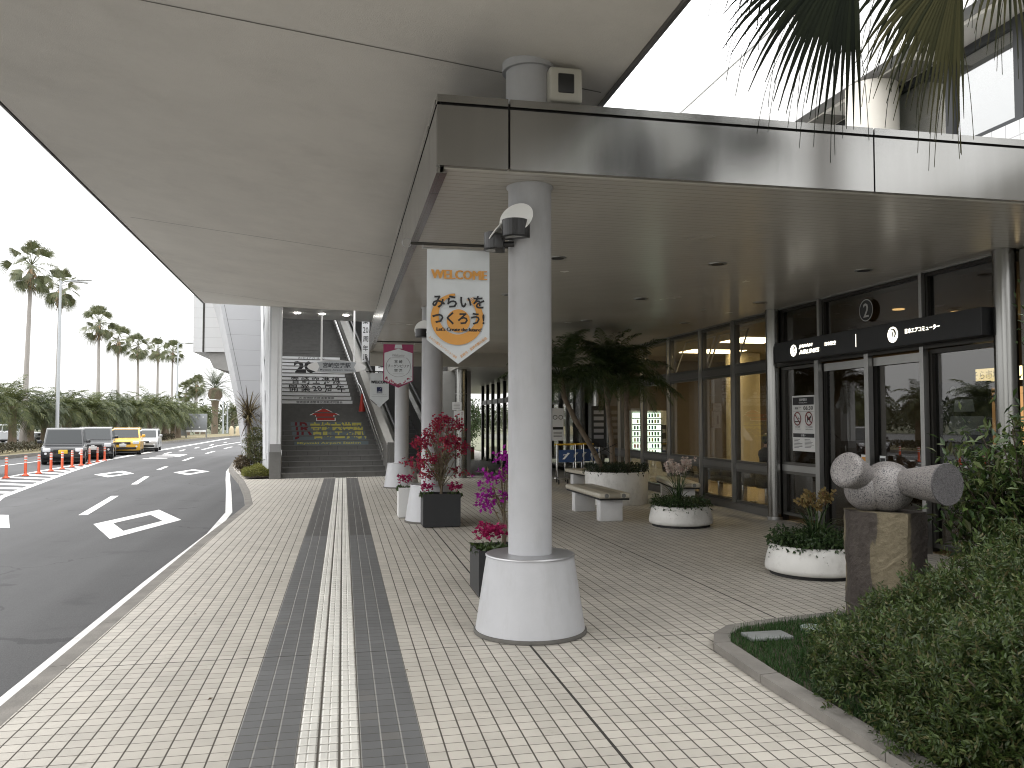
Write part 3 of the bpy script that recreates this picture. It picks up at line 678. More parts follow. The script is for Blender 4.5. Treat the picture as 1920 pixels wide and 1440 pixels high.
# ================================================================ BANNERS
def rod_set(t, o, x0, x1, y, z, w0, w1):
    m = MB(o); m.tube([(x0, y, z), (x1, y, z)], .012, 8); m.build('banner_rod', M_BRONZE, t)
    r = MB(o); n = 24
    r.tube([(x0-.03+.034*math.cos(2*math.pi*k/n), y, z+.034*math.sin(2*math.pi*k/n)) for k in range(n+1)], .003, 6, False); r.build('ring', M_ALU, t)
    m = MB(o); m.tube([(w0-.035, y, z-.035), (w1+.025, y, z-.035)], .006, 8); m.tube([(w0-.03, y, z-.035), (w0-.03, y, z-.006)], .003, 6); m.tube([(w1+.02, y, z-.035), (w1+.02, y, z-.006)], .003, 6); m.build('crossbar', M_ALU, t)
def cloth(o, pts, y, wave=.006, seed=0):
    """pentagon banner cloth with slight ripples and a hem; pts: x0,x1,ztop,zside,ztip"""
    x0, x1, zt, zs, zp = pts; nx, nz = 14, 20; v = []; f = []
    for j in range(nz+1):
        for i in range(nx+1):
            u = i/nx; x = x0+(x1-x0)*u; zb = zs+(zp-zs)*(1-abs(2*u-1)); z = zt+(zb-zt)*j/nz
            v.append((x, y+wave*math.sin(5*u+seed)*(j/nz)+wave*.5*math.sin(9*u+2*j/nz+seed), z))
    for j in range(nz):
        for i in range(nx): a = j*(nx+1)+i; f.append((a, a+nx+1, a+nx+2, a+1))
    m = MB(o); m.add(v, f, True); m.add([(p[0], p[1]+.003, p[2]) for p in v], [q[::-1] for q in f], True); return m
o = (.86, 6.3, 2.95)
b1 = thing('welcome_banner', 'white pointed banner with orange ring and WELCOME lettering on the nearest column', 'banner', o, group='pointed banners hanging from the canopy columns')
rod_set(b1, o, .49, 1.25, 6.3, 2.955, .615, 1.10)
cl = cloth(o, (.615, 1.10, 2.917, 2.218, 2.036), 6.3, .004).build('cloth', M_BANNER, b1)
YF = 6.3-.012; PM = plane_m((.8575, YF, 2.49), (1, 0, 0), (0, 0, 1))
r1 = MB(o)
ring2d(r1, PM, (-.008, -.095), .148, .200, 152, 408, 60, wfun=lambda t: .55+1.0*math.sin(math.pi*min(1, .12+.85*t)) )
ring2d(r1, PM, (-.008, -.095), .148, .200, 96, 152, 20, wfun=lambda t: .3+.5*t)
for k in range(4): ring2d(r1, PM, (-.008, -.095), .153+.013*k, .159+.013*k, 48, 62-3*k, 6)
disc2d(r1, PM, (.0, -.125), .09)
r1.build('orange_ring', M_ORANGE, cl)
w = MB(o); put_text(w, 'WELCOME', lift(PM, .001), w=.425, h=.070, at=(.005, .232), heavy=.0055); w.build('orange_lettering', M_ORANGE, cl)
w = MB(o); put_text(w, 'みらいを', lift(PM, .002), w=.405, h=.10, at=(.0, .022), bold=.028); put_text(w, 'つくろう!', lift(PM, .002), w=.405, h=.098, at=(.0, -.105), bold=.028)
put_text(w, "Let's Create the future!", lift(PM, .002), w=.345, h=.028, at=(.005, -.19), heavy=.002); w.build('black_lettering', M_INK, cl)
w = MB(o); sl = math.atan2(.182, .2425)
put_text(w, 'みやざき観光コンベンション協会', lift(PM, .001), w=.265, h=.021, at=(-.118, -.330), bold=.012, rot=-sl); put_text(w, '宮崎市・宮崎市観光協会', lift(PM, .001), w=.255, h=.024, at=(.118, -.325), bold=.012, rot=sl); w.build('orange_lettering', M_ORANGE, cl)

o = (.85, 13.3, 2.86)
b2 = thing('rose_banner', 'magenta bordered white banner about bougainvillea hanging from the second column', 'banner', o, group='pointed banners hanging from the canopy columns')
rod_set(b2, o, .512, 1.23, 13.3, 2.86, .612, 1.088)
cl = cloth(o, (.612, 1.088, 2.824, 2.236, 2.125), 13.3, .004, 1).build('cloth', M_PINK, b2)
PM = plane_m((.85, 13.285, 2.48), (1, 0, 0), (0, 0, 1))
w = MB(o); w.add([(-.222, -.235, 0), (0, -.325, 0), (.222, -.235, 0), (.222, .20, 0), (0, .268, 0), (-.222, .20, 0)], [(0, 1, 2, 3, 4, 5)], mtx=PM); w.add([(-.062, .272, 0), (.062, .272, 0), (.05, .335, 0), (-.05, .335, 0)], [(0, 1, 2, 3)], mtx=PM); w.build('white_panel', M_BANNER, cl)
w = MB(o); P1 = lift(PM, .002); put_text(w, '宮 崎', P1, w=.125, h=.052, at=(.0, .062), bold=.01); put_text(w, 'ブーゲンビリア', P1, w=.345, h=.05, at=(0, -.008), bold=.012); put_text(w, '空 港', P1, w=.125, h=.05, at=(0, -.078), bold=.01)
w.build('black_lettering', M_INK, cl)
w = MB(o); put_text(w, 'Welcome', P1, w=.19, h=.045, at=(.0, .165), shear=.35); ring2d(w, P1, (0, -.01), .170, .178, 50, -50+0, 30, sx=1.1); ring2d(w, P1, (0, -.01), .170, .178, 130, 230, 30, sx=1.1); ring2d(w, P1, (0, -.01), .168, .174, 232, 308, 30, sx=1.1); rect2d(w, P1, -.11, .11, .122, .126); rect2d(w, P1, -.09, .09, -.135, -.131); w.build('grey_lettering', M_GREYI, cl)
w = MB(o)
for k in range(46):
    a = random.uniform(-1, 1); x = a*.205; yb = -.235-.09*(1-abs(x)/.222); disc2d(w, P1, (x, yb+random.uniform(.008, .055)*(.4+abs(a))), random.uniform(.006, .014), 6)
w.build('flower_print', M_PINKL, cl)

o = (.85, 20.3, 2.77)
b3 = thing('sponsor_banner', 'white pointed banner with a small navy square beside the stairs, farthest of three', 'banner', o, group='pointed banners hanging from the canopy columns')
rod_set(b3, o, .53, 1.2, 20.3, 2.79, .625, 1.072)
cl = cloth(o, (.625, 1.072, 2.753, 2.12, 1.925), 20.3, .004, 2).build('cloth', M_BANNER, b3)
PM = plane_m((.8485, 20.285, 2.42), (1, 0, 0), (0, 0, 1)); P1 = lift(PM, .002); P2 = lift(PM, .004)
w = MB(o); put_text(w, 'WELCOME', PM, w=.41, h=.072, at=(0, .115), heavy=.005); w.build('black_lettering', M_INK, cl)
w = MB(o); rect2d(w, PM, -.065, .065, -.155, -.005); rect2d(w, PM, -.19, .19, -.235, -.232); w.build('navy_square', M_NAVY, cl)
w = MB(o); put_text(w, 'AXA', P1, w=.105, h=.042, at=(0, -.122), bold=.02); w.add([(.0, -.06, 0), (.052, -.012, 0), (.06, -.012, 0), (.012, -.06, 0)], [(0, 1, 2, 3)], mtx=P1); w.build('white_lettering', M_BANNER, cl)
w = MB(o); put_text(w, 'redefining / standards', P1, w=.32, h=.022, at=(0, -.19)); w.build('grey_lettering', M_GREYI, cl)
w = MB(o); w.add([(-.22, -.295, 0), (-.06, -.435, 0), (-.06, -.452, 0), (-.22, -.315, 0)], [(3, 2, 1, 0)], mtx=P1); w.add([(.22, -.295, 0), (.06, -.435, 0), (.06, -.452, 0), (.22, -.315, 0)], [(0, 1, 2, 3)], mtx=P1); w.build('black_edging', M_INK, cl)

# ================================================================ STAIRCASE to the station (local frame: x along the steps, y up the flight)
SA = R(8.3); SW = 3.07; NS = 44; RI = .1445; TR = .30
st = thing('staircase', 'dark grey stone staircase rising to the railway station, with lettering on its risers', 'staircase', (-1.79, 23.83, 0), SA)
M_STEP = mat('step_stone', (.115, .113, .108), .6, var=.18, vscale=5, bump=.15, bscale=80)
m = MB()
for i in range(NS):
    m.box(0, SW, i*TR, (i+1)*TR+.02, max(0, i*RI-.25), (i+1)*RI-.03)            # body
    m.box(0, SW, i*TR-.012, (i+1)*TR+.01, (i+1)*RI-.03, (i+1)*RI)               # tread with nosing
m.build('steps', M_STEP, st)
j = MB()
for i in range(9):
    for q in range(5):
        x = .35+.6*q+(.3 if i % 2 else 0)
        if x < SW-.1: j.box(x-.003, x+.003, i*TR-.0025, i*TR+.002, i*RI+.01, (i+1)*RI-.032)
j.build('step_joints', M_BLK, st)
def riser_slices(mb, src, dy):
    """cut flat lettering (x, height above ground) at the step edges and put each slice on its own riser"""
    a = np.concatenate(src.v); me = bpy.data.meshes.new('tmp'); me.from_pydata(a.tolist(), [], src.f)
    for i in range(int(a[:, 2].min()/RI), int(a[:, 2].max()/RI)+1):
        b = bmesh.new(); b.from_mesh(me)
        for z, nn in ((i*RI+.004, (0, 0, -1)), ((i+1)*RI-.034, (0, 0, 1))):
            bmesh.ops.bisect_plane(b, geom=b.verts[:]+b.edges[:]+b.faces[:], plane_co=(0, 0, z), plane_no=nn, clear_outer=True)
        for v in b.verts: v.co.y = i*TR-dy
        mb.bm(b)
    bpy.data.meshes.remove(me)
FM = plane_m((0, 0, 0), (1, 0, 0), (0, 0, 1))
def on_risers(name, m_, fn, dy, parent=st):
    s_ = MB(); fn(s_); mb = MB(); riser_slices(mb, s_, dy); return mb.build(name, m_, parent)
M_STICK = mat('white_sticker', (.74, .75, .76), .5, var=.04)
M_YEL = mat('yellow_sticker', (.50, .46, .10), .5); M_GBL = mat('grey_blue_sticker', (.13, .165, .18), .5); M_RDK = mat('dark_red_sticker', (.16, .012, .018), .5); M_RED = mat('red_sticker', (.42, .03, .02), .5)
wp = MB()
for i in range(15, 28):
    wp.box(.2, 2.76+.006*(i-15), i*TR-.004, i*TR-.0005, i*RI+.006, (i+1)*RI-.033)
wp = wp.build('white_riser_panels', M_STICK, st)
H_ = lambda i: i*RI
def blk(s_):
    put_text(s_, 'おかげさまで', FM, w=.98, h=.085, at=(1.77, H_(27)+.057))
    put_text(s_, '20', FM, w=.76, h=.50, at=(1.45, H_(23.2)+.22), bold=.045)
    put_text(s_, 'Anniversary', FM, w=.75, h=.10, at=(2.05, H_(23)+.057), shear=.2)
    put_text(s_, '宮 崎 空 港 線', FM, w=1.68, h=.265, at=(1.73, H_(20.0)+.145), bold=.018)
    put_text(s_, '開 業 20 周 年', FM, w=1.89, h=.265, at=(1.71, H_(18.0)+.13), bold=.018)
    put_text(s_, 'JR 宮崎総合鉄道事業部', FM, w=1.18, h=.075, at=(1.6, H_(16)+.057), bold=.01)
    put_text(s_, '宮崎県鉄道整備促進期成同盟会', FM, w=1.52, h=.08, at=(1.67, H_(15)+.057), bold=.01)
on_risers('black_lettering', M_INK, blk, .006, wp)
def rect(s_, x0, x1, z0, z1): rect2d(s_, FM, x0, x1, z0, z1)
ap = [(1.24, 12.35), (1.42, 12.35), (1.42, 11.05), (2.04, 11.05), (2.04, 12.35), (2.22, 12.35), (1.73, 14.1)]
def arrow(s_, k):
    c = (1.73, 12.4); P = [(c[0]+(x-c[0])*k, 0, H_(c[1]+(z-c[1])*k)) for x, z in ap]
    s_.add(P, [(2, 3, 4, 1), (0, 1, 4), (0, 4, 5), (0, 5, 6)])
aw = on_risers('arrow_edging', M_STICK, lambda s_: arrow(s_, 1), .003)
on_risers('red_arrow', M_RED, lambda s_: arrow(s_, .9), .005, aw)
gp = on_risers('grey_riser_panels', M_GBL, lambda s_: (rect(s_, .61, 2.84, H_(7), H_(11)), rect(s_, .62, 2.84, H_(6), H_(7))), .003)
on_risers('yellow_lettering', M_YEL, lambda s_: (put_text(s_, '宮崎空港駅', FM, w=1.62, h=.53, at=(2.02, H_(9)+.0), bold=.03), put_text(s_, 'Miyazaki Airport Station', FM, w=1.9, h=.085, at=(1.65, H_(6)+.055), bold=.012)), .006, gp)
on_risers('red_lettering', M_RDK, lambda s_: put_text(s_, 'JR', FM, w=.55, h=.53, at=(.93, H_(9)+.0), bold=.012), .006, gp)
# right-hand parapet, its end pillar and rails
M_PARA = mat('parapet_granite', (.20, .195, .185), .45, var=.12, vscale=6)
def slope_wall(mb, x0, x1, ya, yb, zlo, zhi):
    za, zb = ya/TR*RI, yb/TR*RI
    return mb.add([(x, y, z) for x in (x0, x1) for y, z in ((ya, max(0, za+zlo)), (yb, zb+zlo), (yb, zb+zhi), (ya, za+zhi))], [(0, 3, 2, 1), (4, 5, 6, 7), (0, 1, 5, 4), (1, 2, 6, 5), (2, 3, 7, 6), (3, 0, 4, 7)])
slope_wall(MB(), SW, SW+.2, .05, 13.2, -.6, .88).build('parapet', M_PARA, st)
slope_wall(MB(), SW-.012, SW+.212, .05, 13.2, .882, .93).build('coping', mat('coping_granite', (.33, .32, .30), .4, var=.1), st)
MB().box(SW+.02, SW+.22, -.25, .045, 0, .98).build('end_pillar', M_STEP, st)
sh = lambda y, dz: y/TR*RI+dz
r_ = MB(); r_.tube([(SW-.07, .25, sh(.0, .72)), (SW-.07, 4.3, sh(4.2, .75)), (SW-.07, 4.7, sh(4.3, .78)), (SW-.07, 13, sh(12.7, .78))], .022, 8)
r_.tube([(SW-.07, .25, sh(.0, .52)), (SW-.07, 4.3, sh(4.2, .55)), (SW-.07, 13, sh(12.9, .58))], .018, 8)
for y in (.6, 2.2, 3.9, 5.5, 7.5, 9.5, 11.5): r_.tube([(SW-.07, y, sh(y-.1, .72)), (SW+.01, y, sh(y-.1, .68))], .01, 6)
r_.build('handrail', M_STEEL, st)
r_ = MB(); r_.tube([(.10, -.05, .42), (.10, -.02, .78), (.06, .2, .86), (.06, 6, sh(5.9, .78)), (.06, 13, sh(12.8, .78))], .022, 8); r_.build('handrail', M_STEEL, st)
# upper flight enclosure: side walls and the end wall seen up the stairs
MB().add([(-.02, .0, 0), (-.02, 13.3, 0), (-.02, 13.3, 9.5), (-.02, .5, 6), (-.02, 0, 5)], [(0, 1, 2, 3, 4)]).build('side_wall', mat('stair_wall', (.32, .31, .29), .6, var=.06), st)
# ================================================================ ESCALATOR beside the stairs (same local frame)
es = thing('escalator', 'steel clad escalator rising beside the dark stone stairs', 'escalator', (-1.79, 23.83, 0), SA)
EX0, EX1 = SW+.32, SW+1.65
slope_wall(MB(), EX0, EX0+.16, .9, 13.2, -.7, .55).build('side_panel', M_ALU, es)
slope_wall(MB(), EX1-.16, EX1, .9, 13.2, -.7, .55).build('side_panel', M_ALU, es)
e = MB()
for i in range(3, NS-1): e.box(EX0+.17, EX1-.17, i*TR, (i+1)*TR, i*RI-.2, (i+1)*RI-.12)
e.build('moving_steps', mat('escalator_step', (.05, .05, .05), .5, .5), es)
for x in (EX0+.08, EX1-.08):
    b_ = slope_wall(MB(), x-.006, x+.006, .9, 13.2, .55, .93).build('balustrade', M_GLASS, es)
    h_ = MB(); h_.tube([(x, .55, sh(.9, .75)), (x, .62, sh(.9, .95)), (x, .95, sh(.95, 1.0)), (x, 13.2, sh(13.2, 1.0))], .04, 8); h_.build('handrail', M_BLACKP, es)
# dark well wall on the far side of the escalator
ew = thing('escalator_wall', 'dark wall closing the escalator well beside the passage', 'wall', (-1.79, 23.83, 0), SA)
MB().box(EX1+.05, EX1+.2, .2, 13.5, 0, 8.5).build('panel', mat('dark_well', (.05, .048, .045), .5, var=.1), ew)
MB().box(SW+.2, EX1+.05, 13.3, 13.5, 5.0, 9.5).build('end_panel', mat('dark_well', (.05, .048, .045)), ew)
# vertical anniversary boards on the parapet
def vboard(y, x, z0, z1, w, chars, label):
    t = thing('anniversary_board', label, 'sign', (-1.79, 23.83, 0), SA, 'tall white anniversary boards by the stairs')
    MB().box(x-w/2, x+w/2, y, y+.02, z0, z1).build('board', M_STICK, t)
    m = MB(); h = (z1-z0)/len(chars)
    for k, c in enumerate(chars): put_text(m, c, plane_m((x, y-.003, z1-h*(k+.5)), (1, 0, 0), (0, 0, 1)), w=min(w*.72, h*.8*(1.4 if len(c) > 1 else 1)), h=h*.66, bold=.01)
    m.build('black_lettering', M_INK, t)
vboard(5.9, SW+.36, 3.72, 5.35, .27, ['業', '20', '周', '年', 'JR'], 'tall white board reading 20 years, high beside the upper stairs')
vboard(.9, SW-.35+.35, 2.25, 3.42, .40, ['業', '開', '20', '周'], 'white board showing 20 behind the sponsor banner, right of the stairs')
# traffic cone on the stairs
tc_ = thing('traffic_cone', 'red traffic cone standing on a step at the right of the stairs', 'cone', (.60, 28.05, RI*13), 0)
MB().lathe([(.11, .02), (.03, .60), (.024, .62)], n=20).build('cone', mat('cone_red', (.50, .045, .03), .5, var=.08), tc_)
MB().rbox(-.17, .17, -.15, .15, 0, .03, r=.01).build('base', M_BLACKP, tc_)

# ================================================================ STATION BUILDING left of the stairs
sb = thing('station_building', 'pale panelled station building with a leaning edge left of the stairs', 'building', (-2.6, 27, 0))
o = (-2.6, 27, 0)
M_PAN = strip_material('grey_wall_panels', (.40, .405, .42), 2, .475, rough=.45, groove=.014, depth=.006, var=.05, jcol=.45)
M_PANW = strip_material('white_siding', (.56, .565, .57), 2, .42, rough=.45, groove=.02, depth=.005, var=.04, jcol=.5)
M_FIN = mat('white_fins', (.66, .67, .68), .4, var=.05)
def tri(mb, pts, d):  # plan-facing wall: pts (x,z) at y with thickness
    return mb
nA = Vector((math.cos(SA), math.sin(SA)))                     # front wall direction
def wallpt(s_, z, back=0): p = Vector((-2.60, 27.0))+nA*s_+Vector((-nA.y, nA.x))*back; return (p.x, p.y, z)
# front wall with leaning left edge
f = MB(o); fr = [(-.24, 0), (.03, 0), (.03, 9), (-2.25, 9), (-1.18, 5.2), (-.52, 2.1)]
v = [wallpt(s_, z) for s_, z in fr]+[wallpt(s_, z, 6) for s_, z in fr]; n = len(fr)
f.add(v, [list(range(n)), list(range(n, 2*n))[::-1]]+[(i, n+i, n+(i+1) % n, (i+1) % n) for i in range(n)]); f.build('front_wall', M_PAN, sb)
f = MB(o); f.add([wallpt(-1.18+.11, 5.2, -.004), wallpt(-.52+.10, 2.1, -.004), wallpt(-.52+.115, 2.1, -.004), wallpt(-1.18+.125, 5.2, -.004)], [(0, 1, 2, 3)]); f.build('panel_joint', mat('joint_grey', (.16, .16, .165), .7), sb)
# return wall with painted shadow bands and fins from the front wall to the pillar
A = Vector((-2.57, 27.0)); B = Vector((-2.03, 23.98)); AB = B-A
def rp(t, z, off=0):
    nn = Vector((-AB.y, AB.x)).normalized(); nn = nn if nn.x > 0 else -nn
    p = A+AB*t-nn*off; return (p.x, p.y, z)
f = MB(o); f.add([rp(0, .25), rp(.95, .25), rp(.95, 9), rp(0, 9), rp(0, .25, -.2), rp(.95, .25, -.2), rp(.95, 9, -.2), rp(0, 9, -.2)], [(0, 1, 2, 3), (4, 7, 6, 5), (0, 4, 5, 1), (1, 5, 6, 2)]); f.build('side_wall', mat('side_wall_panel', (.50, .505, .52), .45, var=.05), sb)
f = MB(o)
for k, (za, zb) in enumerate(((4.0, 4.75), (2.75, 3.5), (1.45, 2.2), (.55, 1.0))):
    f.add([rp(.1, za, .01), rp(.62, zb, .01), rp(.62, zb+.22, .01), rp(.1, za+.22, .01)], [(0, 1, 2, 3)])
f.build('painted_shadow_bands', mat('painted_shade_grey', (.24, .245, .25), .6), sb)  # slanted grey strips paint shadow bands onto the plain wall
f = MB(o); f.tube([rp(.30, 5.2, .06), rp(.55, 3.0, .06), rp(.80, .5, .06)], .045, 4, smooth=False)
for t_ in (.58, .68, .78, .88): f.box(*[c for a, b in ((rp(t_, 0)[0]-.03, rp(t_, 0)[0]+.03), (rp(t_, 0)[1]-.02, rp(t_, 0)[1]+.02)) for c in (a, b)], .7+(.88-t_)*9, 9)
f.build('white_fins', M_FIN, sb)
# pillar with granite foot
f = MB(o); f.box(-1.97, -1.80, 23.72, 24.1, .96, 5.0); f.box(-1.80, -1.70, 23.75, 24.1, .96, 5.0); f.build('pillar', M_FIN, sb)
MB(o).box(-1.99, -1.68, 23.70, 24.1, .0, .74).build('granite_foot', M_STEP, sb)
MB(o).box(-1.98, -1.69, 23.71, 24.1, .742, .958).build('pillar_band', mat('pillar_band_grey', (.2, .2, .2), .5), sb)
# ceiling over the stair foot with four lamps
cb = MB(o); cb.add([(-2.0, 23.4, 4.92), (4.4, 24.6, 4.92), (4.0, 28.6, 4.92), (-2.6, 27.6, 4.92), (-2.0, 23.4, 5.5), (4.4, 24.6, 5.5), (4.0, 28.6, 5.5), (-2.6, 27.6, 5.5)], [(0, 1, 2, 3), (4, 7, 6, 5), (0, 4, 5, 1), (1, 5, 6, 2), (2, 6, 7, 3), (3, 7, 4, 0)])
cb.build('porch_ceiling', mat('porch_ceiling_paint', (.70, .70, .68), .5, var=.04), sb)
for x, y in ((-1.42, 26.2), (-.68, 26.3), (.05, 26.45), (1.16, 26.65)):
    MB(o).lathe([(.085, 4.90), (.085, 4.918)], (x, y), 20, False).build('porch_lamp', mat('lamp_on', (.9, .9, .85), .4, emit=(1, .97, .9), estr=30.0), sb)
# upper volume jutting out over the road, with concrete brackets
f = MB(o); f.box(-5.72, -3.4, 36, 44, 4.45, 9).build('upper_storey', M_PANW, sb)
MB(o).box(-6.15, -5.73, 36.3, 44, 4.46, 9).build('upper_storey_side', M_PANW, sb)
MB(o).box(-5.735, -5.66, 35.985, 36.02, 4.44, 9).build('corner_trim', M_BRONZE, sb)
f = MB(o); f.add([(x, y, z) for y in (36.1, 44) for x, z in ((-5.6, 4.44), (-3.2, 4.44), (-3.2, 3.2), (-4.2, 3.55), (-5.3, 3.8))], [(0, 1, 2, 3, 4), (9, 8, 7, 6, 5), (0, 5, 6, 1), (4, 3, 8, 9), (3, 2, 7, 8), (0, 4, 9, 5)]); f.build('concrete_bracket', M_CONC, sb)
# unseen roof added over the flight so that the upper stairs stay dim
f = MB(o); f.add([(-3.2, 30.2, 9.6), (3.6, 31.2, 9.6), (1.9, 38.5, 11.6), (-4.6, 37.5, 11.6), (-3.2, 30.2, 9.9), (3.6, 31.2, 9.9), (1.9, 38.5, 11.9), (-4.6, 37.5, 11.9)], [(0, 1, 2, 3), (4, 7, 6, 5), (0, 4, 5, 1), (1, 5, 6, 2), (2, 6, 7, 3), (3, 7, 4, 0)]); f.build('added_flight_roof', M_CONC, sb)
# hanging oval station sign
og = thing('station_sign', 'oval hanging sign with station name in front of the stairs, on two white poles', 'sign', (-.19, 23.0, 3.06))
o = (-.19, 23.0, 3.06); a_, b_ = .78, .178
MB(o).prism([(a_*math.cos(2*math.pi*k/56), b_*math.sin(2*math.pi*k/56)) for k in range(56)], plane_m((-.19, 23.05, 3.06), (1, 0, 0), (0, 0, 1)), .09).build('oval_panel', M_POLE, og)
PM = plane_m((-.19, 22.955, 3.06), (1, 0, 0), (0, 0, 1))
w = MB(o); top = [(x, b_*.93*math.sqrt(1-(x/a_)**2)) for x in np.linspace(-.52, .52, 21)]
pts = top[::-1]+[(-.46, 0)]+[(x, -z) for x, z in top]+[(.46, 0)]
w.add([(0, 0, 0)]+[(x, z, 0) for x, z in pts], [(0, i+1, (i+1) % len(pts)+1) for i in range(len(pts))], mtx=PM); w.build('grey_field', mat('sign_grey', (.36, .38, .40), .5), og)
w = MB(o); P1 = lift(PM, .003); put_text(w, '宮崎空港駅', P1, w=.74, h=.145, at=(0, .045), bold=.016); put_text(w, 'Miyazaki  Airport  Station', P1, w=.88, h=.062, at=(0, -.085), bold=.006); w.build('dark_lettering', mat('sign_ink', (.05, .055, .065), .5), og)
for x in (-.60, .27): MB(o).tube([(x, 23.0, 3.2), (x, 23.0, slab_z(x)-.06 if x < 0 else 4.62)], .026, 12).build('pole', M_POLE, og)

# ================================================================ TERMINAL BUILDING: glass front
tb = thing('terminal_building', 'airport terminal with a long glass front under the canopy and pale tiled upper floors', 'building', (7.0, 12.4, 0))
o = (7.0, 12.4, 0); GX = 7.0
def window(y0, y1, z0, z1, fw_=.05, gm=M_GLASS, fm=M_BRONZE, dep=.09):
    """one glazed light: frame (part) with its pane (sub-part)"""
    f = MB(o)
    f.box(GX-dep/2, GX+dep/2, y0, y0+fw_, z0, z1); f.box(GX-dep/2, GX+dep/2, y1-fw_, y1, z0, z1)
    f.box(GX-dep/2+.002, GX+dep/2-.002, y0+fw_, y1-fw_, z0, z0+fw_); f.box(GX-dep/2+.002, GX+dep/2-.002, y0+fw_, y1-fw_, z1-fw_, z1)
    f = f.build('window', fm, tb)
    MB(o).box(GX-.004, GX+.004, y0+fw_+.001, y1-fw_-.001, z0+fw_+.001, z1-fw_-.001).build('pane', gm, f)
M_MULL = mat('mullion_grey', (.13, .127, .118), .36, .75, var=.08)
ysm = [12.55, 13.95, 15.35, 17.0, 18.65, 20.3, 21.95]
for a, b in zip(ysm[:-1], ysm[1:]):
    window(a, b, .13, .74, fm=M_MULL); window(a, b, .84, 2.46, fm=M_MULL); window(a, b, 2.58, 3.40, fm=M_MULL)
r_ = MB(o)
for z0, z1 in ((0, .128), (.742, .838), (2.462, 2.578)): r_.box(GX-.055, GX+.055, 12.52, 22, z0, z1)
r_.build('rails', mat('rail_grey', (.17, .165, .155), .38, .6, var=.06), tb)
for y in ysm[1:-1]:
    MB(o).box(GX-.11, GX-.048, y-.022, y+.022, .129, 3.41).build('mullion_cap', M_ALU, tb)
# hopper lights opened inwards at the top
for a, b in ((13.95, 15.35), (15.35, 17.0)):
    h = MB(o); t0 = (GX+.05, 2.6); t1 = (GX+.30, 3.3)
    h.tube([(t0[0], a+.1, t0[1]), (t1[0], a+.1, t1[1])], .018, 4, smooth=False); h.tube([(t0[0], b-.1, t0[1]), (t1[0], b-.1, t1[1])], .018, 4, smooth=False); h.tube([(t1[0], a+.1, t1[1]), (t1[0], b-.1, t1[1])], .018, 4, smooth=False); h.build('hopper_frame', M_ALU, tb)
# entrance bay 7.6 .. 12.35
DY = [7.65, 8.83, 9.95, 11.12, 12.30]
for k, (a, b) in enumerate(zip(DY[:-1], DY[1:])):
    gm = M_GLASSD
    if k == 3: window(a, b, .10, .80, .045, gm, M_MULL); window(a, b, .90, 2.46, .045, gm, M_MULL); MB(o).box(GX-.05, GX+.05, a, b, .802, .898).build('push_rail', M_ALU, tb)
    elif k == 0: window(a, b, .08, 2.46, .05, gm, M_BRONZE)
    else:
        window(a, b, .03, 2.44, .055, gm, M_BRONZE)
        MB(o).box(GX-.056, GX-.046, a+.06, b-.06, 2.33, 2.44).build('door_head', M_ALU, tb)
for a, b in ((7.65, 8.87), (8.93, 11.10), (11.16, 12.30)): window(a, b, 2.60, 3.40, .04, M_GLASSD, M_BRONZE)
for y, w_ in ((8.86, .035), (9.95, .045), (11.15, .055)): MB(o).box(GX-.13, GX-.058, y-w_, y+w_, 0, 2.50).build('door_post', M_ALU, tb)
MB(o).box(GX-.12, GX+.06, 7.62, 12.34, 2.47, 2.59).build('door_header', M_BRONZE, tb)
for y in (8.87+.03, 11.13): MB(o).box(GX-.10, GX-.05, y-.028, y+.028, 2.60, 3.41).build('mullion_cap', M_ALU, tb)
MB(o).box(GX-.07, GX+.05, 7.5, 22.0, 3.402, 3.419).build('head_trim', M_ALU, tb)
for a, b in ((12.31, 12.36), (12.37, 12.41), (12.46, 12.51)): MB(o).box(GX-.02, GX+.06, a, b, 0, 3.4).build('jamb', M_BRONZE, tb)
# facade beyond the second column towards the garden, grey metal door leaf; unseen wing added to block sky light
MB(o).box(GX+.051, 10.8, -22, 5.80, 0, 4.3).build('sky_block_wing', mat('sky_block_paint', (.30, .29, .27), .5, var=.08), tb)
MB(o).box(GX-.05, GX+.05, -22, 7.42, .0, 3.4).build('metal_wall', strip_material('metal_panel_wall', (.21, .205, .195), 1, .74, rough=.4, groove=.012, var=.05), tb)  # stretch out of view extended to block sky light
# far part: projecting glazed block and far entrance
M_DARKW = mat('far_wall', (.10, .097, .09), .4, var=.15)
MB(o).box(5.65, 5.72, 28, 34, .0, .12).build('far_rail', M_MULL, tb)
f = MB(o)
for y in (28, 29.2, 30.4, 31.6, 32.8, 33.95): f.box(5.60, 5.72, y-.06, y+.06, 0, 3.04)
f.box(5.62, 5.70, 28, 34, 2.25, 2.42); f.build('far_mullions', M_BRONZE, tb)
MB(o).box(5.655, 5.665, 28, 34, .12, 3.04).build('far_glazing', M_GLASS, tb)
f = MB(o)
for x in (5.66, 6.1, 6.55, 7.0): f.box(x-.04, x+.04, 27.94, 28.02, 0, 3.04)
f.build('far_mullions', M_BRONZE, tb); MB(o).box(5.70, 7.0, 27.975, 27.985, .02, 3.04).build('far_glazing', M_GLASS, tb)
window(22.2, 23.9, .1, 2.9, .06, M_GLASS, M_MULL); window(23.9, 25.6, .1, 2.9, .06, M_GLASS, M_MULL); window(25.6, 27.9, .1, 2.9, .06, M_GLASS, M_MULL)
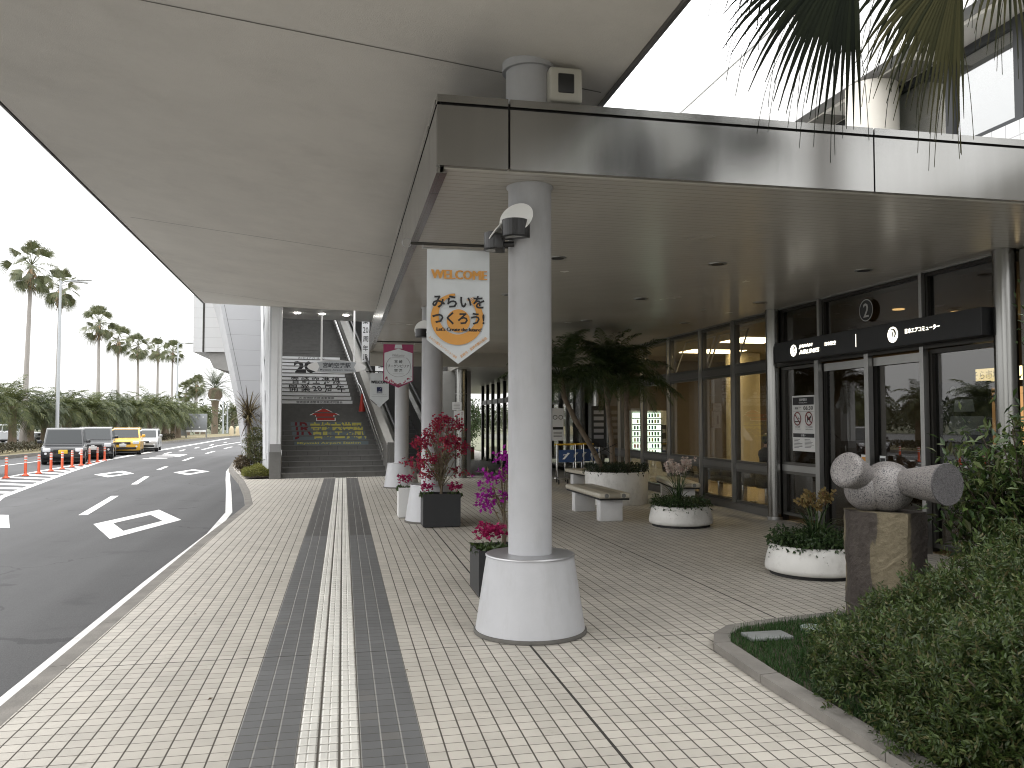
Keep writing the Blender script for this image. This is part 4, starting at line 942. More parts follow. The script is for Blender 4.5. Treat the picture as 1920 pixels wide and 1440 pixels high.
# ---- hall inside
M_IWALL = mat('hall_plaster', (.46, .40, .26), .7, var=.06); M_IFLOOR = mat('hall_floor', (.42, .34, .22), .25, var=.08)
MB(o).box(7.03, 15, 5.95, 22, -.02, .004).build('hall_floor', M_IFLOOR, tb)
MB(o).box(7.06, 15, 5.95, 34, 3.30, 3.40).build('hall_ceiling', mat('hall_ceiling_board', (.30, .26, .185), .8, var=.04), tb)
MB(o).box(14.9, 15, 12.7, 34, 0, 3.3).build('hall_back_wall', M_IWALL, tb)
MB(o).box(7.3, 14.9, 22.2, 22.3, 0, 3.3).build('hall_end_wall', mat('hall_brown', (.15, .12, .085), .6, var=.1), tb)
MB(o).box(7.10, 7.2, 12.42, 12.5, 0, 3.3).build('hall_partition', mat('hall_brown', (.15, .12, .085), .6), tb)
MB(o).box(7.2, 14.9, 12.42, 12.5, 0, 3.3).build('hall_partition', mat('hall_brown', (.15, .12, .085), .6), tb)
MB(o).box(7.0, 15, 34, 34.1, 0, 3.3).build('far_hall_wall', mat('hall_brown', (.15, .12, .085), .6), tb)
MB(o).box(6.95, 7.05, 28.05, 34, 0, 3.3).build('far_hall_wall', mat('hall_grey', (.20, .19, .17), .6, var=.1), tb)
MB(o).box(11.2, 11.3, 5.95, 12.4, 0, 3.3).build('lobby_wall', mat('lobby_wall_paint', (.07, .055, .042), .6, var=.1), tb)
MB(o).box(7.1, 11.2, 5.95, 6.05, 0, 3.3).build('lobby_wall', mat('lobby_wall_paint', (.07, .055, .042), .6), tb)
MB(o).lathe([(.42, .0), (.42, 3.295)], (9.9, 19.4), 36).build('hall_column', M_IWALL, tb)
M_WARM = mat('warm_panel_light', (.9, .85, .7), .4, emit=(1, .80, .46), estr=5.5)
for x0, x1, y0, y1 in ((8.15, 9.5, 18.4, 19.3), (7.95, 8.95, 15.5, 16.6), (11.0, 12.4, 18.4, 19.3), (11, 12.2, 15.5, 16.6), (8.3, 9.3, 13.0, 13.8), (12.6, 13.8, 14, 15)):  # first two panels are seen, the others added to light the hall
    MB(o).box(x0, x1, y0, y1, 3.285, 3.299).build('seen_or_added_panel_light', M_WARM, tb)
for x, y in ((8.25, 11.12), (9.33, 11.2), (8.6, 9.0), (9.8, 7.6)): MB(o).lathe([(.085, 3.285), (.085, 3.298)], (x, y), 20, False).build('lobby_lamp', mat('lobby_lamp_on', (.9, .8, .6), .4, emit=(1, .62, .25), estr=2.5), tb)
# cream door set deep in the hall, seen past the seats
f = MB(o); f.box(12.0, 12.08, 13.0, 17.5, 2.0, 2.5); f.box(12.0, 12.06, 14.6, 14.72, 0, 2.0); f.box(12.0, 12.06, 13.2, 17.5, .75, .84); f.box(11.9, 12.0, 14.2, 16.5, 1.9, 2.15)
f.build('inner_screen', mat('inner_screen_cream', (.55, .48, .34), .5), tb)
MB(o).box(12.1, 12.14, 13.0, 17.5, .0, 2.0).build('inner_screen_panel', M_IWALL, tb)
# ---- upper floors above the canopy
M_GRID = grid_material('upper_tiles', (.68, .68, .675), 1, 2, .30, .30, .035, (.36, .36, .37))
UX = 10.0
MB(o).box(UX, UX+.9, 0, 34, 8.40, 10.98).build('upper_tiled_wall', M_GRID, tb)
MB(o).box(UX+.901, 16, 0, 34, 8.42, 10.9).build('upper_slab', M_CONC, tb)
MB(o).box(UX-.02, UX+1, 0, 34, 10.982, 11.03).build('parapet_cap', M_ALU, tb)
MB(o).box(UX+.3, 11.2, 0, 34, 8.33, 8.395).build('upper_soffit', mat('upper_soffit_paint', (.82, .80, .75), .6, var=.03), tb)
for y in (13.4, 16.2, 19.3): MB(o).box(10.25, 10.85, y, y+1.1, 8.318, 8.329).build('soffit_vent', mat('vent_grey', (.22, .21, .19), .6), tb)
MB(o).box(10.85, 11.6, 0, 13.3, 3.9, 6.55).build('sill_wall', M_GRID, tb)
MB(o).box(10.9, 11.6, 13.3, 34, 3.9, 6.55).build('sill_wall', M_GRID, tb)
f = MB(o); WX = 10.95
for y in (.1, 2.6, 6.2, 9.0, 11.55, 13.15): f.box(WX-.06, WX+.1, y-.09, y+.09, 6.55, 8.33)
f.box(WX-.05, WX+.08, 0, 34, 8.18, 8.32); f.box(WX-.05, WX+.08, 0, 34, 6.56, 6.64)
for y in (15.6, 18.2, 21): f.box(WX-.05, WX+.09, y-.07, y+.07, 6.64, 8.18)
f.build('upper_window_frame', mat('upper_frame_dark', (.03, .032, .035), .4, .3), tb)
MB(o).box(WX, WX+.012, 0, 34, 6.64, 8.18).build('upper_glazing', glassmat('upper_glass', (.55, .57, .57), (1, 1, 1), .32), tb)
MB(o).box(12.0, 12.06, 0, 34, 6.3, 8.0).build('upper_room_blind', mat('room_blind', (.75, .76, .74), .8), tb)
MB(o).lathe([(.5, 3.93), (.5, 8.32)], (10.40, 14.7), 48).build('upper_column', mat('cream_column', (.62, .59, .53), .5, var=.03), tb)

# steel columns along the glass
def steel_column(y, label, x=6.88, r_=.115, top=3.418):
    t = thing('steel_column', label, 'column', (x, y, 0), 0, 'slim steel columns along the glass front')
    MB().lathe([(r_, .0), (r_, top)], n=32).build('shaft', M_BRUSH, t); MB().lathe([(r_+.012, .0015), (r_+.012, .05)], n=32).build('foot_ring', M_ALU, t)
    return t
steel_column(12.42, 'slim steel column left of the dark entrance doors, by the airline sign')
steel_column(7.55, 'slim steel column right of the dark entrance doors, behind the tall shrub')
steel_column(22.1, 'slim steel column behind the potted palms, far along the glass')
fc = thing('clad_column', 'square steel clad column with pasted notices at the passage mouth', 'column', (3.24, 23.2, 0))
MB().lathe([(.17, 0), (.17, 3.3)], n=32).build('shaft', M_BRUSH, fc); MB().lathe([(.173, 2.35), (.173, 2.37)], n=32).build('seam_ring', M_ALU, fc)
pw = thing('passage_wall', 'dark grey wall along the left side of the passage, behind the clad column', 'wall', (3.5, 23.8, 0))
MB((3.5, 23.8, 0)).box(3.44, 3.62, 23.85, 36, 0, 3.04).build('panel', mat('passage_wall_paint', (.11, .105, .10), .5, var=.12), pw); MB((3.5, 23.8, 0)).box(2.5, 3.43, 23.9, 24.05, 0, 3.04).build('end_panel', mat('passage_end_paint', (.20, .20, .19), .5, var=.1), pw)
# airline sign over the doors
sg = thing('airline_sign', 'long black sign box with glowing airline names above the entrance doors', 'sign', (6.77, 9.85, 2.67))
o = (6.77, 9.85, 2.67); SX = 6.68
MB(o).rbox(SX, SX+.2, 7.66, 12.02, 2.515, 2.822, r=.006, seg=1, smooth=False).build('sign_box', M_SIGNB, sg)
M_GLOW = mat('glowing_letters', (.9, .88, .8), .4, emit=(1, .94, .80), estr=2.2)
PM = plane_m((SX-.003, 9.84, 2.668), (0, -1, 0), (0, 0, 1)); P1 = lift(PM, .002)
w = MB(o); em = [MB(o), MB(o)]; ems = []
def emblem(at, r):
    disc2d(em[len(ems)], PM, at, r, 36); ems.append(at); d = MB(o)
    ring2d(d, P1, (at[0]-.05*r, at[1]+.12*r), r*.42, r*.72, -62, 95, 20, wfun=lambda t: .25+.9*math.sin(math.pi*(.1+.85*t))); ring2d(d, P1, (at[0]-.05*r, at[1]+.12*r), r*.50, r*.66, 95, 170, 10, wfun=lambda t: 1-.8*t)
    d.add([(at[0]-.05*r, at[1]+.40*r, 0), (at[0]+.25*r, at[1]+.5*r, 0), (at[0]-.02*r, at[1]-.45*r, 0), (at[0]-.22*r, at[1]-.40*r, 0)], [(0, 1, 2, 3)] if False else [(3, 2, 1, 0)], mtx=P1)
    put_text(d, 'JAL', P1, w=.62*r, h=.24*r, at=(at[0], at[1]-.66*r), bold=.01); return d
d1 = emblem((-1.60, -.005), .088); d2 = emblem((.72, .0), .098)
put_text(w, 'JAPAN', PM, w=.36, h=.06, at=(-1.265, .036), heavy=.007, shear=.18); put_text(w, 'AIRLINES', PM, w=.53, h=.06, at=(-1.175, -.045), heavy=.007, shear=.18)
put_text(w, '日本航空', PM, w=.27, h=.058, at=(-.63, .018), bold=.02); put_text(w, '日本エアコミューター', PM, w=.60, h=.062, at=(1.25, .018), bold=.02)
rect2d(w, PM, -.042, -.032, -.085, .085)
w = w.build('glowing_lettering', M_GLOW, sg)
for d, e_ in zip((d1, d2), em): d.build('emblem_mark', M_SIGNB, e_.build('round_emblem', M_GLOW, sg))
# round number 2 on the glass over the doors
nb = MB((6.95, 10.03, 3.1)); PM = plane_m((6.944, 10.03, 3.10), (0, -1, 0), (0, 0, 1)); disc2d(nb, PM, (0, 0), .155, 40)
nb = nb.build('door_number', mat('number_disc', (.03, .032, .034), .5)); nb.location = (6.95, 10.03, 3.1); tag(nb, 'round dark disc with a grey number 2 on the glass above the doors', 'number sign')
w = MB((6.95, 10.03, 3.1)); ring2d(w, lift(PM, .002), (0, 0), .138, .150); put_text(w, '2', lift(PM, .002), w=.11, h=.19, heavy=.006); w.build('grey_numeral', mat('numeral_grey', (.52, .52, .52), .5), nb)
# notice on the door glass
nt_ = thing('door_notice', 'white notice with no smoking and no pets symbols on the door glass', 'notice', (6.94, 11.63, 1.56))
o = (6.94, 11.63, 1.56); PM = plane_m((6.936, 11.63, 1.56), (0, -1, 0), (0, 0, 1)); P1, P2, P3 = (lift(PM, k) for k in (.002, .004, .006))
MB(o).box(6.938, 6.946, 11.31, 11.95, 1.13, 1.99).build('sheet', mat('notice_white', (.66, .66, .65), .5), nt_)
w = MB(o); rect2d(w, PM, -.30, .30, .285, .405); rect2d(w, PM, -.30, .30, -.215, -.155); rect2d(w, PM, -.29, .29, .182, .185)
put_text(w, '06:30', PM, w=.27, h=.06, at=(.14, .235), bold=.02); put_text(w, '開館', PM, w=.09, h=.035, at=(-.19, .235), bold=.01); put_text(w, 'Open', PM, w=.07, h=.022, at=(-.09, .247))
# cigarette and dog marks
w.add([(-.235, .02, 0), (-.10, .02, 0), (-.10, .036, 0), (-.235, .036, 0)], [(0, 1, 2, 3)], mtx=P1); ring2d(w, P1, (-.13, .06), .012, .019, 0, 200, 12); ring2d(w, P1, (-.115, .085), .012, .019, 120, 330, 12)
w.add([(.115, .02, 0), (.13, .02, 0), (.135, .05, 0), (.175, .05, 0), (.178, .02, 0), (.193, .02, 0), (.20, .075, 0), (.225, .095, 0), (.21, .125, 0), (.185, .10, 0), (.13, .085, 0), (.105, .105, 0), (.11, .075, 0)], [tuple(range(13))], mtx=P1)
put_text(w, '館内禁煙', PM, w=.13, h=.028, at=(-.165, -.055)); put_text(w, 'ペット同伴禁止', PM, w=.20, h=.028, at=(.16, -.055)); put_text(w, 'No Smoking', PM, w=.15, h=.018, at=(-.165, -.09)); put_text(w, 'No Pets Allowed', PM, w=.2, h=.018, at=(.16, -.09))
for k in range(7): rect2d(w, PM, -.27, -.27+random.uniform(.12, .24), -.25-.022*k, -.243-.022*k); rect2d(w, PM, .03, .03+random.uniform(.15, .25), -.25-.02*k, -.244-.02*k)
w.build('black_print', M_INK, nt_)
w = MB(o); put_text(w, '営業時間案内', P1, w=.22, h=.042, at=(0, .365), bold=.01); put_text(w, 'Opening Hours', P1, w=.24, h=.025, at=(0, .318)); put_text(w, 'お願い', P1, w=.14, h=.034, at=(0, -.185)); w.build('white_print', M_STICK, nt_)
w = MB(o)
for x in (-.165, .16):
    ring2d(w, P2, (x, .072), .088, .108); w.add([(x-.075, .072+.058, 0), (x-.06, .072+.072, 0), (x+.075, .072-.058, 0), (x+.06, .072-.072, 0)], [(3, 2, 1, 0)], mtx=P2)
w.build('prohibition_rings', mat('dark_red_print', (.16, .02, .025), .5), nt_)
# small stickers on the sliding doors
for k, y in enumerate((9.95+.18, 9.95-.22)):
    t = MB(); PM = plane_m((6.94, y, 1.0), (0, -1, 0), (0, 0, 1)); rect2d(t, PM, -.06, .06, .02, .14); rect2d(t, PM, -.06, .06, -.18, .0)
    t = t.build('door_sticker', M_STICK); tag(t, ['small white stickers on the left sliding door leaf', 'small white stickers on the right sliding door leaf'][k], 'sticker', 'stickers on the sliding doors')
    s_ = MB(); rect2d(s_, lift(PM, .002), -.05, .05, .05, .11); disc2d(s_, lift(PM, .002), (0, -.07), .035); s_.build('printed_mark', M_INK if k else M_ORANGE, t)
# floor guide inside the lobby
fg = thing('floor_guide', 'dark floor guide board with numbered storeys behind the door glass', 'notice board', (8.0, 9.58, 1.5))
o = (8.0, 9.58, 1.5); MB(o).box(8.0, 8.06, 9.10, 10.02, .55, 2.11).build('board', mat('guide_navy', (.022, .03, .038), .5), fg)
PM = plane_m((7.996, 9.56, 1.5), (0, -1, 0), (0, 0, 1)); w = MB(o)
for k, (z, c) in enumerate(((.33, '4F'), (.16, '3F'), (-.12, '2F'), (-.5, '1F'))): put_text(w, c, PM, w=.05, h=.05, at=(-.36, z))
put_text(w, '館内のご案内', PM, w=.24, h=.055, at=(.05, .53)); put_text(w, 'FLOOR GUIDE', PM, w=.22, h=.03, at=(.06, .46)); disc2d(w, PM, (-.14, .50), .06)
w.build('white_lettering', mat('guide_white', (.6, .62, .62), .5, emit=(.6, .65, .65), estr=.12), fg)
w = MB(o)
for (x, z, a, b, h) in ((.05, .30, .16, .19, .16), (.10, .04, .30, .36, .24), (.06, -.30, .34, .40, .2)): w.add([(x-b, z-h/2, 0), (x+b, z-h/2, 0), (x+a, z+h/2, 0), (x-a, z+h/2, 0)], [(0, 1, 2, 3)], mtx=PM)
w.build('storey_plans', mat('plan_grey', (.25, .28, .28), .5, emit=(.4, .45, .45), estr=.15), fg)
# lit market sign deeper in
lm = thing('market_sign', 'lit yellow market sign deep inside, right of the floor guide board', 'sign', (10.0, 11.2, 2.32))
o = (10.0, 11.2, 2.32); MB(o).box(10, 10.15, 10.55, 11.62, 2.23, 2.43).build('light_box', mat('lit_sign', (.9, .8, .5), .4, emit=(1, .80, .42), estr=2.4), lm)
w = MB(o); put_text(w, 'そら市場', plane_m((9.997, 11.4, 2.33), (0, -1, 0), (0, 0, 1)), w=.56, h=.14, bold=.0); w.build('dark_lettering', M_GREYI, lm)
MB(o).box(10.02, 10.14, 10.3, 11.38, 1.2, 2.12).build('shop_banner', mat('shop_banner_orange', (.55, .33, .16), .5, emit=(1, .55, .22), estr=.5), lm)
w = MB(o); put_text(w, 'そら', plane_m((10.016, 11.1, 1.98), (0, -1, 0), (0, 0, 1)), w=.5, h=.22, bold=.03); w.build('black_lettering', M_INK, lm)

# ================================================================ PLANTS under the canopy
L_IVY = leafmat('ivy_leaves', [(.020, .038, .014), (.035, .065, .022), (.06, .09, .035)], .35, .15)
L_DARK = leafmat('dark_ground_leaves', [(.012, .022, .010), (.022, .04, .016)], .45, .1)
L_ORCH = leafmat('strap_leaves', [(.025, .05, .018), (.045, .08, .025)], .4, .15)
L_WFLOW = leafmat('pale_petals', [(.62, .52, .46), (.70, .62, .56), (.50, .36, .32)], .6, .3)
L_YFLOW = leafmat('ochre_petals', [(.17, .12, .04), (.24, .18, .07), (.12, .06, .025)], .6, .3)
L_BRED = leafmat('red_bracts', [(.34, .03, .05), (.42, .05, .08), (.26, .015, .05), (.30, .02, .10)], .6, .35)
L_BPUR = leafmat('purple_bracts', [(.28, .01, .25), (.36, .02, .32), (.22, .005, .18)], .6, .35)
L_CYC = leafmat('crimson_petals', [(.30, .008, .075), (.38, .02, .12), (.20, .005, .05)], .6, .3)
L_BLEAF = leafmat('variegated_leaves', [(.16, .15, .06), (.26, .24, .13), (.09, .11, .035)], .5, .3)
L_GREEN = leafmat('mid_green_leaves', [(.03, .055, .015), (.055, .085, .025)], .45, .2)
PETAL = np.array([(0, 0, 0), (.5, .5, .15), (0, 1, .05), (-.5, .5, .15)])
def arch(mb, base, az, el, L, droop, w=.012, n=8):
    d = V3((math.cos(az)*math.cos(el), math.sin(az)*math.cos(el), math.sin(el))); s_ = V3((-math.sin(az), math.cos(az), 0)); p = V3(base); v = []; f = []
    for i in range(n+1):
        t = i/n; ww = w*(1-.85*t**2); v += [p-s_*ww, p+s_*ww]; p = p+d*L/n; d = d+V3((0, 0, -droop/n)); d /= np.linalg.norm(d)
    for i in range(n): f.append((2*i, 2*i+1, 2*i+3, 2*i+2))
    mb.add(v, f)
def bowl(x, y, r, label, group):
    t = thing('bowl_planter', label, 'planter', (x, y, 0), 0, group)
    MB().lathe([(r*.93, .035), (r*.995, .05), (r*1.0, .09), (r*.975, .16), (r*.93, .24), (r*.885, .30), (r*.86, .312), (r*.82, .305), (r*.80, .26)], n=64).build('bowl', M_POT, t)
    MB().lathe([(r*.9, .0), (r*.9, .034)], n=48).build('foot', M_BLK, t)
    MB().lathe([(r*.80, .262), (r*.3, .29)], n=40).build('earth', M_SOIL, t); return t
def ivy_ring(x, y, r, z, label, seed=0, n=1700, group=None):
    m = MB((x, y, z)); k = n
    a = rng.random(k)*2*math.pi; q = r*np.sqrt(rng.random(k))*1.06; lump = .5+.5*np.sin(a*5+seed)+.3*np.sin(a*11)
    p = np.stack([x+q*np.cos(a), y+q*np.sin(a), z+.02+rng.random(k)*(.10+.05*lump)-.10*np.clip((q/r-.9)/.15, 0, 1)*rng.random(k)], 1)
    ax = np.stack([np.cos(a), np.sin(a), rng.normal(size=k)*.7], 1)+rng.normal(size=(k, 3))*.6
    leaf_cloud(m, p, ax, rng.uniform(.035, .06, k), .75)
    for j in range(9):
        aa = random.uniform(0, 6.28); n2 = 10; tt = np.linspace(0, 1, n2); pp = np.stack([x+(r+.03*tt)*np.cos(aa+.1*tt), y+(r+.03*tt)*np.sin(aa+.1*tt), z-.02-tt*random.uniform(.06, .14)], 1)
        leaf_cloud(m, pp, rng.normal(size=(n2, 3))+V3((math.cos(aa), math.sin(aa), -.5)), .045, .75)
    o = m.build('ivy', L_IVY); o.location = (x, y, z); return tag(o, label, 'plant', group)
def orchid(x, y, z, label, fl, nsp, h, flower_n, spread):
    t = thing('orchid', label, 'plant', (x, y, z))
    m = MB()
    for i in range(34): arch(m, (random.uniform(-.05, .05), random.uniform(-.05, .05), 0), random.uniform(0, 6.28), R(random.uniform(48, 84)), random.uniform(.38, .62), random.uniform(.9, 2.4), .011)
    m.build('leaves', L_ORCH, t)
    s_ = MB(); f = MB()
    for i in range(nsp):
        a = 6.28*i/nsp+.6; b = V3((.03*math.cos(a), .03*math.sin(a), 0)); tip = V3((spread*math.cos(a), spread*math.sin(a)*.7, h*random.uniform(.85, 1.05))); mid = (b+tip)/2+V3((0, 0, .05))
        s_.tube([b, mid, tip], [.007, .006, .004], 5)
        for k in range(flower_n):
            u = .56+.44*k/flower_n; c = (mid*(1-u)+tip*u)*1.0+(b*0)+rng.normal(size=3)*V3((.035, .035, .015)); 
            dirs = np.stack([[math.cos(j*1.256+k), math.sin(j*1.256+k)*.6, math.sin(j*1.256+k)] for j in range(5)])+rng.normal(size=(5, 3))*.25
            leaf_cloud(f, np.repeat(c[None], 5, 0), dirs, random.uniform(.040, .056), .75, PETAL)
    s_.build('stem', M_BARK if False else mat('green_stem', (.06, .09, .03), .5), t); f.build('flowers', fl, t); return t
G1 = 'round white bowl planters on the tiles'
bowl(5.08, 12.02, .485, 'white bowl planter with the pale orchid, near the palm bench', G1)
ivy_ring(5.08, 12.02, .42, .29, 'dark trailing ivy filling the bowl with the pale orchid', 1)
orchid(5.05, 12.02, .33, 'pale cream orchid spikes and strap leaves in the bowl by the bench', L_WFLOW, 5, .70, 16, .17)
pz = MB((4.86, 11.86, .34))
for k in range(5): arch(pz, (4.86, 11.86, .33), 2.2+.5*k, 1.1, .3, 2, .01)
bowl(4.86, 7.98, .50, 'white bowl planter with ochre orchids, beside the rock pedestal', G1)
ivy_ring(4.86, 7.98, .43, .29, 'dark trailing ivy filling the bowl with the ochre orchids', 3, 2600)
orchid(4.90, 7.98, .33, 'ochre yellow orchid spikes in the bowl beside the rock pedestal', L_YFLOW, 5, .50, 12, .15)
# ---- round pot with three palms and benches around it
tp = thing('palm_pot', 'large round cream pot holding three small palms between the benches', 'planter', (5.24, 15.55, 0))
MB().lathe([(.60, .0), (.615, .60), (.61, .62), (.57, .62), (.565, .5)], n=64).build('pot', M_POT, tp); MB().lathe([(.564, .52), (.2, .55)], n=40).build('earth', M_SOIL, tp)
m = MB((5.24, 15.55, .6)); k = 2600; a = rng.random(k)*6.283; q = .64*np.sqrt(rng.random(k))
leaf_cloud(m, np.stack([5.24+q*np.cos(a), 15.55+q*np.sin(a), .58+rng.random(k)*.19-.1*np.clip(q/.6-.9, 0, 1)], 1), rand_dirs(k)+V3((0, 0, .3)), rng.uniform(.04, .065, k), .6)
o_ = m.build('pot_groundcover', L_DARK); o_.location = (5.24, 15.55, .6); tag(o_, 'dark leafy groundcover around the palm stems in the cream pot', 'plant')
L_PALM = leafmat('potted_palm_leaves', [(.026, .045, .016), (.048, .078, .026), (.075, .10, .036)], .4, .2)
def potted_palm(path, label, nf=26, L=(1.0, 1.35), seed=0):
    b = path[0]; t = thing('potted_palm', label, 'palm', b, 0, 'small palms in the cream pot')
    MB(b).tube(path, [.055]+[.05]*(len(path)-2)+[.062], 10).build('trunk', M_BARK, t)
    m = MB(b); c = V3(path[-1])
    sk = MB(b)
    for i in range(30):
        arch(sk, c-V3((0, 0, random.uniform(0, .28))), random.uniform(0, 6.28), R(random.uniform(20, 75)), random.uniform(.10, .2), .6, .014)
    sk.build('leaf_bases', mat('leaf_base_fibre', (.06, .045, .03), .9), t)
    for i in range(nf):
        frond(m, c, i*2.4+seed, R(random.uniform(8, 82)), random.uniform(*L), random.uniform(1.3, 2.5), 30, .27, .024, .35)
    m.build('crown', L_PALM, t); return t
potted_palm([(4.98, 15.45, .56), (4.72, 15.42, 1.05), (4.35, 15.35, 1.62), (4.12, 15.3, 2.05), (4.05, 15.3, 2.42)], 'small potted palm with a leaning curved stem, left one of three', 32, seed=.3)
potted_palm([(5.24, 15.75, .56), (5.22, 15.77, 1.2), (5.12, 15.7, 1.9), (5.08, 15.7, 2.5)], 'small potted palm with straight stem, middle one of three', 30, seed=1.1)
potted_palm([(5.46, 15.5, .56), (5.45, 15.5, 1.1), (5.44, 15.5, 1.8), (5.44, 15.5, 2.4)], 'small potted palm with the shaggy straight stem, right one of three', 30, seed=2.0)
st_ = MB((5.24, 15.7, .6)); st_.tube([(4.3, 15.3, 1.5), (5.2, 15.72, .95)], .006, 5); st_.tube([(4.72, 15.35, .95), (5.3, 15.7, 1.15)], .008, 5); o_ = st_.build('palm_stay', M_BLK); o_.location = (5.24, 15.7, .6); tag(o_, 'thin dark stays tying the leaning potted palm', 'stay')
M_SEAT = grid_material('seat_tiles', (.50, .465, .385), 1, 0, .13, 3.0, .03, (.30, .27, .21), .35)
def bench(x, y, rz, L, label, w=.52):
    t = thing('pot_bench', label, 'bench', (x, y, 0), rz, 'cream tiled benches round the palm pot')
    s_ = MB(); s_.rbox(-w/2, w/2, -L/2, L/2, .375, .462, r=.035, seg=4); s_.build('seat', M_SEAT, t)
    MB().box(-w/2+.02, w/2-.02, -L/2+.02, L/2-.02, .35, .374).build('seat_frame', M_BLK, t)
    for xx in (-w*.27, w*.27): MB().lathe([(.035, 0), (.035, .006)], n=20, mtx=Matrix.Translation((xx, -L/2-.001, .42)) @ Matrix.Rotation(R(90), 4, 'X'), smooth=False).build('end_cap', mat('cap_grey', (.2, .2, .19), .5, .5), t)
    for yy in (-L*.36, L*.36): MB().rbox(-.19, .19, yy-.10, yy+.10, 0, .349, r=.012, seg=2).build('leg', mat('bench_leg_paint', (.60, .60, .60), .55, var=.08), t)
    return t
bench(4.20, 13.55, R(0), 2.05, 'cream tiled bench in front of the palm pot, nearest of three')
bench(5.55, 18.3, R(4), 2.1, 'cream tiled bench behind the palm pot, half hidden')
bench(6.35, 15.2, R(-12), 1.9, 'cream tiled bench on the right of the palm pot, behind the white bowl')

# ---- bougainvillea and flower boxes
def box_planter(name, x0, x1, y0, y1, h, m_, label, cat='planter'):
    cx, cy = (x0+x1)/2, (y0+y1)/2; t = thing(name, label, cat, (cx, cy, 0)); w, d = (x1-x0)/2, (y1-y0)/2
    b = MB(); e = .022
    b.box(-w, w, -d, -d+e, .015, h); b.box(-w, w, d-e, d, .015, h); b.box(-w, -w+e, -d+e, d-e, .015, h); b.box(w-e, w, -d+e, d-e, .015, h); b.box(-w+e, w-e, -d+e, d-e, .01, .03); b.build('box', m_, t)
    MB().box(-w+e+.001, w-e-.001, -d+e+.001, d-e-.001, .031, h-.05).build('earth', M_SOIL, t); return t
M_PLBK = mat('black_planter', (.018, .019, .021), .55, var=.2, vscale=2)
def bougainvillea(x, y, z, label, fm, H, Wd, nst, nf, leafn, seed, lean=(0, 0), zmin=.25):
    random.seed(seed); t = thing('bougainvillea', label, 'shrub', (x, y, z))
    s_ = MB(); tips = []
    s_.tube([(0, 0, -.05), (.02, 0, .15), (.0, .02, .32)], [.024, .02, .016], 8)
    for i in range(nst):
        a = 2.4*i+seed; hh = H*random.uniform(zmin, 1); rr = Wd*random.uniform(.35, 1)*math.sin(math.pi*min(.95, .25+.6*hh/H))
        e = V3((rr*math.cos(a)+lean[0]*hh, rr*math.sin(a)*.8+lean[1]*hh, hh)); b = V3((0, 0, .1+.25*random.random())); mid = b*.45+e*.55+V3((0, 0, .10*H))
        s_.tube([b, mid, e], [.007, .005, .003], 5); tips.append((b, mid, e))
    s_.build('stems', mat('woody_stem', (.14, .11, .075), .8), t)
    f = MB(); l = MB()
    for b, mid, e in tips:
        for u in rng.random(leafn): 
            c = (b*(1-u)+mid*u if random.random() < .45 else mid*(1-u)+e*u)+rng.normal(size=3)*.03
            leaf_cloud(l, c[None], rand_dirs(1)+V3((0, 0, .1)), random.uniform(.035, .06), .6)
        nn = int(nf*random.uniform(.5, 1.4)); c = e[None]+rng.normal(size=(nn, 3))*V3((.05, .05, .04))
        for j in range(3): leaf_cloud(f, c, rand_dirs(nn)+V3((0, 0, .25)), rng.uniform(.028, .048, nn), .85, PETAL)
    l.build('leaves', L_BLEAF, t); f.build('bracts', fm, t); return t
def cyclamen(x, y, z, label, n, sx, sy, h, seed):
    t = thing('bedding_flowers', label, 'flowers', (x, y, z), 0, 'crimson bedding flowers in the boxes')
    l = MB(); k = n*5; leaf_cloud(l, rng.uniform(-1, 1, (k, 3))*V3((sx, sy, .02))+V3((0, 0, .02)), rand_dirs(k)+V3((0, 0, -.1)), rng.uniform(.04, .07, k), .8); l.build('leaves', L_GREEN, t)
    f = MB(); c = rng.uniform(-1, 1, (n, 3))*V3((sx, sy, 0))+V3((0, 0, h))+rng.normal(size=(n, 3))*.02+np.stack([np.zeros(n), np.zeros(n), rng.random(n)*h*.7], 1)
    for j in range(4): leaf_cloud(f, c, rand_dirs(n)+V3((0, 0, .6)), rng.uniform(.03, .05, n), .75, PETAL)
    f.build('petals', L_CYC, t); return t
box_planter('flower_box', 1.178, 1.742, 12.47, 12.88, .50, M_PLBK, 'big black square planter of red bougainvillea before the second column')
bougainvillea(1.46, 12.68, .45, 'red flowering bougainvillea in the big black planter', L_BRED, 1.20, .54, 46, 24, 12, 3)
cyclamen(1.24, 12.6, .46, 'crimson flowers in the left corner of the big black planter', 34, .09, .13, .10, 1)
cyclamen(1.68, 12.6, .46, 'crimson flowers in the right corner of the big black planter', 34, .09, .13, .10, 2)
box_planter('flower_box', .90, 1.30, 13.78, 14.2, .50, mat('white_planter', (.60, .60, .59), .5, var=.06), 'white square planter peeping out left behind the second column')
cyclamen(1.02, 13.95, .46, 'crimson flowers in the white planter behind the second column', 46, .13, .16, .13, 5)
box_planter('flower_box', 1.21, 1.74, 7.46, 8.0, .42, M_PLBK, 'dark planter half hidden behind the base of the nearest column')
cyclamen(1.36, 7.72, .38, 'crimson flowers in the dark planter behind the nearest column', 90, .14, .2, .14, 7)
bougainvillea(1.50, 7.80, .46, 'purple bougainvillea trailing out behind the nearest column', L_BPUR, .92, .24, 11, 16, 9, 11, lean=(-.10, 0), zmin=.35)
random.seed(21)
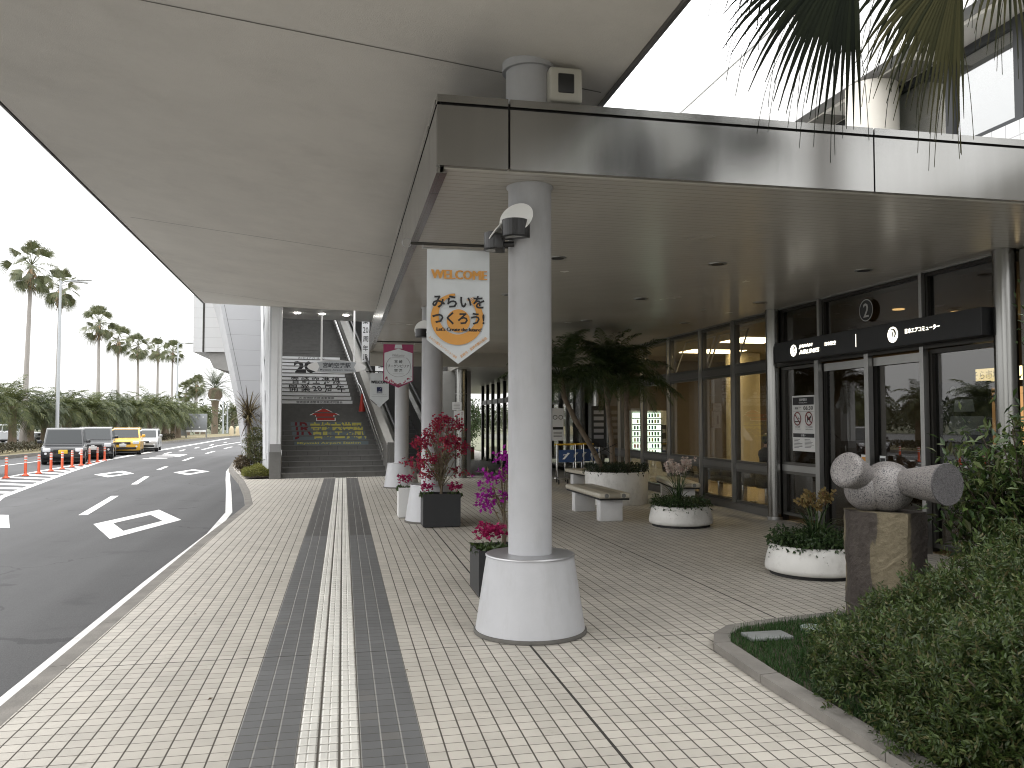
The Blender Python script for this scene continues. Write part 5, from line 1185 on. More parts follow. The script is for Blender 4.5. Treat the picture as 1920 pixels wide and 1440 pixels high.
# ---- passage end: cream box planter, shrubs and bright outdoors beyond
box_planter('passage_planter', 4.92, 5.30, 33.9, 34.5, .52, mat('cream_box', (.50, .43, .26), .6, var=.05), 'cream square planter at the far end of the passage')
def shrub(x, y, z, r, n, m_, label, size=(.08, .14), name='shrub', cat='shrub', trunkh=0, group=None, wid=.5):
    t = thing(name, label, cat, (x, y, z), 0, group); s_ = MB()
    for i in range(7):
        a = 6.28*i/7; s_.tube([(0, 0, -.02), (.3*r[0]*math.cos(a), .3*r[1]*math.sin(a), r[2]*.7), (.7*r[0]*math.cos(a), .7*r[1]*math.sin(a), r[2]*1.4)], [.03, .02, .008], 5)
    s_.build('stems', M_BARK, t); m = MB()
    p, d = ell_points((0, 0, r[2]), r, n, .55); k = .75+.25*np.sin(p[:, :1]*7/r[0]+p[:, 1:2]*5/r[1])*np.sin(p[:, 2:3]*6/r[2]+1); p = p*np.array([1, 1, 1])*k+V3((0, 0, r[2]))*(1-k)
    leaf_cloud(m, p, d+rng.normal(size=p.shape)*.7, rng.uniform(*size, len(p)), wid); m.build('foliage', m_, t); return t
shrub(6.3, 47, -.1, (1.0, .8, 1.15), 2400, L_GREEN, 'dark shrub beyond the far end of the passage', (.12, .22))
shrub(7.3, 49, -.1, (1.0, .8, 1.7), 2600, L_GREEN, 'taller dark shrub right of the shrub beyond the passage', (.12, .22))

# ---- luggage carts
def cart(x, y, rz, label):
    t = thing('luggage_cart', label, 'luggage cart', (x, y, 0), rz, 'luggage carts nested by the far entrance')
    f = MB()
    for sx in (-.26, .26): f.tube([(sx, -.35, .14), (sx, .35, .14), (sx*.96, .42, .5), (sx*.95, .46, .98)], .014, 8)
    f.tube([(-.26, -.35, .14), (.26, -.35, .14)], .014, 8); f.tube([(-.25, .40, .55), (.25, .40, .55)], .012, 8); f.tube([(-.25, .1, .14), (.25, .1, .14)], .012, 6); f.build('frame', M_STEEL, t)
    MB().tube([(-.30, .47, .98), (.30, .47, .98)], .022, 10).build('handle', mat('yellow_grip', (.55, .33, .03), .45), t)
    MB().box(-.20, .20, .385, .40, .52, .84).build('advert_panel', mat('advert_blue', (.012, .05, .16), .4, var=.2, vscale=9), t)
    w = MB(); w.add([(-.10, .383, .60), (-.04, .383, .60), (.10, .383, .76), (.04, .383, .77)], [(0, 1, 2, 3)]); w.add([(-.08, .383, .70), (.05, .383, .72), (.05, .383, .735), (-.08, .383, .72)], [(0, 1, 2, 3)]); w.build('white_mark', M_STICK, t)
    for sx, sy in ((-.25, -.3), (.25, -.3), (-.25, .32), (.25, .32)): MB().lathe([(.06, -.015), (.06, .015)], n=16, mtx=Matrix.Translation((sx, sy, .061)) @ Matrix.Rotation(R(90), 4, 'Y')).build('wheel', M_BLK, t)
    return t
for k in range(4): cart(5.62+.30*k, 20.55+.25*k, R(-10), ['front luggage cart with yellow grip, nearest the column edge', 'second luggage cart of the nested row, right of the front one', 'third luggage cart of the nested row', 'rear luggage cart of the nested row beside the potted palms'][k])
# standing notices near the far entrance
def stand_notice(x, y, label, w=.34, z0=1.0, z1=1.75, dark=False):
    t = thing('standing_notice', label, 'notice', (x, y, 0)); MB().tube([(0, .02, .03), (0, .02, z0+.2)], .012, 8).build('post', M_ALU, t); MB().lathe([(.16, .0), (.15, .03)], n=24).build('foot', M_ALU, t)
    MB().box(-w/2, w/2, -.01, .008, z0, z1).build('panel', M_SIGNB if dark else M_STICK, t)
    m = MB(); PM = plane_m((0, -.013, (z0+z1)/2), (1, 0, 0), (0, 0, 1)); h = z1-z0
    if not dark:
        for xx in (-w*.25, w*.25): ring2d(m, PM, (xx, h*.22), w*.15, w*.2); 
        rect2d(m, PM, -w*.45, w*.45, -h*.16, -h*.08)
        for k in range(4): rect2d(m, PM, -w*.4, w*.35, -h*.25-k*.04, -h*.25-k*.04+.012)
        m.build('black_print', M_INK, t)
    else:
        for k in range(5): rect2d(m, PM, -w*.35, w*.35, h*.3-k*h*.15, h*.3-k*h*.15+h*.09)
        m.build('pale_print', M_GREYI, t)
    return t
stand_notice(5.85, 22.4, 'white standing notice with two round symbols by the luggage carts', .32, 1.05, 1.95)
stand_notice(6.75, 21.5, 'dark standing directory board behind the leaning palm', .40, .9, 2.0, True)
# pasted notice on the clad column
pn = thing('pasted_notice', 'white bus notice with red characters fixed on the clad column', 'notice', (3.13, 22.98, 1.6))
MB().box(-.12, .16, -.02, -.01, -.22, .28).build('sheet', M_STICK, pn); MB().box(-.16, .10, .0, .012, .3, .52).build('upper_sheet', M_STICK, pn)
w = MB(); 
for k, c in enumerate('宮交バスのりば'): put_text(w, c, plane_m((.11, -.024, .23-k*.058), (1, 0, 0), (0, 0, 1)), w=.05, h=.05)
w.add([(.08, -.024, -.19), (.14, -.024, -.19), (.11, -.024, -.15)], [(0, 1, 2)]); w.build('red_lettering', M_RDK, pn)
w = MB(); PM = plane_m((0, -.024, .05), (1, 0, 0), (0, 0, 1)); 
for k in range(7): rect2d(w, PM, -.06+.018*k*.4, -.05+.018*k*.4, -.15, .1)
for k in range(4): rect2d(w, plane_m((0, -.002, .4), (1, 0, 0), (0, 0, 1)), -.13, .05, .06-.04*k, .07-.04*k)
w.build('grey_print', M_GREYI, pn)

# ---- vending machine just inside the glass
vm = thing('vending_machine', 'lit drinks vending machine behind the glass, beyond the palms', 'vending machine', (7.62, 20.3, 0))
o = (7.62, 20.3, 0); MB(o).box(7.14, 8.1, 20.02, 20.8, .05, 1.86).build('cabinet', mat('vending_white', (.45, .46, .44), .4), vm)
MB(o).box(7.18, 7.93, 20.0, 20.015, .74, 1.83).build('lit_window', mat('vending_lit', (.8, .85, .75), .4, emit=(.78, 1, .80), estr=1.9), vm)
f = MB(o)
for k in range(8): f.box(7.17, 7.94, 19.985, 19.998, .73+.1555*k-.012, .73+.1555*k+.012)
f.build('shelf', M_BLACKP, vm)
cols = [mat('can_dark', (.03, .04, .03), .4), mat('can_green', (.05, .2, .08), .4), mat('can_red', (.4, .04, .03), .4), mat('can_gold', (.45, .35, .05), .4), mat('can_blue', (.05, .15, .35), .4)]
cm = MB(o)
for r_i in range(7):
    for c_i in range(9):
        if random.random() < .12: continue
        cm.cur = 2 if (r_i < 2 and c_i < 4) else random.choice([0, 0, 0, 1, 3, 4]); x = 7.23+.078*c_i; z = .76+.1555*r_i; cm.lathe([(.024, z), (.024, z+.095)], (x, 19.985), 8)
cm.build('drink_cans', cols, vm)
f = MB(o); f.box(7.945, 8.08, 19.99, 20.015, .5, 1.5); f.build('payment_panel', M_BLACKP, vm); f = MB(o)
for z in (1.3, 1.05, .85, .62): f.box(7.97, 8.05, 19.98, 19.989, z, z+.09)
f.build('panel_buttons', M_GREYI, vm)
# ---- seats inside
def seat_row(x, y, label, n=3):
    t = thing('seat_row', label, 'seats', (x, y, 0), 0, 'rows of dark seats inside the hall'); L = n*.58
    b = MB(); s_ = MB()
    for k in range(n):
        yy = -L/2+.58*k
        b.rbox(-.05, .02, yy+.03, yy+.55, .42, .80, r=.03, seg=3, mtx=Matrix.Translation((-.22, 0, 0)) @ Matrix.Rotation(R(-10), 4, 'Y')); s_.rbox(-.2, .26, yy+.03, yy+.55, .38, .45, r=.03, seg=3)
    b.build('backrest', mat('seat_black', (.022, .024, .024), .4), t); s_.build('seat', mat('seat_black', (.022, .024, .024), .4), t)
    for yy in (-L*.3, L*.3):
        l = MB(); l.rbox(-.05, .05, yy-.03, yy+.03, .03, .37, r=.01); l.rbox(-.26, .26, yy-.035, yy+.035, .008, .04, r=.01); l.tube([(-.2, yy+.28, .44), (-.2, yy+.28, .62), (.1, yy+.28, .63)], .014, 6); l.build('leg', M_STEEL, t)
    MB().box(-.04, .04, -L/2, L/2, .34, .375).build('beam', M_STEEL, t); return t
for k, y in enumerate((13.55, 15.5, 17.5)): seat_row(7.65, y, ['dark seats inside, right behind the glass, nearest row', 'dark seats inside behind the glass, middle row', 'dark seats inside behind the glass, farthest row'][k])
seat_row(9.3, 14.6, 'dark seats deeper inside, back to back with the glass side rows')

# ================================================================ PERSON seated inside, mostly behind the steel column
def person(x, y, rz):
    t = thing('person', 'seated person in dark clothes inside, mostly hidden by the steel column', 'person', (x, y, 0), rz)
    J = {'pel': (0, 0, .50, .15), 'sp': (0, .03, .70, .145), 'ch': (0, .05, .90, .165), 'nk': (0, .03, 1.06, .06), 'hd0': (0, .02, 1.12, .075), 'hd': (0, .0, 1.22, .10), 'hdt': (0, .01, 1.30, .075)}
    for s_ in (-1, 1):
        k = 'r' if s_ > 0 else 'l'
        J.update({k+'hip': (.09*s_, -.04, .48, .09), k+'kn': (.11*s_, -.46, .50, .062), k+'an': (.11*s_, -.44, .09, .042), k+'ft': (.12*s_, -.62, .05, .04),
                  k+'sh': (.19*s_, .05, .98, .062), k+'el': (.24*s_, -.03, .72, .046), k+'wr': (.13*s_, -.25, .60, .033)})
    E_ = [('pel', 'sp'), ('sp', 'ch'), ('ch', 'nk'), ('nk', 'hd0'), ('hd0', 'hd'), ('hd', 'hdt')]
    for k in 'rl': E_ += [('pel', k+'hip'), (k+'hip', k+'kn'), (k+'kn', k+'an'), (k+'an', k+'ft'), ('ch', k+'sh'), (k+'sh', k+'el'), (k+'el', k+'wr')]
    names = list(J); me = bpy.data.meshes.new('body'); me.from_pydata([J[n][:3] for n in names], [(names.index(a), names.index(b)) for a, b in E_], [])
    ob = add_obj('body', me, t); sk = ob.modifiers.new('skin', 'SKIN'); ob.modifiers.new('sub', 'SUBSURF').levels = 1; ob.modifiers['sub'].render_levels = 1
    for i, n in enumerate(names): v = me.skin_vertices[0].data[i]; v.radius = (J[n][3], J[n][3]); v.use_root = (n == 'pel')
    dg = bpy.context.evaluated_depsgraph_get(); m2 = bpy.data.meshes.new_from_object(ob.evaluated_get(dg)); ob.modifiers.clear(); ob.data = m2
    m2.materials.clear()
    m2.materials.append(mat('dark_coat', (.015, .015, .018), .8)); m2.materials.append(mat('skin_tone', (.42, .27, .20), .5))
    for p in m2.polygons:
        p.use_smooth = True
        if p.center.z > 1.07: p.material_index = 1
    # face, ears, hair and hands
    h = MB(); bm_ = bmesh.new(); bmesh.ops.create_icosphere(bm_, subdivisions=3, radius=.112)
    for v in bm_.verts: v.co = Vector((v.co.x*.92, v.co.y*1.02+.012, v.co.z*1.12+1.235))
    bmesh.ops.delete(bm_, geom=[v for v in bm_.verts if v.co.y < -.035 and v.co.z < 1.285], context='VERTS'); h.bm(bm_, smooth=True); h.build('hair', mat('black_hair', (.012, .010, .009), .5), ob)
    f = MB(); f.add([(-.014, -.095, 1.19), (.014, -.095, 1.19), (0, -.125, 1.195), (0, -.098, 1.235)], [(0, 1, 2), (0, 2, 3), (1, 3, 2)]); f.build('nose', mat('skin_tone', (.42, .27, .20), .5), ob)
    e = MB()
    for s_ in (-1, 1): e.lathe([(.003, -.004), (.011, 0), (.003, .004)], (0, 0), 10, mtx=Matrix.Translation((.034*s_, -.092, 1.235)) @ Matrix.Rotation(R(90), 4, 'X'))
    e.build('eyes', M_BLK, ob); e = MB(); e.box(-.024, .024, -.098, -.09, 1.158, 1.166); e.build('mouth', mat('lip_tone', (.30, .12, .10), .5), ob)
    for s_ in (-1, 1):
        e = MB(); e.lathe([(.004, -.012), (.026, 0), (.004, .012)], n=12, mtx=Matrix.Translation((.105*s_, .01, 1.225)) @ Matrix.Rotation(R(90), 4, 'Y')); e.build('ear', mat('skin_tone', (.42, .27, .20), .5), ob)
        q = MB(); q.rbox(.09*s_-.035, .09*s_+.035, -.33, -.25, .575, .605, r=.012)
        for j in range(4): xx = .09*s_+(-.027+.018*j); LL = (.06, .072, .068, .05)[j]; q.tube([(xx, -.325, .592), (xx, -.325-LL*.6, .59), (xx, -.325-LL, .570)], [.009, .0085, .007], 6)
        q.tube([(.09*s_-.032*s_, -.27, .59), (.09*s_-.062*s_, -.31, .585), (.09*s_-.06*s_, -.34, .575)], [.01, .009, .008], 6); q.build('hand', mat('skin_tone', (.42, .27, .20), .5), ob)
    return t
person(8.32, 15.25, R(95))

# ================================================================ GARDEN BED at right
bedc = [(2.50, -6), (2.50, 4.75), (2.55, 5.50), (2.66, 5.74), (2.86, 5.92), (3.26, 6.03), (4.1, 6.20), (5.2, 6.42), (6.75, 6.60), (6.75, -6)]
g = MB(); inner = [(2.62, -6), (2.62, 4.72), (2.66, 5.44), (2.76, 5.64), (2.92, 5.80), (3.28, 5.90), (4.1, 6.06), (5.2, 6.28), (6.65, 6.45), (6.65, -6)]
g.sheet(inner[::-1], .045); setting(g.build('garden_soil', mat('garden_soil', (.05, .042, .026), .95, var=.3, vscale=9, bump=.5)))
setting(kerb('garden_kerb', [(x, y) for x, y in inner[:-1]], .12, .002, .062, -1))
# lawn
m = MB(); n = 30000
p = np.stack([rng.uniform(2.63, 4.6, n), rng.uniform(3.4, 6.1, n)], 1)
def inside(P, poly):
    c = np.zeros(len(P), bool); j = len(poly)-1
    for i in range(len(poly)):
        xi, yi = poly[i]; xj, yj = poly[j]
        c ^= ((yi > P[:, 1]) != (yj > P[:, 1])) & (P[:, 0] < (xj-xi)*(P[:, 1]-yi)/(yj-yi+1e-9)+xi); j = i
    return c
p = p[inside(p, inner)]; p = p[~((np.abs(p[:, 0]-2.98) < .17) & (np.abs(p[:, 1]-5.52) < .10))]; n = len(p)
BL = np.array([(-.5, 0, 0), (.5, 0, 0), (0, 1, .1)])
leaf_cloud(m, np.concatenate([p, np.full((n, 1), .04)], 1), rng.normal(size=(n, 3))*V3((.35, .35, 0))+V3((0, 0, 1)), rng.uniform(.03, .075, n), .11, BL, [(0, 1, 2)])
o_ = m.build('lawn_grass', leafmat('grass_blades', [(.018, .05, .012), (.03, .075, .018), (.05, .095, .03)], .5, .25)); tag(o_, 'short dark green lawn in the kerbed garden bed', 'grass', kind='stuff')
cv = MB((2.98, 5.52, .1)); cv.rbox(2.82, 3.14, 5.43, 5.61, .05, .078, r=.008); cv = cv.build('inspection_cover', mat('cover_grey', (.20, .21, .205), .6, var=.15, vscale=12)); cv.location = (2.98, 5.52, .1); tag(cv, 'grey rectangular inspection cover set in the lawn', 'cover')
cv = MB((3.42, 5.66, .1)); cv.lathe([(.085, .05), (.085, .072), (.07, .080)], (3.42, 5.66), 24); cv = cv.build('ground_light', mat('pale_cap', (.20, .235, .22), .5)); cv.location = (3.42, 5.66, .1); tag(cv, 'small round pale ground light in the lawn before the pedestal', 'ground light')
# rock pedestal and granite sculpture
ped = thing('rock_pedestal', 'rough brown rock pedestal with a dark right side, carrying the granite sculpture', 'pedestal', (4.08, 5.78, .05))
bm_ = bmesh.new(); cor = [(-.255, -.0), (-.19, -.15), (.05, -.26), (.295, -.16), (.22, .22), (-.16, .22)]; NZ = 26; ring = []
for kz in range(NZ+1):
    z = .0+.855*kz/NZ; rw = []
    for i in range(6):
        a, b = Vector(cor[i]), Vector(cor[(i+1) % 6])
        for q in range(6):
            c = a.lerp(b, q/6); nn = Vector((c.x, c.y)).normalized()
            amp = .006*math.sin(4*z+i*2)+.005*math.sin(15*z+q+i)+.003*random.uniform(-1, 1); rw.append(bm_.verts.new((c.x+nn.x*amp-.0*z, c.y+nn.y*amp, z)))
    ring.append(rw)
for kz in range(NZ):
    for i in range(36): bm_.faces.new((ring[kz][i], ring[kz][(i+1) % 36], ring[kz+1][(i+1) % 36], ring[kz+1][i]))
bm_.faces.new(ring[-1]); MB().bm(bm_).build('rock', M_ROCK, ped)
sc_ = thing('granite_sculpture', 'speckled granite sculpture of joined balls and a flat ended horn on the rock pedestal', 'sculpture', (4.08, 5.78, .905))
def sph(mb, c, r, n=40): mb.lathe([(max(1e-4, r*math.cos(-math.pi/2+math.pi*k/24)), r*math.sin(-math.pi/2+math.pi*k/24)) for k in range(25)], n=n, caps=False, mtx=Matrix.Translation(c))
def ax_m(p, d): return Matrix.Translation(p) @ Vector(d).to_track_quat('Z', 'Y').to_matrix().to_4x4()
b_ = MB()
sph(b_, (-.075, .03, .165), .172); sph(b_, (.045, -.05, .188), .195)
b_.build('joined_balls', M_GRAN, sc_)
k_ = MB(); kd = Vector((-.90, -.30, .32)).normalized(); kp = Vector((-.08, .02, .24))
k_.lathe([(.10, -.05), (.105, .05), (.118, .14), (.132, .20), (.140, .24), (.138, .262), (.128, .278), (.10, .286)], n=40, mtx=ax_m(kp, kd)); k_.build('round_knob', M_GRAN, sc_)
h_ = MB(); h_.lathe([(.085, .0), (.100, .14), (.124, .31), (.149, .50), (.153, .512)], n=44, mtx=ax_m(Vector((.07, -.06, .225)), Vector((.16, -.98, .03)).normalized()), caps=False); h_.build('horn', M_GRAN, sc_)
h_ = MB(); h_.lathe([(.153, .509), (.150, .519)], n=44, mtx=ax_m(Vector((.07, -.06, .225)), Vector((.16, -.98, .03)).normalized())); h_.build('rough_face', mat('rough_granite', (.11, .105, .108), .9, var=.5, vscale=60, bump=.8, bscale=120), sc_)
# low clipped shrub mass in front
L_HED = leafmat('hedge_leaves', [(.020, .036, .010), (.034, .058, .014), (.048, .078, .019), (.078, .108, .03), (.095, .08, .035)], .42, .25)
lobes = []
for x, y, r_, h_ in ((3.15, 3.75, .42, .42), (3.0, 3.2, .5, .62), (3.45, 4.25, .45, .46), (3.8, 4.75, .45, .52), (3.5, 3.65, .55, .66), (3.95, 4.2, .55, .76), (4.3, 5.05, .42, .60), (4.4, 4.5, .55, .82), (4.85, 5.1, .5, .76), (3.3, 2.75, .5, .75), (4.0, 3.4, .6, .8), (4.9, 4.3, .6, .85), (4.5, 3.6, .6, .85), (3.6, 2.2, .6, .8), (5.4, 5.3, .5, .8), (5.6, 4.6, .6, .9), (2.98, 2.5, .40, .55), (3.02, 2.9, .40, .55), (2.95, 3.45, .30, .40), (3.3, 3.3, .5, .66), (4.75, 4.8, .5, .86), (5.1, 4.75, .5, .9), (2.98, 4.12, .36, .42), (3.15, 4.6, .34, .34), (3.5, 4.8, .34, .40), (2.93, 3.62, .33, .45), (2.9, 3.1, .3, .45)): lobes.append((x, y, r_, h_))
def lobe_shrub(i, x, y, r_, h_, n):
    o = (x, y, .06); m = MB(o); p, d = ell_points((x, y, .06), (r_, r_, h_), n, .35); keep = p[:, 2] > .03; p, d = p[keep], d[keep]
    lump = 1+.10*np.sin(p[:, :1]*21+i)*np.sin(p[:, 1:2]*19+2*i)+.07*np.sin(p[:, 2:3]*23+p[:, :1]*9); c = V3((x, y, .06)); p = c+(p-c)*lump
    # sprays of small leaflets
    ns = len(p); ax = d*.7+rng.normal(size=(ns, 3))*.45+V3((0, 0, .25)); ax /= np.linalg.norm(ax, axis=1, keepdims=True); sd_ = np.cross(ax, rand_dirs(ns)); sd_ /= np.linalg.norm(sd_, axis=1, keepdims=True)
    L_ = rng.uniform(.05, .095, (ns, 1))
    for u, sg, sz in ((.25, 1, .034), (.3, -1, .034), (.55, 1, .034), (.6, -1, .034), (.85, 1, .028), (.88, -1, .028), (.95, 0, .036)):
        leaf_cloud(m, p+ax*L_*u, sd_*sg+ax*.55, sz*rng.uniform(.8, 1.3, ns), .52)
    return m
hd = thing('shrub_mass', 'dense mid green feathery shrub mass filling the bed at lower right', 'shrub', (3.9, 4.2, .06))
for i, (x, y, r_, h_) in enumerate(lobes):
    m = lobe_shrub(i, x, y, r_, h_, int(3000*r_*h_/.25*.85)); m.org = V3((3.9, 4.2, .06)); m.build('foliage_clump', L_HED, hd)
s_ = MB((3.9, 4.2, .06))
for x, y, r_, h_ in lobes:
    for k in range(6): a = k*1.05; s_.tube([(x, y, .04), (x+.3*r_*math.cos(a), y+.3*r_*math.sin(a), .5*h_), (x+.7*r_*math.cos(a), y+.7*r_*math.sin(a), .8*h_)], [.012, .008, .004], 5)
s_.build('stems', M_BARK, hd)
# taller broad-leaved shrub behind it at the right edge
L_BRO = leafmat('broad_leaves', [(.020, .042, .012), (.045, .08, .022), (.085, .12, .035), (.06, .06, .025)], .33, .2)
def branchy(name, label, base, tips, nleaf, size, lm, spread=.10):
    t = thing(name, label, 'shrub', base); s_ = MB(base); m = MB(base); B = V3(base)
    for e in tips:
        e = V3(e); mid = B*.45+e*.55+V3((0, 0, .05))+rng.normal(size=3)*.05; s_.tube([B, (B+mid)/2+rng.normal(size=3)*.02, mid, e], [.014, .011, .008, .004], 6)
        for u in np.linspace(.05, 1, nleaf):
            c = mid*(1-u)+e*u; k = 5; leaf_cloud(m, c[None]+rng.normal(size=(k, 3))*spread*(.35+.65*u), rand_dirs(k)+V3((0, 0, .12)), rng.uniform(*size, k), .5)
    s_.build('branches', mat('dark_twig', (.055, .04, .028), .8), t); m.build('foliage', lm, t); return t
tips = []
for k in range(120):
    a = rng.uniform(0, 6.28); r_ = math.sqrt(rng.random())*.85; z = rng.uniform(.55, 1.0); tips.append((5.3+r_*math.cos(a)*1.0, 5.45+r_*math.sin(a)*.6, .15+z*(1.74-.55*(r_/.85)**2)))
branchy('broadleaf_shrub', 'tall broad leaved shrub with reddish twigs right of the sculpture', (5.3, 5.45, .06), tips, 12, (.06, .11), L_BRO, .10)
tips = [(5.05+.22*rng.normal(), 5.25+.15*rng.normal(), z) for z in (1.95, 2.05, 2.15, 2.3, 2.4, 2.45, 2.55, 2.65, 2.3, 2.5)]
tips = [(5.14+.10*rng.normal(), 5.3+.12*rng.normal(), z) for z in (1.9, 2.15, 2.3, 2.38, 2.45, 2.52, 2.60)]+[(5.0, 5.2, 1.95), (5.08, 5.2, 2.5), (5.06, 5.2, 2.36)]
branchy('young_tree', 'slim young tree with a few glossy leaves at the right edge', (5.75, 5.3, .06), tips, 9, (.06, .10), leafmat('glossy_leaves', [(.02, .04, .014), (.035, .06, .02), (.06, .08, .03)], .22, .12), .07)
# fan palm leaning over from outside the frame at upper right
L_FAN = leafmat('hanging_fan_leaves', [(.006, .008, .005), (.010, .013, .007), (.016, .019, .010)], .85, .03, .08)
L_FAN2 = leafmat('yellowing_fan_leaves', [(.020, .021, .009), (.04, .038, .016), (.010, .013, .006)], .85, .05, .08)

# litter on the tiles
for k, (x, y) in enumerate(((.55, 7.9), (.42, 5.4), (-.72, 5.1), (1.02, 11.6), (.83, 10.9), (1.9, 8.8), (-.6, 8.6), (3.3, 9.6), (2.2, 5.6), (-1.2, 7.3), (1.05, 9.4), (2.9, 7.4))):
    t = MB(); leaf_cloud(t, V3((0, 0, .006))[None], V3((math.cos(k*2.1), math.sin(k*2.1), .12))[None], .03+.012*(k % 3), .5); t = t.build('fallen_leaf', mat('dry_leaf_brown', (.10, .06, .03), .8)); t.location = (x, y, 0)
    tag(t, 'small dry leaf fallen on the pale tiles', 'leaf', 'small dry leaves fallen on the pale tiles')
fpm = thing('leaning_fan_palm', 'fan palm with long hanging leaf tips entering the frame at upper right', 'palm', (4.62, 4.42, .06))
o = (4.62, 4.42, .06); C0 = V3((4.62, 4.42, 5.1))
MB(o).tube([(4.66, 4.36, .0), (4.66, 4.4, 1.5), (4.64, 4.42, 3.5), (4.62, 4.42, 5.1)], [.2, .17, .15, .17], 14).build('trunk', M_BARKG, fpm)
def hang_leaf(hub, tip, nb, spread, Rr, m_, thread=True, wid=.016, droop=.35):
    m = MB(o); hub = V3(hub); ax = V3(tip)-hub
    m.tube([C0, (C0+hub)/2+V3((0, 0, .18)), hub], [.02, .016, .012], 6); y = ax/np.linalg.norm(ax); x = np.cross(y, V3((.15, -1, .1))); x /= np.linalg.norm(x); vs, fs = [], []
    for i in range(nb):
        a = R((i/(nb-1)-.5)*spread); d = y*math.cos(a)+x*math.sin(a); ll = Rr*(.82+.18*math.cos(a))*random.uniform(.92, 1.06); w = np.cross(d, V3((.1, -1, 0))); w /= np.linalg.norm(w)
        prev = None; n = 9; p = hub.copy(); dd = d.copy()
        for k in range(n+1):
            t = k/n; wd = wid*(min(1, .25+2.2*t) if t < .35 else max(.10, 1-1.45*(t-.35))); wv = w+rng.normal(size=3)*.05
            vs += [p-wv*wd, p+V3((0, -.012*(1-t), 0)), p+wv*wd]
            if k: b = len(vs)-6; fs += [(b, b+1, b+4, b+3), (b+1, b+2, b+5, b+4)]
            dd = dd+V3((0, 0, -droop*(.25+1.6*t)/n*2.2)); dd /= np.linalg.norm(dd); p = p+dd*ll/n
        if thread and random.random() < .75:
            q = hub+d*ll*.5; pts = [q]; d2 = d+rng.normal(size=3)*.25
            for k in range(6): d2 = d2+V3((0, 0, -.35)); d2 /= np.linalg.norm(d2); q = q+d2*ll*.11; pts.append(q)
            m.tube([tuple(v) for v in pts], [.0022]*len(pts), 3, False)
    m.add(vs, fs); return m.build('fan_leaf', m_, fpm)
random.seed(5)
hang_leaf((2.93, 4.29, 4.40), (2.48, 4.33, 3.75), 24, 80, 1.08, L_FAN, wid=.026)
hang_leaf((3.55, 4.17, 4.33), (3.17, 4.19, 3.60), 22, 62, 1.05, L_FAN2, wid=.021)
hang_leaf((4.02, 4.3, 4.60), (3.92, 4.3, 4.0), 20, 120, .78, L_FAN2, wid=.018)
hang_leaf((3.62, 4.45, 4.62), (3.3, 4.6, 4.2), 18, 110, .85, L_FAN, wid=.022)
hang_leaf((2.6, 4.5, 4.72), (2.3, 4.5, 4.3), 14, 95, .75, L_FAN, wid=.022)
for k in range(16):
    a = rng.uniform(-.9, 2.4); e = rng.uniform(.1, 1.2); dv = V3((math.cos(a)*math.cos(e), math.sin(a)*math.cos(e), math.sin(e))); hb = C0+dv*1.2; hang_leaf(hb, hb+dv+V3((0, 0, -.5)), 14, 130, .85, L_FAN, False)

# ================================================================ ACROSS THE ROAD
L_TALL = leafmat('tall_fan_leaves', [(.055, .07, .03), (.09, .105, .045), (.13, .125, .065)], .5, .2)
L_LOW = leafmat('low_palm_leaves', [(.026, .038, .011), (.052, .070, .018), (.115, .125, .04), (.038, .053, .016)], .5, .25)
L_LOW2 = leafmat('dark_palm_leaves', [(.028, .042, .016), (.05, .066, .025), (.085, .095, .04)], .5, .2)
def crown_mesh(seed, nf=36, Rr=.84, pet=.80):
    random.seed(seed); m = MB()
    for i in range(nf):
        a = 2.4*i+seed; u = i/nf; e = R(86-158*u+random.uniform(-16, 16)); d = V3((math.cos(a)*math.cos(e), math.sin(a)*math.cos(e), math.sin(e))); pl = pet*random.uniform(.75, 1.25); h = d*pl+V3((0, 0, -.12*pl))
        m.tube([(0, 0, -.1*u), tuple(h)], [.018, .010], 4, False); fan(m, h, d+V3((0, 0, -.15)), Rr*random.uniform(.75, 1.1), 18, 118, .42, .028, rng.normal(size=3)*.5+V3((0, 0, 1)), .5, .5)
    return m
crA = crown_mesh(1).build('crown', L_TALL); crB = crown_mesh(2, 33).build('crown', L_TALL)
skA = MB()
for i in range(60):
    a = random.uniform(0, 6.28); z = random.uniform(-1.3, -.2); arch(skA, (.12*math.cos(a), .12*math.sin(a), z), a, R(random.uniform(-80, -35)), random.uniform(.3, .55), .3, .05, 4)
skA = skA.build('dead_skirt', M_CRADLE)
tr = MB(); tr.tube([(0, 0, 0), (0, 0, .1), (.0, 0, .5), (0, 0, .9), (0, 0, 1)], [.28, .20, .145, .11, .13], 12); trk = tr.build('trunk', M_BARKG)
protos = [crA, crB, skA, trk]
def tall_palm(x, y, top, lab, k, sc=1.0, lean=0.0, grp='tall fan palms in a row beyond the road'):
    t = thing('tall_fan_palm', lab, 'palm', (x, y, -.12), R(47*k), grp)
    c = (crA if k % 2 else crB).copy(); COL.objects.link(c); c.parent = t; c.location = (0, 0, top+.12); c.scale = (sc*.88, sc*.88, sc*.95)
    s_ = skA.copy(); COL.objects.link(s_); s_.parent = t; s_.location = (0, 0, top+.05); s_.scale = (.9*sc,)*3
    q = trk.copy(); COL.objects.link(q); q.parent = t; q.scale = (1, 1, top+.1)
    t.rotation_euler = Euler((R(lean*.4), R(lean), R(47*k))); return t
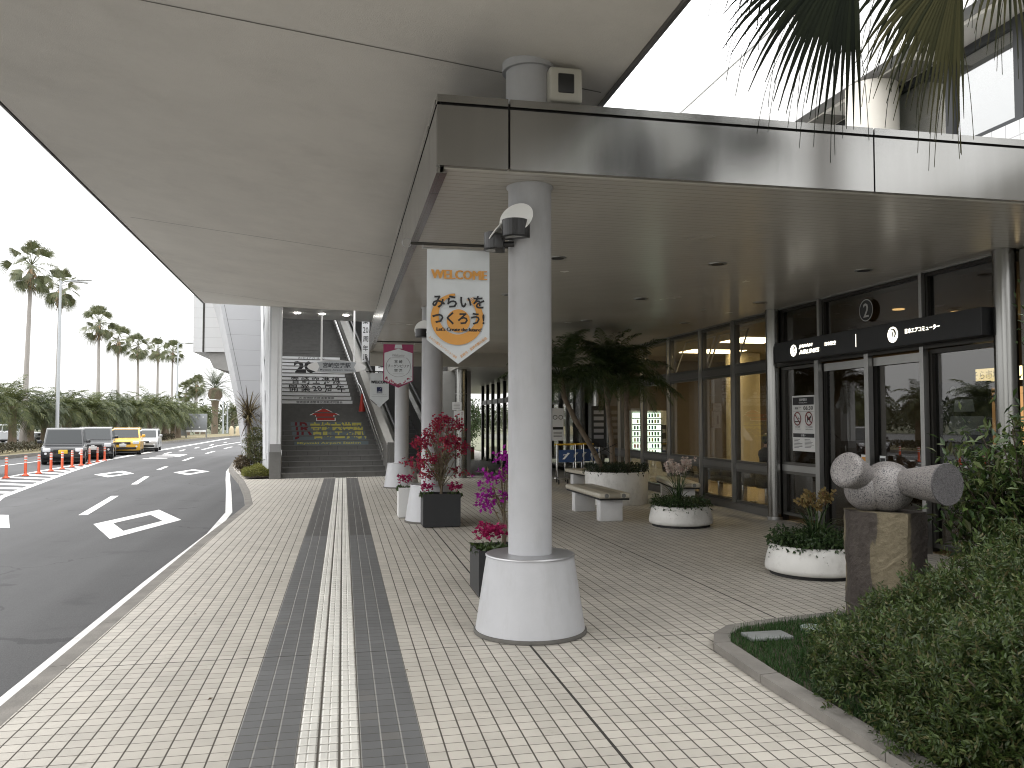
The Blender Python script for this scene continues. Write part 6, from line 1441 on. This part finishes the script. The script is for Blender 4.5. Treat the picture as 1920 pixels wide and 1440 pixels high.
TP = [(-19.49, 56.6, 11.4, 'tallest fan palm beyond the road, leftmost, its trunk left of the first street lamp', 1.22, 1.0), (-19.53, 62.8, 11.0, 'fan palm with its crown right behind the first street lamp head', 1.12, .3),
      (-20.8, 77.4, 10.2, 'third tall fan palm from the left, standing clear of the street lamp', 1.18, 1.4), (-21.2, 85.65, 9.55, 'fourth tall fan palm from the left beyond the road', 1.1, 1), (-20.8, 91.7, 9.4, 'fifth tall fan palm from the left beyond the road', 1.08, .8),
      (-20.85, 100.9, 9.9, 'sixth tall fan palm from the left beyond the road', 1.1, .5), (-21.3, 111.2, 10.5, 'seventh tall fan palm from the left, beside the second street lamp', 1.12, .5),
      (-27.9, 158.6, 7.0, 'far small fan palm, left of the three in the distance', 1.5, 0), (-27.6, 166, 8.2, 'far small fan palm, middle of the three in the distance', 1.5, 0), (-26.0, 158.2, 8.4, 'far small fan palm, right of the three in the distance', 1.45, 0)]
for k, (x, y, h, l, s_, le) in enumerate(TP): tall_palm(x, y, h, l, k+1, s_, le)
# date palm with a pineapple shaped trunk head
dp = thing('date_palm', 'stout date palm with pineapple shaped trunk top near the far street lamps', 'palm', (-16.7, 115.6, -.12))
MB().tube([(0, 0, 0), (0, 0, 3.0), (0, 0, 4.2), (0, 0, 5.0), (0, 0, 5.8), (0, 0, 6.1)], [.45, .4, .5, .95, .85, .4], 14).build('trunk', M_BARK, dp)
m = MB()
for i in range(40): frond(m, (0, 0, 6.0), 2.4*i, R(80-95*i/40+random.uniform(-5, 5)), 3.6, 1.1, 24, .5, .06, .4, True, .03)
m.build('crown', L_LOW2, dp)
def low_crown(seed, nf, L, dr, lw):
    random.seed(seed); m = MB()
    for i in range(nf): frond(m, (0, 0, 0), 2.4*i+seed, R(82-100*i/nf+random.uniform(-8, 8)), L*random.uniform(.8, 1.1), dr*random.uniform(.8, 1.2), 24, lw, .05, .35, False, .02)
    return m
lc = [low_crown(3, 40, 2.1, 2.3, .55).build('crown', L_LOW), low_crown(4, 36, 2.3, 2.0, .55).build('crown', L_LOW), low_crown(5, 38, 2.0, 2.6, .5).build('crown', L_LOW2)]
lt = MB(); lt.tube([(0, 0, 0), (.02, 0, .3), (0, .02, .7), (0, 0, 1)], [.26, .2, .19, .22], 10); lt = lt.build('trunk', M_BARK); protos += lc+[lt]
LP = [(-18.6, 48.5, 3.3), (-18.9, 53.2, 3.0), (-17.9, 55.5, 2.85), (-17.4, 58.2, 2.95), (-16.6, 60.6, 2.75), (-16.0, 63.5, 2.95), (-15.3, 66.5, 2.95), (-14.9, 69.5, 3.0), (-14.5, 73, 3.0), (-14.6, 77, 2.9), (-14.9, 81, 2.7),
      (-22.5, 52, 3.4), (-21.5, 57.5, 3.1), (-21.2, 63, 3.0), (-20.4, 67.5, 3.2), (-19.6, 72, 3.2), (-18.5, 77, 3.3), (-17.6, 82, 3.2), (-17.2, 88, 3.0), (-16.5, 95, 2.9), (-16.2, 103, 2.9), (-18.0, 110, 3.0), (-15.0, 120, 3.2), (-12.6, 124, 3.2), (-10, 130, 3.0), (-7.5, 134, 3.0), (-19.5, 43.5, 3.3), (-18.9, 38, 3.1), (-19.4, 33, 3.3), (-18.8, 27.5, 3.0)]
NM = ['first', 'second', 'third', 'fourth', 'fifth', 'sixth', 'seventh', 'eighth', 'ninth', 'tenth', 'eleventh', 'twelfth', 'thirteenth', 'fourteenth', 'fifteenth']
for k, (x, y, h) in enumerate(LP):
    lab = f'low bushy palm, {NM[k]} from the left in the row along the road' if k < 11 else f'low bushy palm in the rear row, {NM[k-11]} from the left' if k < 26 else f'low bushy palm outside the left edge, mirrored in the door glass, number {k-25} going back'
    t = thing('low_palm', lab, 'palm', (x, y, -.05), R(71*k), 'low bushy palms lining the far side of the road')
    c = lc[k % 3 if k % 4 else 0].copy(); COL.objects.link(c); c.parent = t; c.location = (0, 0, h-.55); sc_k = .92+.18*((k*37) % 10)/10; c.scale = (sc_k, sc_k, sc_k*.95)
    q = lt.copy(); COL.objects.link(q); q.parent = t; q.scale = (1.1, 1.1, h-.5)
for k, (x, y, h, l) in enumerate(((6.0, -3.5, 7.2, 'tall fan palm in the garden behind the photographer, nearer one'), (5.2, -9, 9.5, 'tall fan palm in the garden behind the photographer, middle one'), (-6, -26, 9.5, 'tall fan palm behind the photographer across the road'))): tall_palm(x, y, h, l, k+3, 1.25, 0, 'fan palms behind the photographer')
for p_ in protos: bpy.data.objects.remove(p_)
# clipped low hedge at the kerb
hb = MB((-16.5, 55, .03)); pth = [(-16.2, 34), (-16.1, 40.5), (-15.6, 52), (-14.7, 64), (-14.2, 74)]
for a, b in zip(pth[:-1], pth[1:]):
    n = 2600; u = rng.random((n, 1)); c = V3((*a, 0))*(1-u)+V3((*b, 0))*u; P_ = c+np.stack([rng.uniform(-.5, .45, n), rng.normal(size=n)*.1, .03+rng.random(n)**.6*.45], 1)
    leaf_cloud(hb, P_, rand_dirs(n)+V3((.2, -.2, .6)), rng.uniform(.10, .18, n), .6)
hb = hb.build('clipped_hedge', leafmat('brown_hedge_leaves', [(.035, .03, .018), (.055, .045, .025), (.04, .045, .02)], .6, .1)); hb.location = (-16.5, 55, .03); tag(hb, 'low brownish clipped hedge along the kerb under the palms', 'hedge')
# street lamps
def lamp(x, y, h, lab, arms=((1, .0), (.7, .6))):
    t = thing('street_lamp', lab, 'street lamp', (x, y, -.02), 0, 'street lamps beyond the road')
    MB().tube([(0, 0, 0), (0, 0, 1.2), (0, 0, h)], [.13, .105, .065], 12).build('pole', mat('lamp_pole_grey', (.40, .42, .44), .45, .3), t)
    for k, (dx, dy) in enumerate(arms):
        a = MB(); a.tube([(0, 0, h-.25), (.25*dx, .25*dy, h-.02), (1.0*dx, 1.0*dy, h+.08)], .035, 8); a.build('arm', mat('lamp_pole_grey', (.40, .42, .44)), t)
        hd_ = MB(); M_ = Matrix.Translation((1.35*dx, 1.35*dy, h+.07)) @ Matrix.Rotation(math.atan2(dy, dx), 4, 'Z'); hd_.rbox(-.45, .40, -.13, .13, -.06, .07, r=.05, mtx=M_); hd_.build('lamp_head', mat('lamp_head_grey', (.45, .46, .47), .4), t)
    return t
lamp(-16.85, 54.3, 10.1, 'tall street lamp behind the black van, first from the left')
lamp(-16.75, 90.2, 9.6, 'street lamp second from the left, where the tall palm row ends')
lamp(-14.95, 110.4, 4.2, 'short street lamp near the stout date palm', ((-1, 0),)); lamp(-15.1, 115.5, 4.0, 'short street lamp farthest right, beside the dracaena bush', ((1, 0),))
# road signboard seen from behind
rs = thing('road_signboard', 'large grey road signboard on two posts at the far kerb', 'sign', (-13.6, 82.3, .0))
MB().rbox(-.85, 1.0, -.06, .06, .75, 2.25, r=.02).build('board', mat('board_back_grey', (.20, .21, .22), .5, var=.1), rs); MB().box(-.8, .95, -.065, -.061, .55, .74).build('lower_panel', M_STICK, rs)
for x in (-.82, .97): MB().box(x-.06, x+.06, -.05, .05, -.1, 2.25).build('post', M_ALU, rs)
MB().rbox(-1.9, -.9, .1, .22, .2, 1.6, r=.02).build('side_board', mat('side_board_grey', (.32, .33, .34), .5), rs)
w = MB()
for k in range(5): rect2d(w, plane_m((-.6+.32*k, -.0615, 1.0 if k % 2 else 1.95), (1, 0, 0), (0, 0, 1)), -.06, .06, -.04, .04)
w.build('pale_marks', M_STICK, rs)
for k, x in enumerate((-11.6, -11.2, -10.9, -10.1)):
    t = MB((x, 92, -.1)); t.lathe([(.22, -.1), (.24, .7), (.16, .95), (.05, 1.05)], (x, 92+2*k), 12); t = t.build('stone_bollard', mat('bollard_stone', (.45, .38, .26), .8)); t.location = (x, 92, -.1)
    tag(t, ['cream bollard by the far kerb, leftmost of four', 'cream bollard by the far kerb, second of four', 'cream bollard by the far kerb, third of four', 'cream bollard by the far kerb, standing apart on the right'][k], 'bollard', 'cream bollards at the far kerb')
# long white roofed walkway behind the palms
sh_ = thing('covered_walkway', 'long low white roofed walkway behind the palm row', 'shelter', (-23, 80, 0)); cv = MB(); n = 10; v = []; f = []
for i in range(n+1):
    a = math.pi*(.12+.76*i/n); v += [(-2.2*math.cos(a), -12, 1.5+.75*math.sin(a)), (-2.2*math.cos(a), 12, 1.5+.75*math.sin(a))]
for i in range(n): f.append((2*i, 2*i+1, 2*i+3, 2*i+2))
cv.add(v, f, True); cv.add([(x, y, z+.05) for x, y, z in v], f, True); cv.build('curved_roof', mat('walkway_roof_white', (.5, .51, .5), .4), sh_)
for y in range(-11, 12, 4):
    for x in (-1.7, 1.7): MB().box(x-.06, x+.06, y-.06, y+.06, 0, 1.95).build('post', M_ALU, sh_)
# mass of trees closing the view
fb = MB((-30, 140, 0)); n = 40000
xx = rng.uniform(-95, 42, n); yy = 138+rng.normal(size=n)*9+np.abs(xx+20)*.15; m_ = rng.random(n) < .4; xx = np.where(m_, -62+rng.normal(size=n)*4, xx); yy = np.where(m_, rng.uniform(-20, 140, n), yy); hh = 3.1+1.1*np.sin((xx+yy)*.31)+.8*np.sin((xx+yy)*.83+1)+.5*np.sin((xx+yy)*2.1); zz = rng.random(n)**.55*hh
leaf_cloud(fb, np.stack([xx, yy, zz], 1), rand_dirs(n)+V3((0, 0, .2)), rng.uniform(.45, .9, n), .55)
fb = fb.build('tree_belt', leafmat('far_tree_leaves', [(.022, .032, .014), (.04, .052, .022), (.055, .062, .03)], .6, .1)); fb.location = (-30, 140, 0); tag(fb, 'far belt of dark trees beyond the road bend', 'trees', kind='stuff')
# parked cars glimpsed between the trunks are built with the car builder below

# ---------------------------------------------------------------- CARS
M_CARG = mat('car_glass', (.014, .018, .020), .06, spec=.4); M_TYRE = mat('tyre', (.014, .014, .014), .8); M_RIM = mat('rim', (.45, .45, .45), .3, .9)
M_HEAD = mat('headlamp', (.62, .63, .65), .12); M_PLY = mat('yellow_plate', (.62, .42, .03), .4); M_PLW = mat('white_plate', (.62, .62, .60), .4); M_CHR = mat('chrome', (.6, .6, .6), .12, 1)
def car(x, y, rz, label, paint, Lc, Wc, Hc, hood, hz, wsb, wst, rear=.12, plate=M_PLW, boxy=0.0, group='cars waiting at the far kerb', dark_grille=True):
    """front faces local -y; hood = bonnet length, hz = bonnet height, wsb/wst = windscreen base and top (from the front)"""
    t = thing('parked_car', label, 'car', (x, y, -.12), rz, group); hw = Wc/2; y0 = 0; zb = .17*Hc; belt = hz+.10*Hc
    bm_ = bmesh.new()
    prof = [(.03, zb), (0, zb+.14), (.0, hz*.80), (.05+.02*(1-boxy), hz*.93), (hood*.55, hz), (wsb, hz+.05), (Lc-rear*.6, belt), (Lc-.02, belt-.05), (Lc, zb+.15), (Lc-.05, zb)]
    def loft(pr, w_of, cap=True):
        a = [bm_.verts.new((-w_of(z), yy, z)) for yy, z in pr]; b = [bm_.verts.new((w_of(z), yy, z)) for yy, z in pr]; n = len(pr)
        bm_.faces.new(a[::-1] if False else a); bm_.faces.new(b[::-1])
        for i in range(n): bm_.faces.new((a[i], b[i], b[(i+1) % n], a[(i+1) % n]))
    wl = lambda z: hw*(1-.05*max(0, (z-hz*.7)/(Hc-hz*.7)))
    loft(prof, wl)
    wu = lambda z: hw*.965*(1-.13*(z-hz)/(Hc-hz))
    gh = [(wsb+.0, hz+.02), (wst, Hc-.05), (wst+.18, Hc-.005), ((wst+Lc)/2, Hc), (Lc-rear-.25, Hc-.01), (Lc-rear-.08, Hc-.07), (Lc-rear*.55, belt-.02)]
    loft(gh, wu)
    bmesh.ops.recalc_face_normals(bm_, faces=bm_.faces[:]); bmesh.ops.bevel(bm_, geom=[e for e in bm_.edges if e.calc_length() > .2], offset=.035, segments=2, profile=.6, affect='EDGES')
    body = MB().bm(bm_, smooth=False).build('body', paint, t)
    for p_ in body.data.polygons: p_.use_smooth = p_.area < .03
    # windscreen and side windows, a few mm proud
    def q(u, v): return wsb+(wst-wsb)*u, hz+.02+(Hc-.05-hz-.02)*u
    ya, za = q(.10, 0); yb_, zb_ = q(.93, 0); nn = Vector((0, -(Hc-hz), (wst-wsb))).normalized()*.012
    ws = MB(); ws.add([(-wu(za)*.90, ya+nn.y, za+nn.z), (wu(za)*.90, ya+nn.y, za+nn.z), (wu(zb_)*.88, yb_+nn.y, zb_+nn.z), (-wu(zb_)*.88, yb_+nn.y, zb_+nn.z)], [(0, 1, 2, 3)]); ws.build('windscreen', M_CARG, t)
    zl, zt = hz+.10*Hc, Hc-.10; span = Lc-rear-.22-(wst+.02); yb0 = wsb+(wst-wsb)*.28
    for s_ in (-1, 1):
        e0, e1 = .006, .006
        for a, b, c, d in ((yb0+.10, wst+.10, wst+.05+span*.42, wst+.05+span*.42), (wst+.12+span*.42, wst+.12+span*.42, wst+span*.80, wst+span*.80), (wst+.06+span*.80, wst+.06+span*.80, wst+span, wst+span*1.02)):
            sw = MB(); P_ = [(s_*(wu(zl)+e0), a, zl), (s_*(wu(zt)+e1), b, zt), (s_*(wu(zt)+e1), c, zt), (s_*(wu(zl)+e0), d, zl)]; sw.add(P_, [(0, 1, 2, 3) if s_ > 0 else (3, 2, 1, 0)]); sw.build('side_window', M_CARG, t)
        mr = MB(); mr.rbox(s_*(hw+.10)-.08, s_*(hw+.10)+.08, yb0-.02, yb0+.08, zl-.03, zl+.10, r=.025); mr.box(min(s_*hw*.93, s_*(hw+.05)), max(s_*hw*.93, s_*(hw+.05)), yb0+.01, yb0+.05, zl-.01, zl+.03); mr.build('door_mirror', paint, t)
        ls = MB(); ls.rbox(s_*hw*.74-hw*.18, s_*hw*.74+hw*.18, -.018, .09, hz*.70, hz*.90, r=.025, seg=2); ls.build('headlight', M_HEAD, t)
        dl = MB(); dl.box(s_*(wl(zl)+.004)-.003, s_*(wl(zl)+.004)+.003, wst+span*.40, wst+span*.405, zb+.1, zl-.05); dl.rbox(s_*(hw+.002)-.012, s_*(hw+.002)+.012, wst+span*.30, wst+span*.38, zl-.17, zl-.13, r=.005); dl.build('door_handle', M_CHR if paint not in (M_BLACKP,) else M_BLACKP, t)
        for k, yy in enumerate((.19*Lc, .81*Lc)):
            rw = .205*Hc; wb = MB(); MX = Matrix.Translation((s_*(hw-.085), yy, rw)) @ Matrix.Rotation(R(90), 4, 'Y'); wb.lathe([(rw*.6, -.085), (rw*.95, -.09), (rw, -.06), (rw, .06), (rw*.95, .09), (rw*.6, .085)], n=28, mtx=MX); wb = wb.build('wheel', M_TYRE, t)
            rm = MB(); rm.lathe([(rw*.10, .092), (rw*.62, .088), (rw*.66, .07)] if s_ > 0 else [(rw*.66, -.07), (rw*.62, -.088), (rw*.10, -.092)], n=20, mtx=MX)
            rm.build('rim', M_RIM, wb)
            ar = MB(); ring2d(ar, plane_m((s_*(hw+.003), yy, rw), (0, 1, 0), (0, 0, 1)), (0, 0), rw*1.02, rw*1.22, 0, 180, 20); ar.build('wheel_arch', M_BLK, t)
    fr = MB(); fr.rbox(-hw*.44, hw*.44, -.012, .05, hz*.68, hz*.84, r=.015); fr.build('grille', M_BLK, t)
    fr = MB(); fr.rbox(-hw*.78, hw*.78, -.016, .04, zb+.05, zb+.17, r=.02); fr.build('lower_intake', M_BLK, t)
    fr = MB(); fr.rbox(-hw*.10, hw*.10, -.022, .02, hz*.73, hz*.79, r=.01); fr.build('front_badge', M_CHR, t)
    fr = MB(); fr.rbox(-.16, .16, -.03, .0, zb+.19, zb+.34, r=.008); fr.build('number_plate', plate, t)
    for s_ in (-1, 1): fl_ = MB(); fl_.lathe([(.05, -.02), (.045, .01)], n=14, mtx=Matrix.Translation((s_*hw*.78, -.01, zb+.2)) @ Matrix.Rotation(R(90), 4, 'X')); fl_.build('fog_light', M_HEAD, t)
    MB().box(-hw*.9, hw*.9, .15, Lc-.15, zb*.55, zb+.02).build('underside', M_BLK, t)
    return t
P_BLK = mat('black_car_paint', (.012, .013, .016), .18, coat=.6); P_YEL = mat('yellow_car_paint', (.66, .36, .025), .28, coat=.5); P_SIL = mat('silver_car_paint', (.42, .43, .44), .28, .5, coat=.4); P_WHT = mat('white_car_paint', (.62, .62, .62), .3)
car(-10.72, 35.3, R(14), 'black boxy van with yellow number plate, front of the waiting cars', P_BLK, 3.4, 1.52, 1.44, .45, .72, .50, .95, .1, M_PLY, 1)
car(-10.86, 39.75, R(12), 'black minivan behind the boxy van, with a chrome side strip', P_BLK, 4.1, 1.6, 1.44, .75, .80, .72, 1.35, .12, M_PLW)
car(-10.80, 44.6, R(10), 'yellow compact off-roader between the black minivan and the silver car', P_YEL, 3.7, 1.6, 1.36, .85, .78, .82, 1.40, .14, M_PLW)
car(-10.85, 48.9, R(8), 'small silver hatchback, last of the four waiting cars', P_SIL, 3.7, 1.55, 1.26, .85, .72, .85, 1.5, .18, M_PLW)
car(-11.0, 25.5, R(10), 'black car cut off by the left edge of the picture', P_BLK, 4.1, 1.55, 1.40, .75, .80, .72, 1.35, .12, M_PLW)
car(-24.5, 64, R(80), 'white parked car glimpsed between the palm trunks, left one', P_WHT, 4.2, 1.7, 1.45, .9, .8, .9, 1.6, .2, group='cars parked behind the palms'); car(-23.5, 72, R(80), 'silver parked car glimpsed between the palm trunks, right one', P_SIL, 4.2, 1.7, 1.45, .9, .8, .9, 1.6, .2, group='cars parked behind the palms')
# orange delineator posts
M_OR = mat('orange_post', (.62, .09, .03), .45); M_RF = mat('reflective_band', (.62, .56, .54), .3)
PO = [(-9.87, 27.4), (-9.72, 28.5), (-9.70, 29.6), (-9.75, 30.9), (-9.78, 32.15), (-9.84, 33.45), (-9.88, 34.7), (-9.93, 35.9), (-9.98, 37.2), (-10.12, 38.8)]
pp0 = None
for k, (x, y) in enumerate(PO):
    lab = f'orange delineator post, {NM[k]} from the left in the row by the waiting cars'
    if pp0 is None:
        pp0 = thing('delineator_post', lab, 'post', (x, y, RZ+.005), 0, 'orange delineator posts along the hatched strip'); MB().lathe([(.10, .0), (.10, .02), (.055, .05), (.042, .08), (.042, .60), (.03, .625)], n=16).build('post', M_OR, pp0)
        for z in (.40, .49, .57): MB().lathe([(.0435, z), (.0435, z+.045)], n=16, caps=False).build('reflective_band', M_RF, pp0)
    else: q = copy_tree(pp0); q.location = (x, y, RZ+.005); q['label'] = lab

# ================================================================ PLANTING BED left of the stairs
g = MB(); g.sheet([(-2.62, 23.75), (-1.95, 23.85), (-2.2, 25.6), (-2.75, 27), (-3.6, 29.9), (-3.05, 26.6)], .05); setting(g.build('station_bed_soil', M_SOIL))
lh = MB((-2.35, 24.6, 0)); n = 5200; u = rng.random(n); xx = -2.72+u*.80+rng.normal(size=n)*.02; yy = 23.95+rng.random(n)*1.4; zz = .02+rng.random(n)**.7*(.30+.05*np.sin(xx*13))*(1-.5*np.abs(2*u-1)**4)
leaf_cloud(lh, np.stack([xx-.12*(yy-24), yy, zz], 1), rand_dirs(n)+V3((0, 0, .6)), rng.uniform(.035, .06, n), .5); lh = lh.build('low_hedge', leafmat('yellow_green_leaves', [(.10, .115, .022), (.16, .165, .035), (.21, .20, .05)], .5, .25)); lh.location = (-2.35, 24.6, 0); tag(lh, 'low yellow green clipped hedge at the foot of the stair pillar', 'hedge')
L_COR = leafmat('bronze_sword_leaves', [(.05, .035, .022), (.10, .075, .035), (.16, .13, .055), (.04, .03, .02)], .5, .15)
dr = thing('dracaena', 'spiky bronze leaved dracaena above the shrub by the panelled building', 'plant', (-2.84, 26.4, .05)); MB().tube([(0, 0, 0), (.03, 0, .9), (0, 0, 1.7)], [.06, .05, .045], 8).build('stem', M_BARK, dr); m = MB()
for i in range(120): arch(m, (0, 0, 1.72+random.uniform(-.25, .1)), 2.4*i, R(random.uniform(-25, 80)), random.uniform(.6, .9), random.uniform(.5, 1.3), .024, 6)
m.build('leaves', L_COR, dr)
L_ST = leafmat('pale_green_leaves', [(.07, .085, .03), (.12, .13, .05), (.18, .18, .085), (.05, .06, .025)], .5, .2)
shrub(-2.55, 26.1, .05, (.52, .45, .76), 3600, L_ST, 'pale green leafy shrub under the dracaena beside the building', (.05, .09))
shrub(-2.95, 26.0, .05, (.30, .35, .28), 1400, leafmat('dry_leaves', [(.10, .075, .045), (.16, .12, .07), (.06, .05, .03)], .7, .1), 'dry brown low shrub at the kerb left of the pale green shrub', (.05, .09))
MB().box(-2.24, -2.20, 25.2, 25.24, 0, .95).build('stake', M_BARK); tag(bpy.data.objects['stake'], 'thin wooden stake beside the pale green shrub', 'stake')
# palms and a garden tree behind the camera, mirrored in the steel fascia and the glass
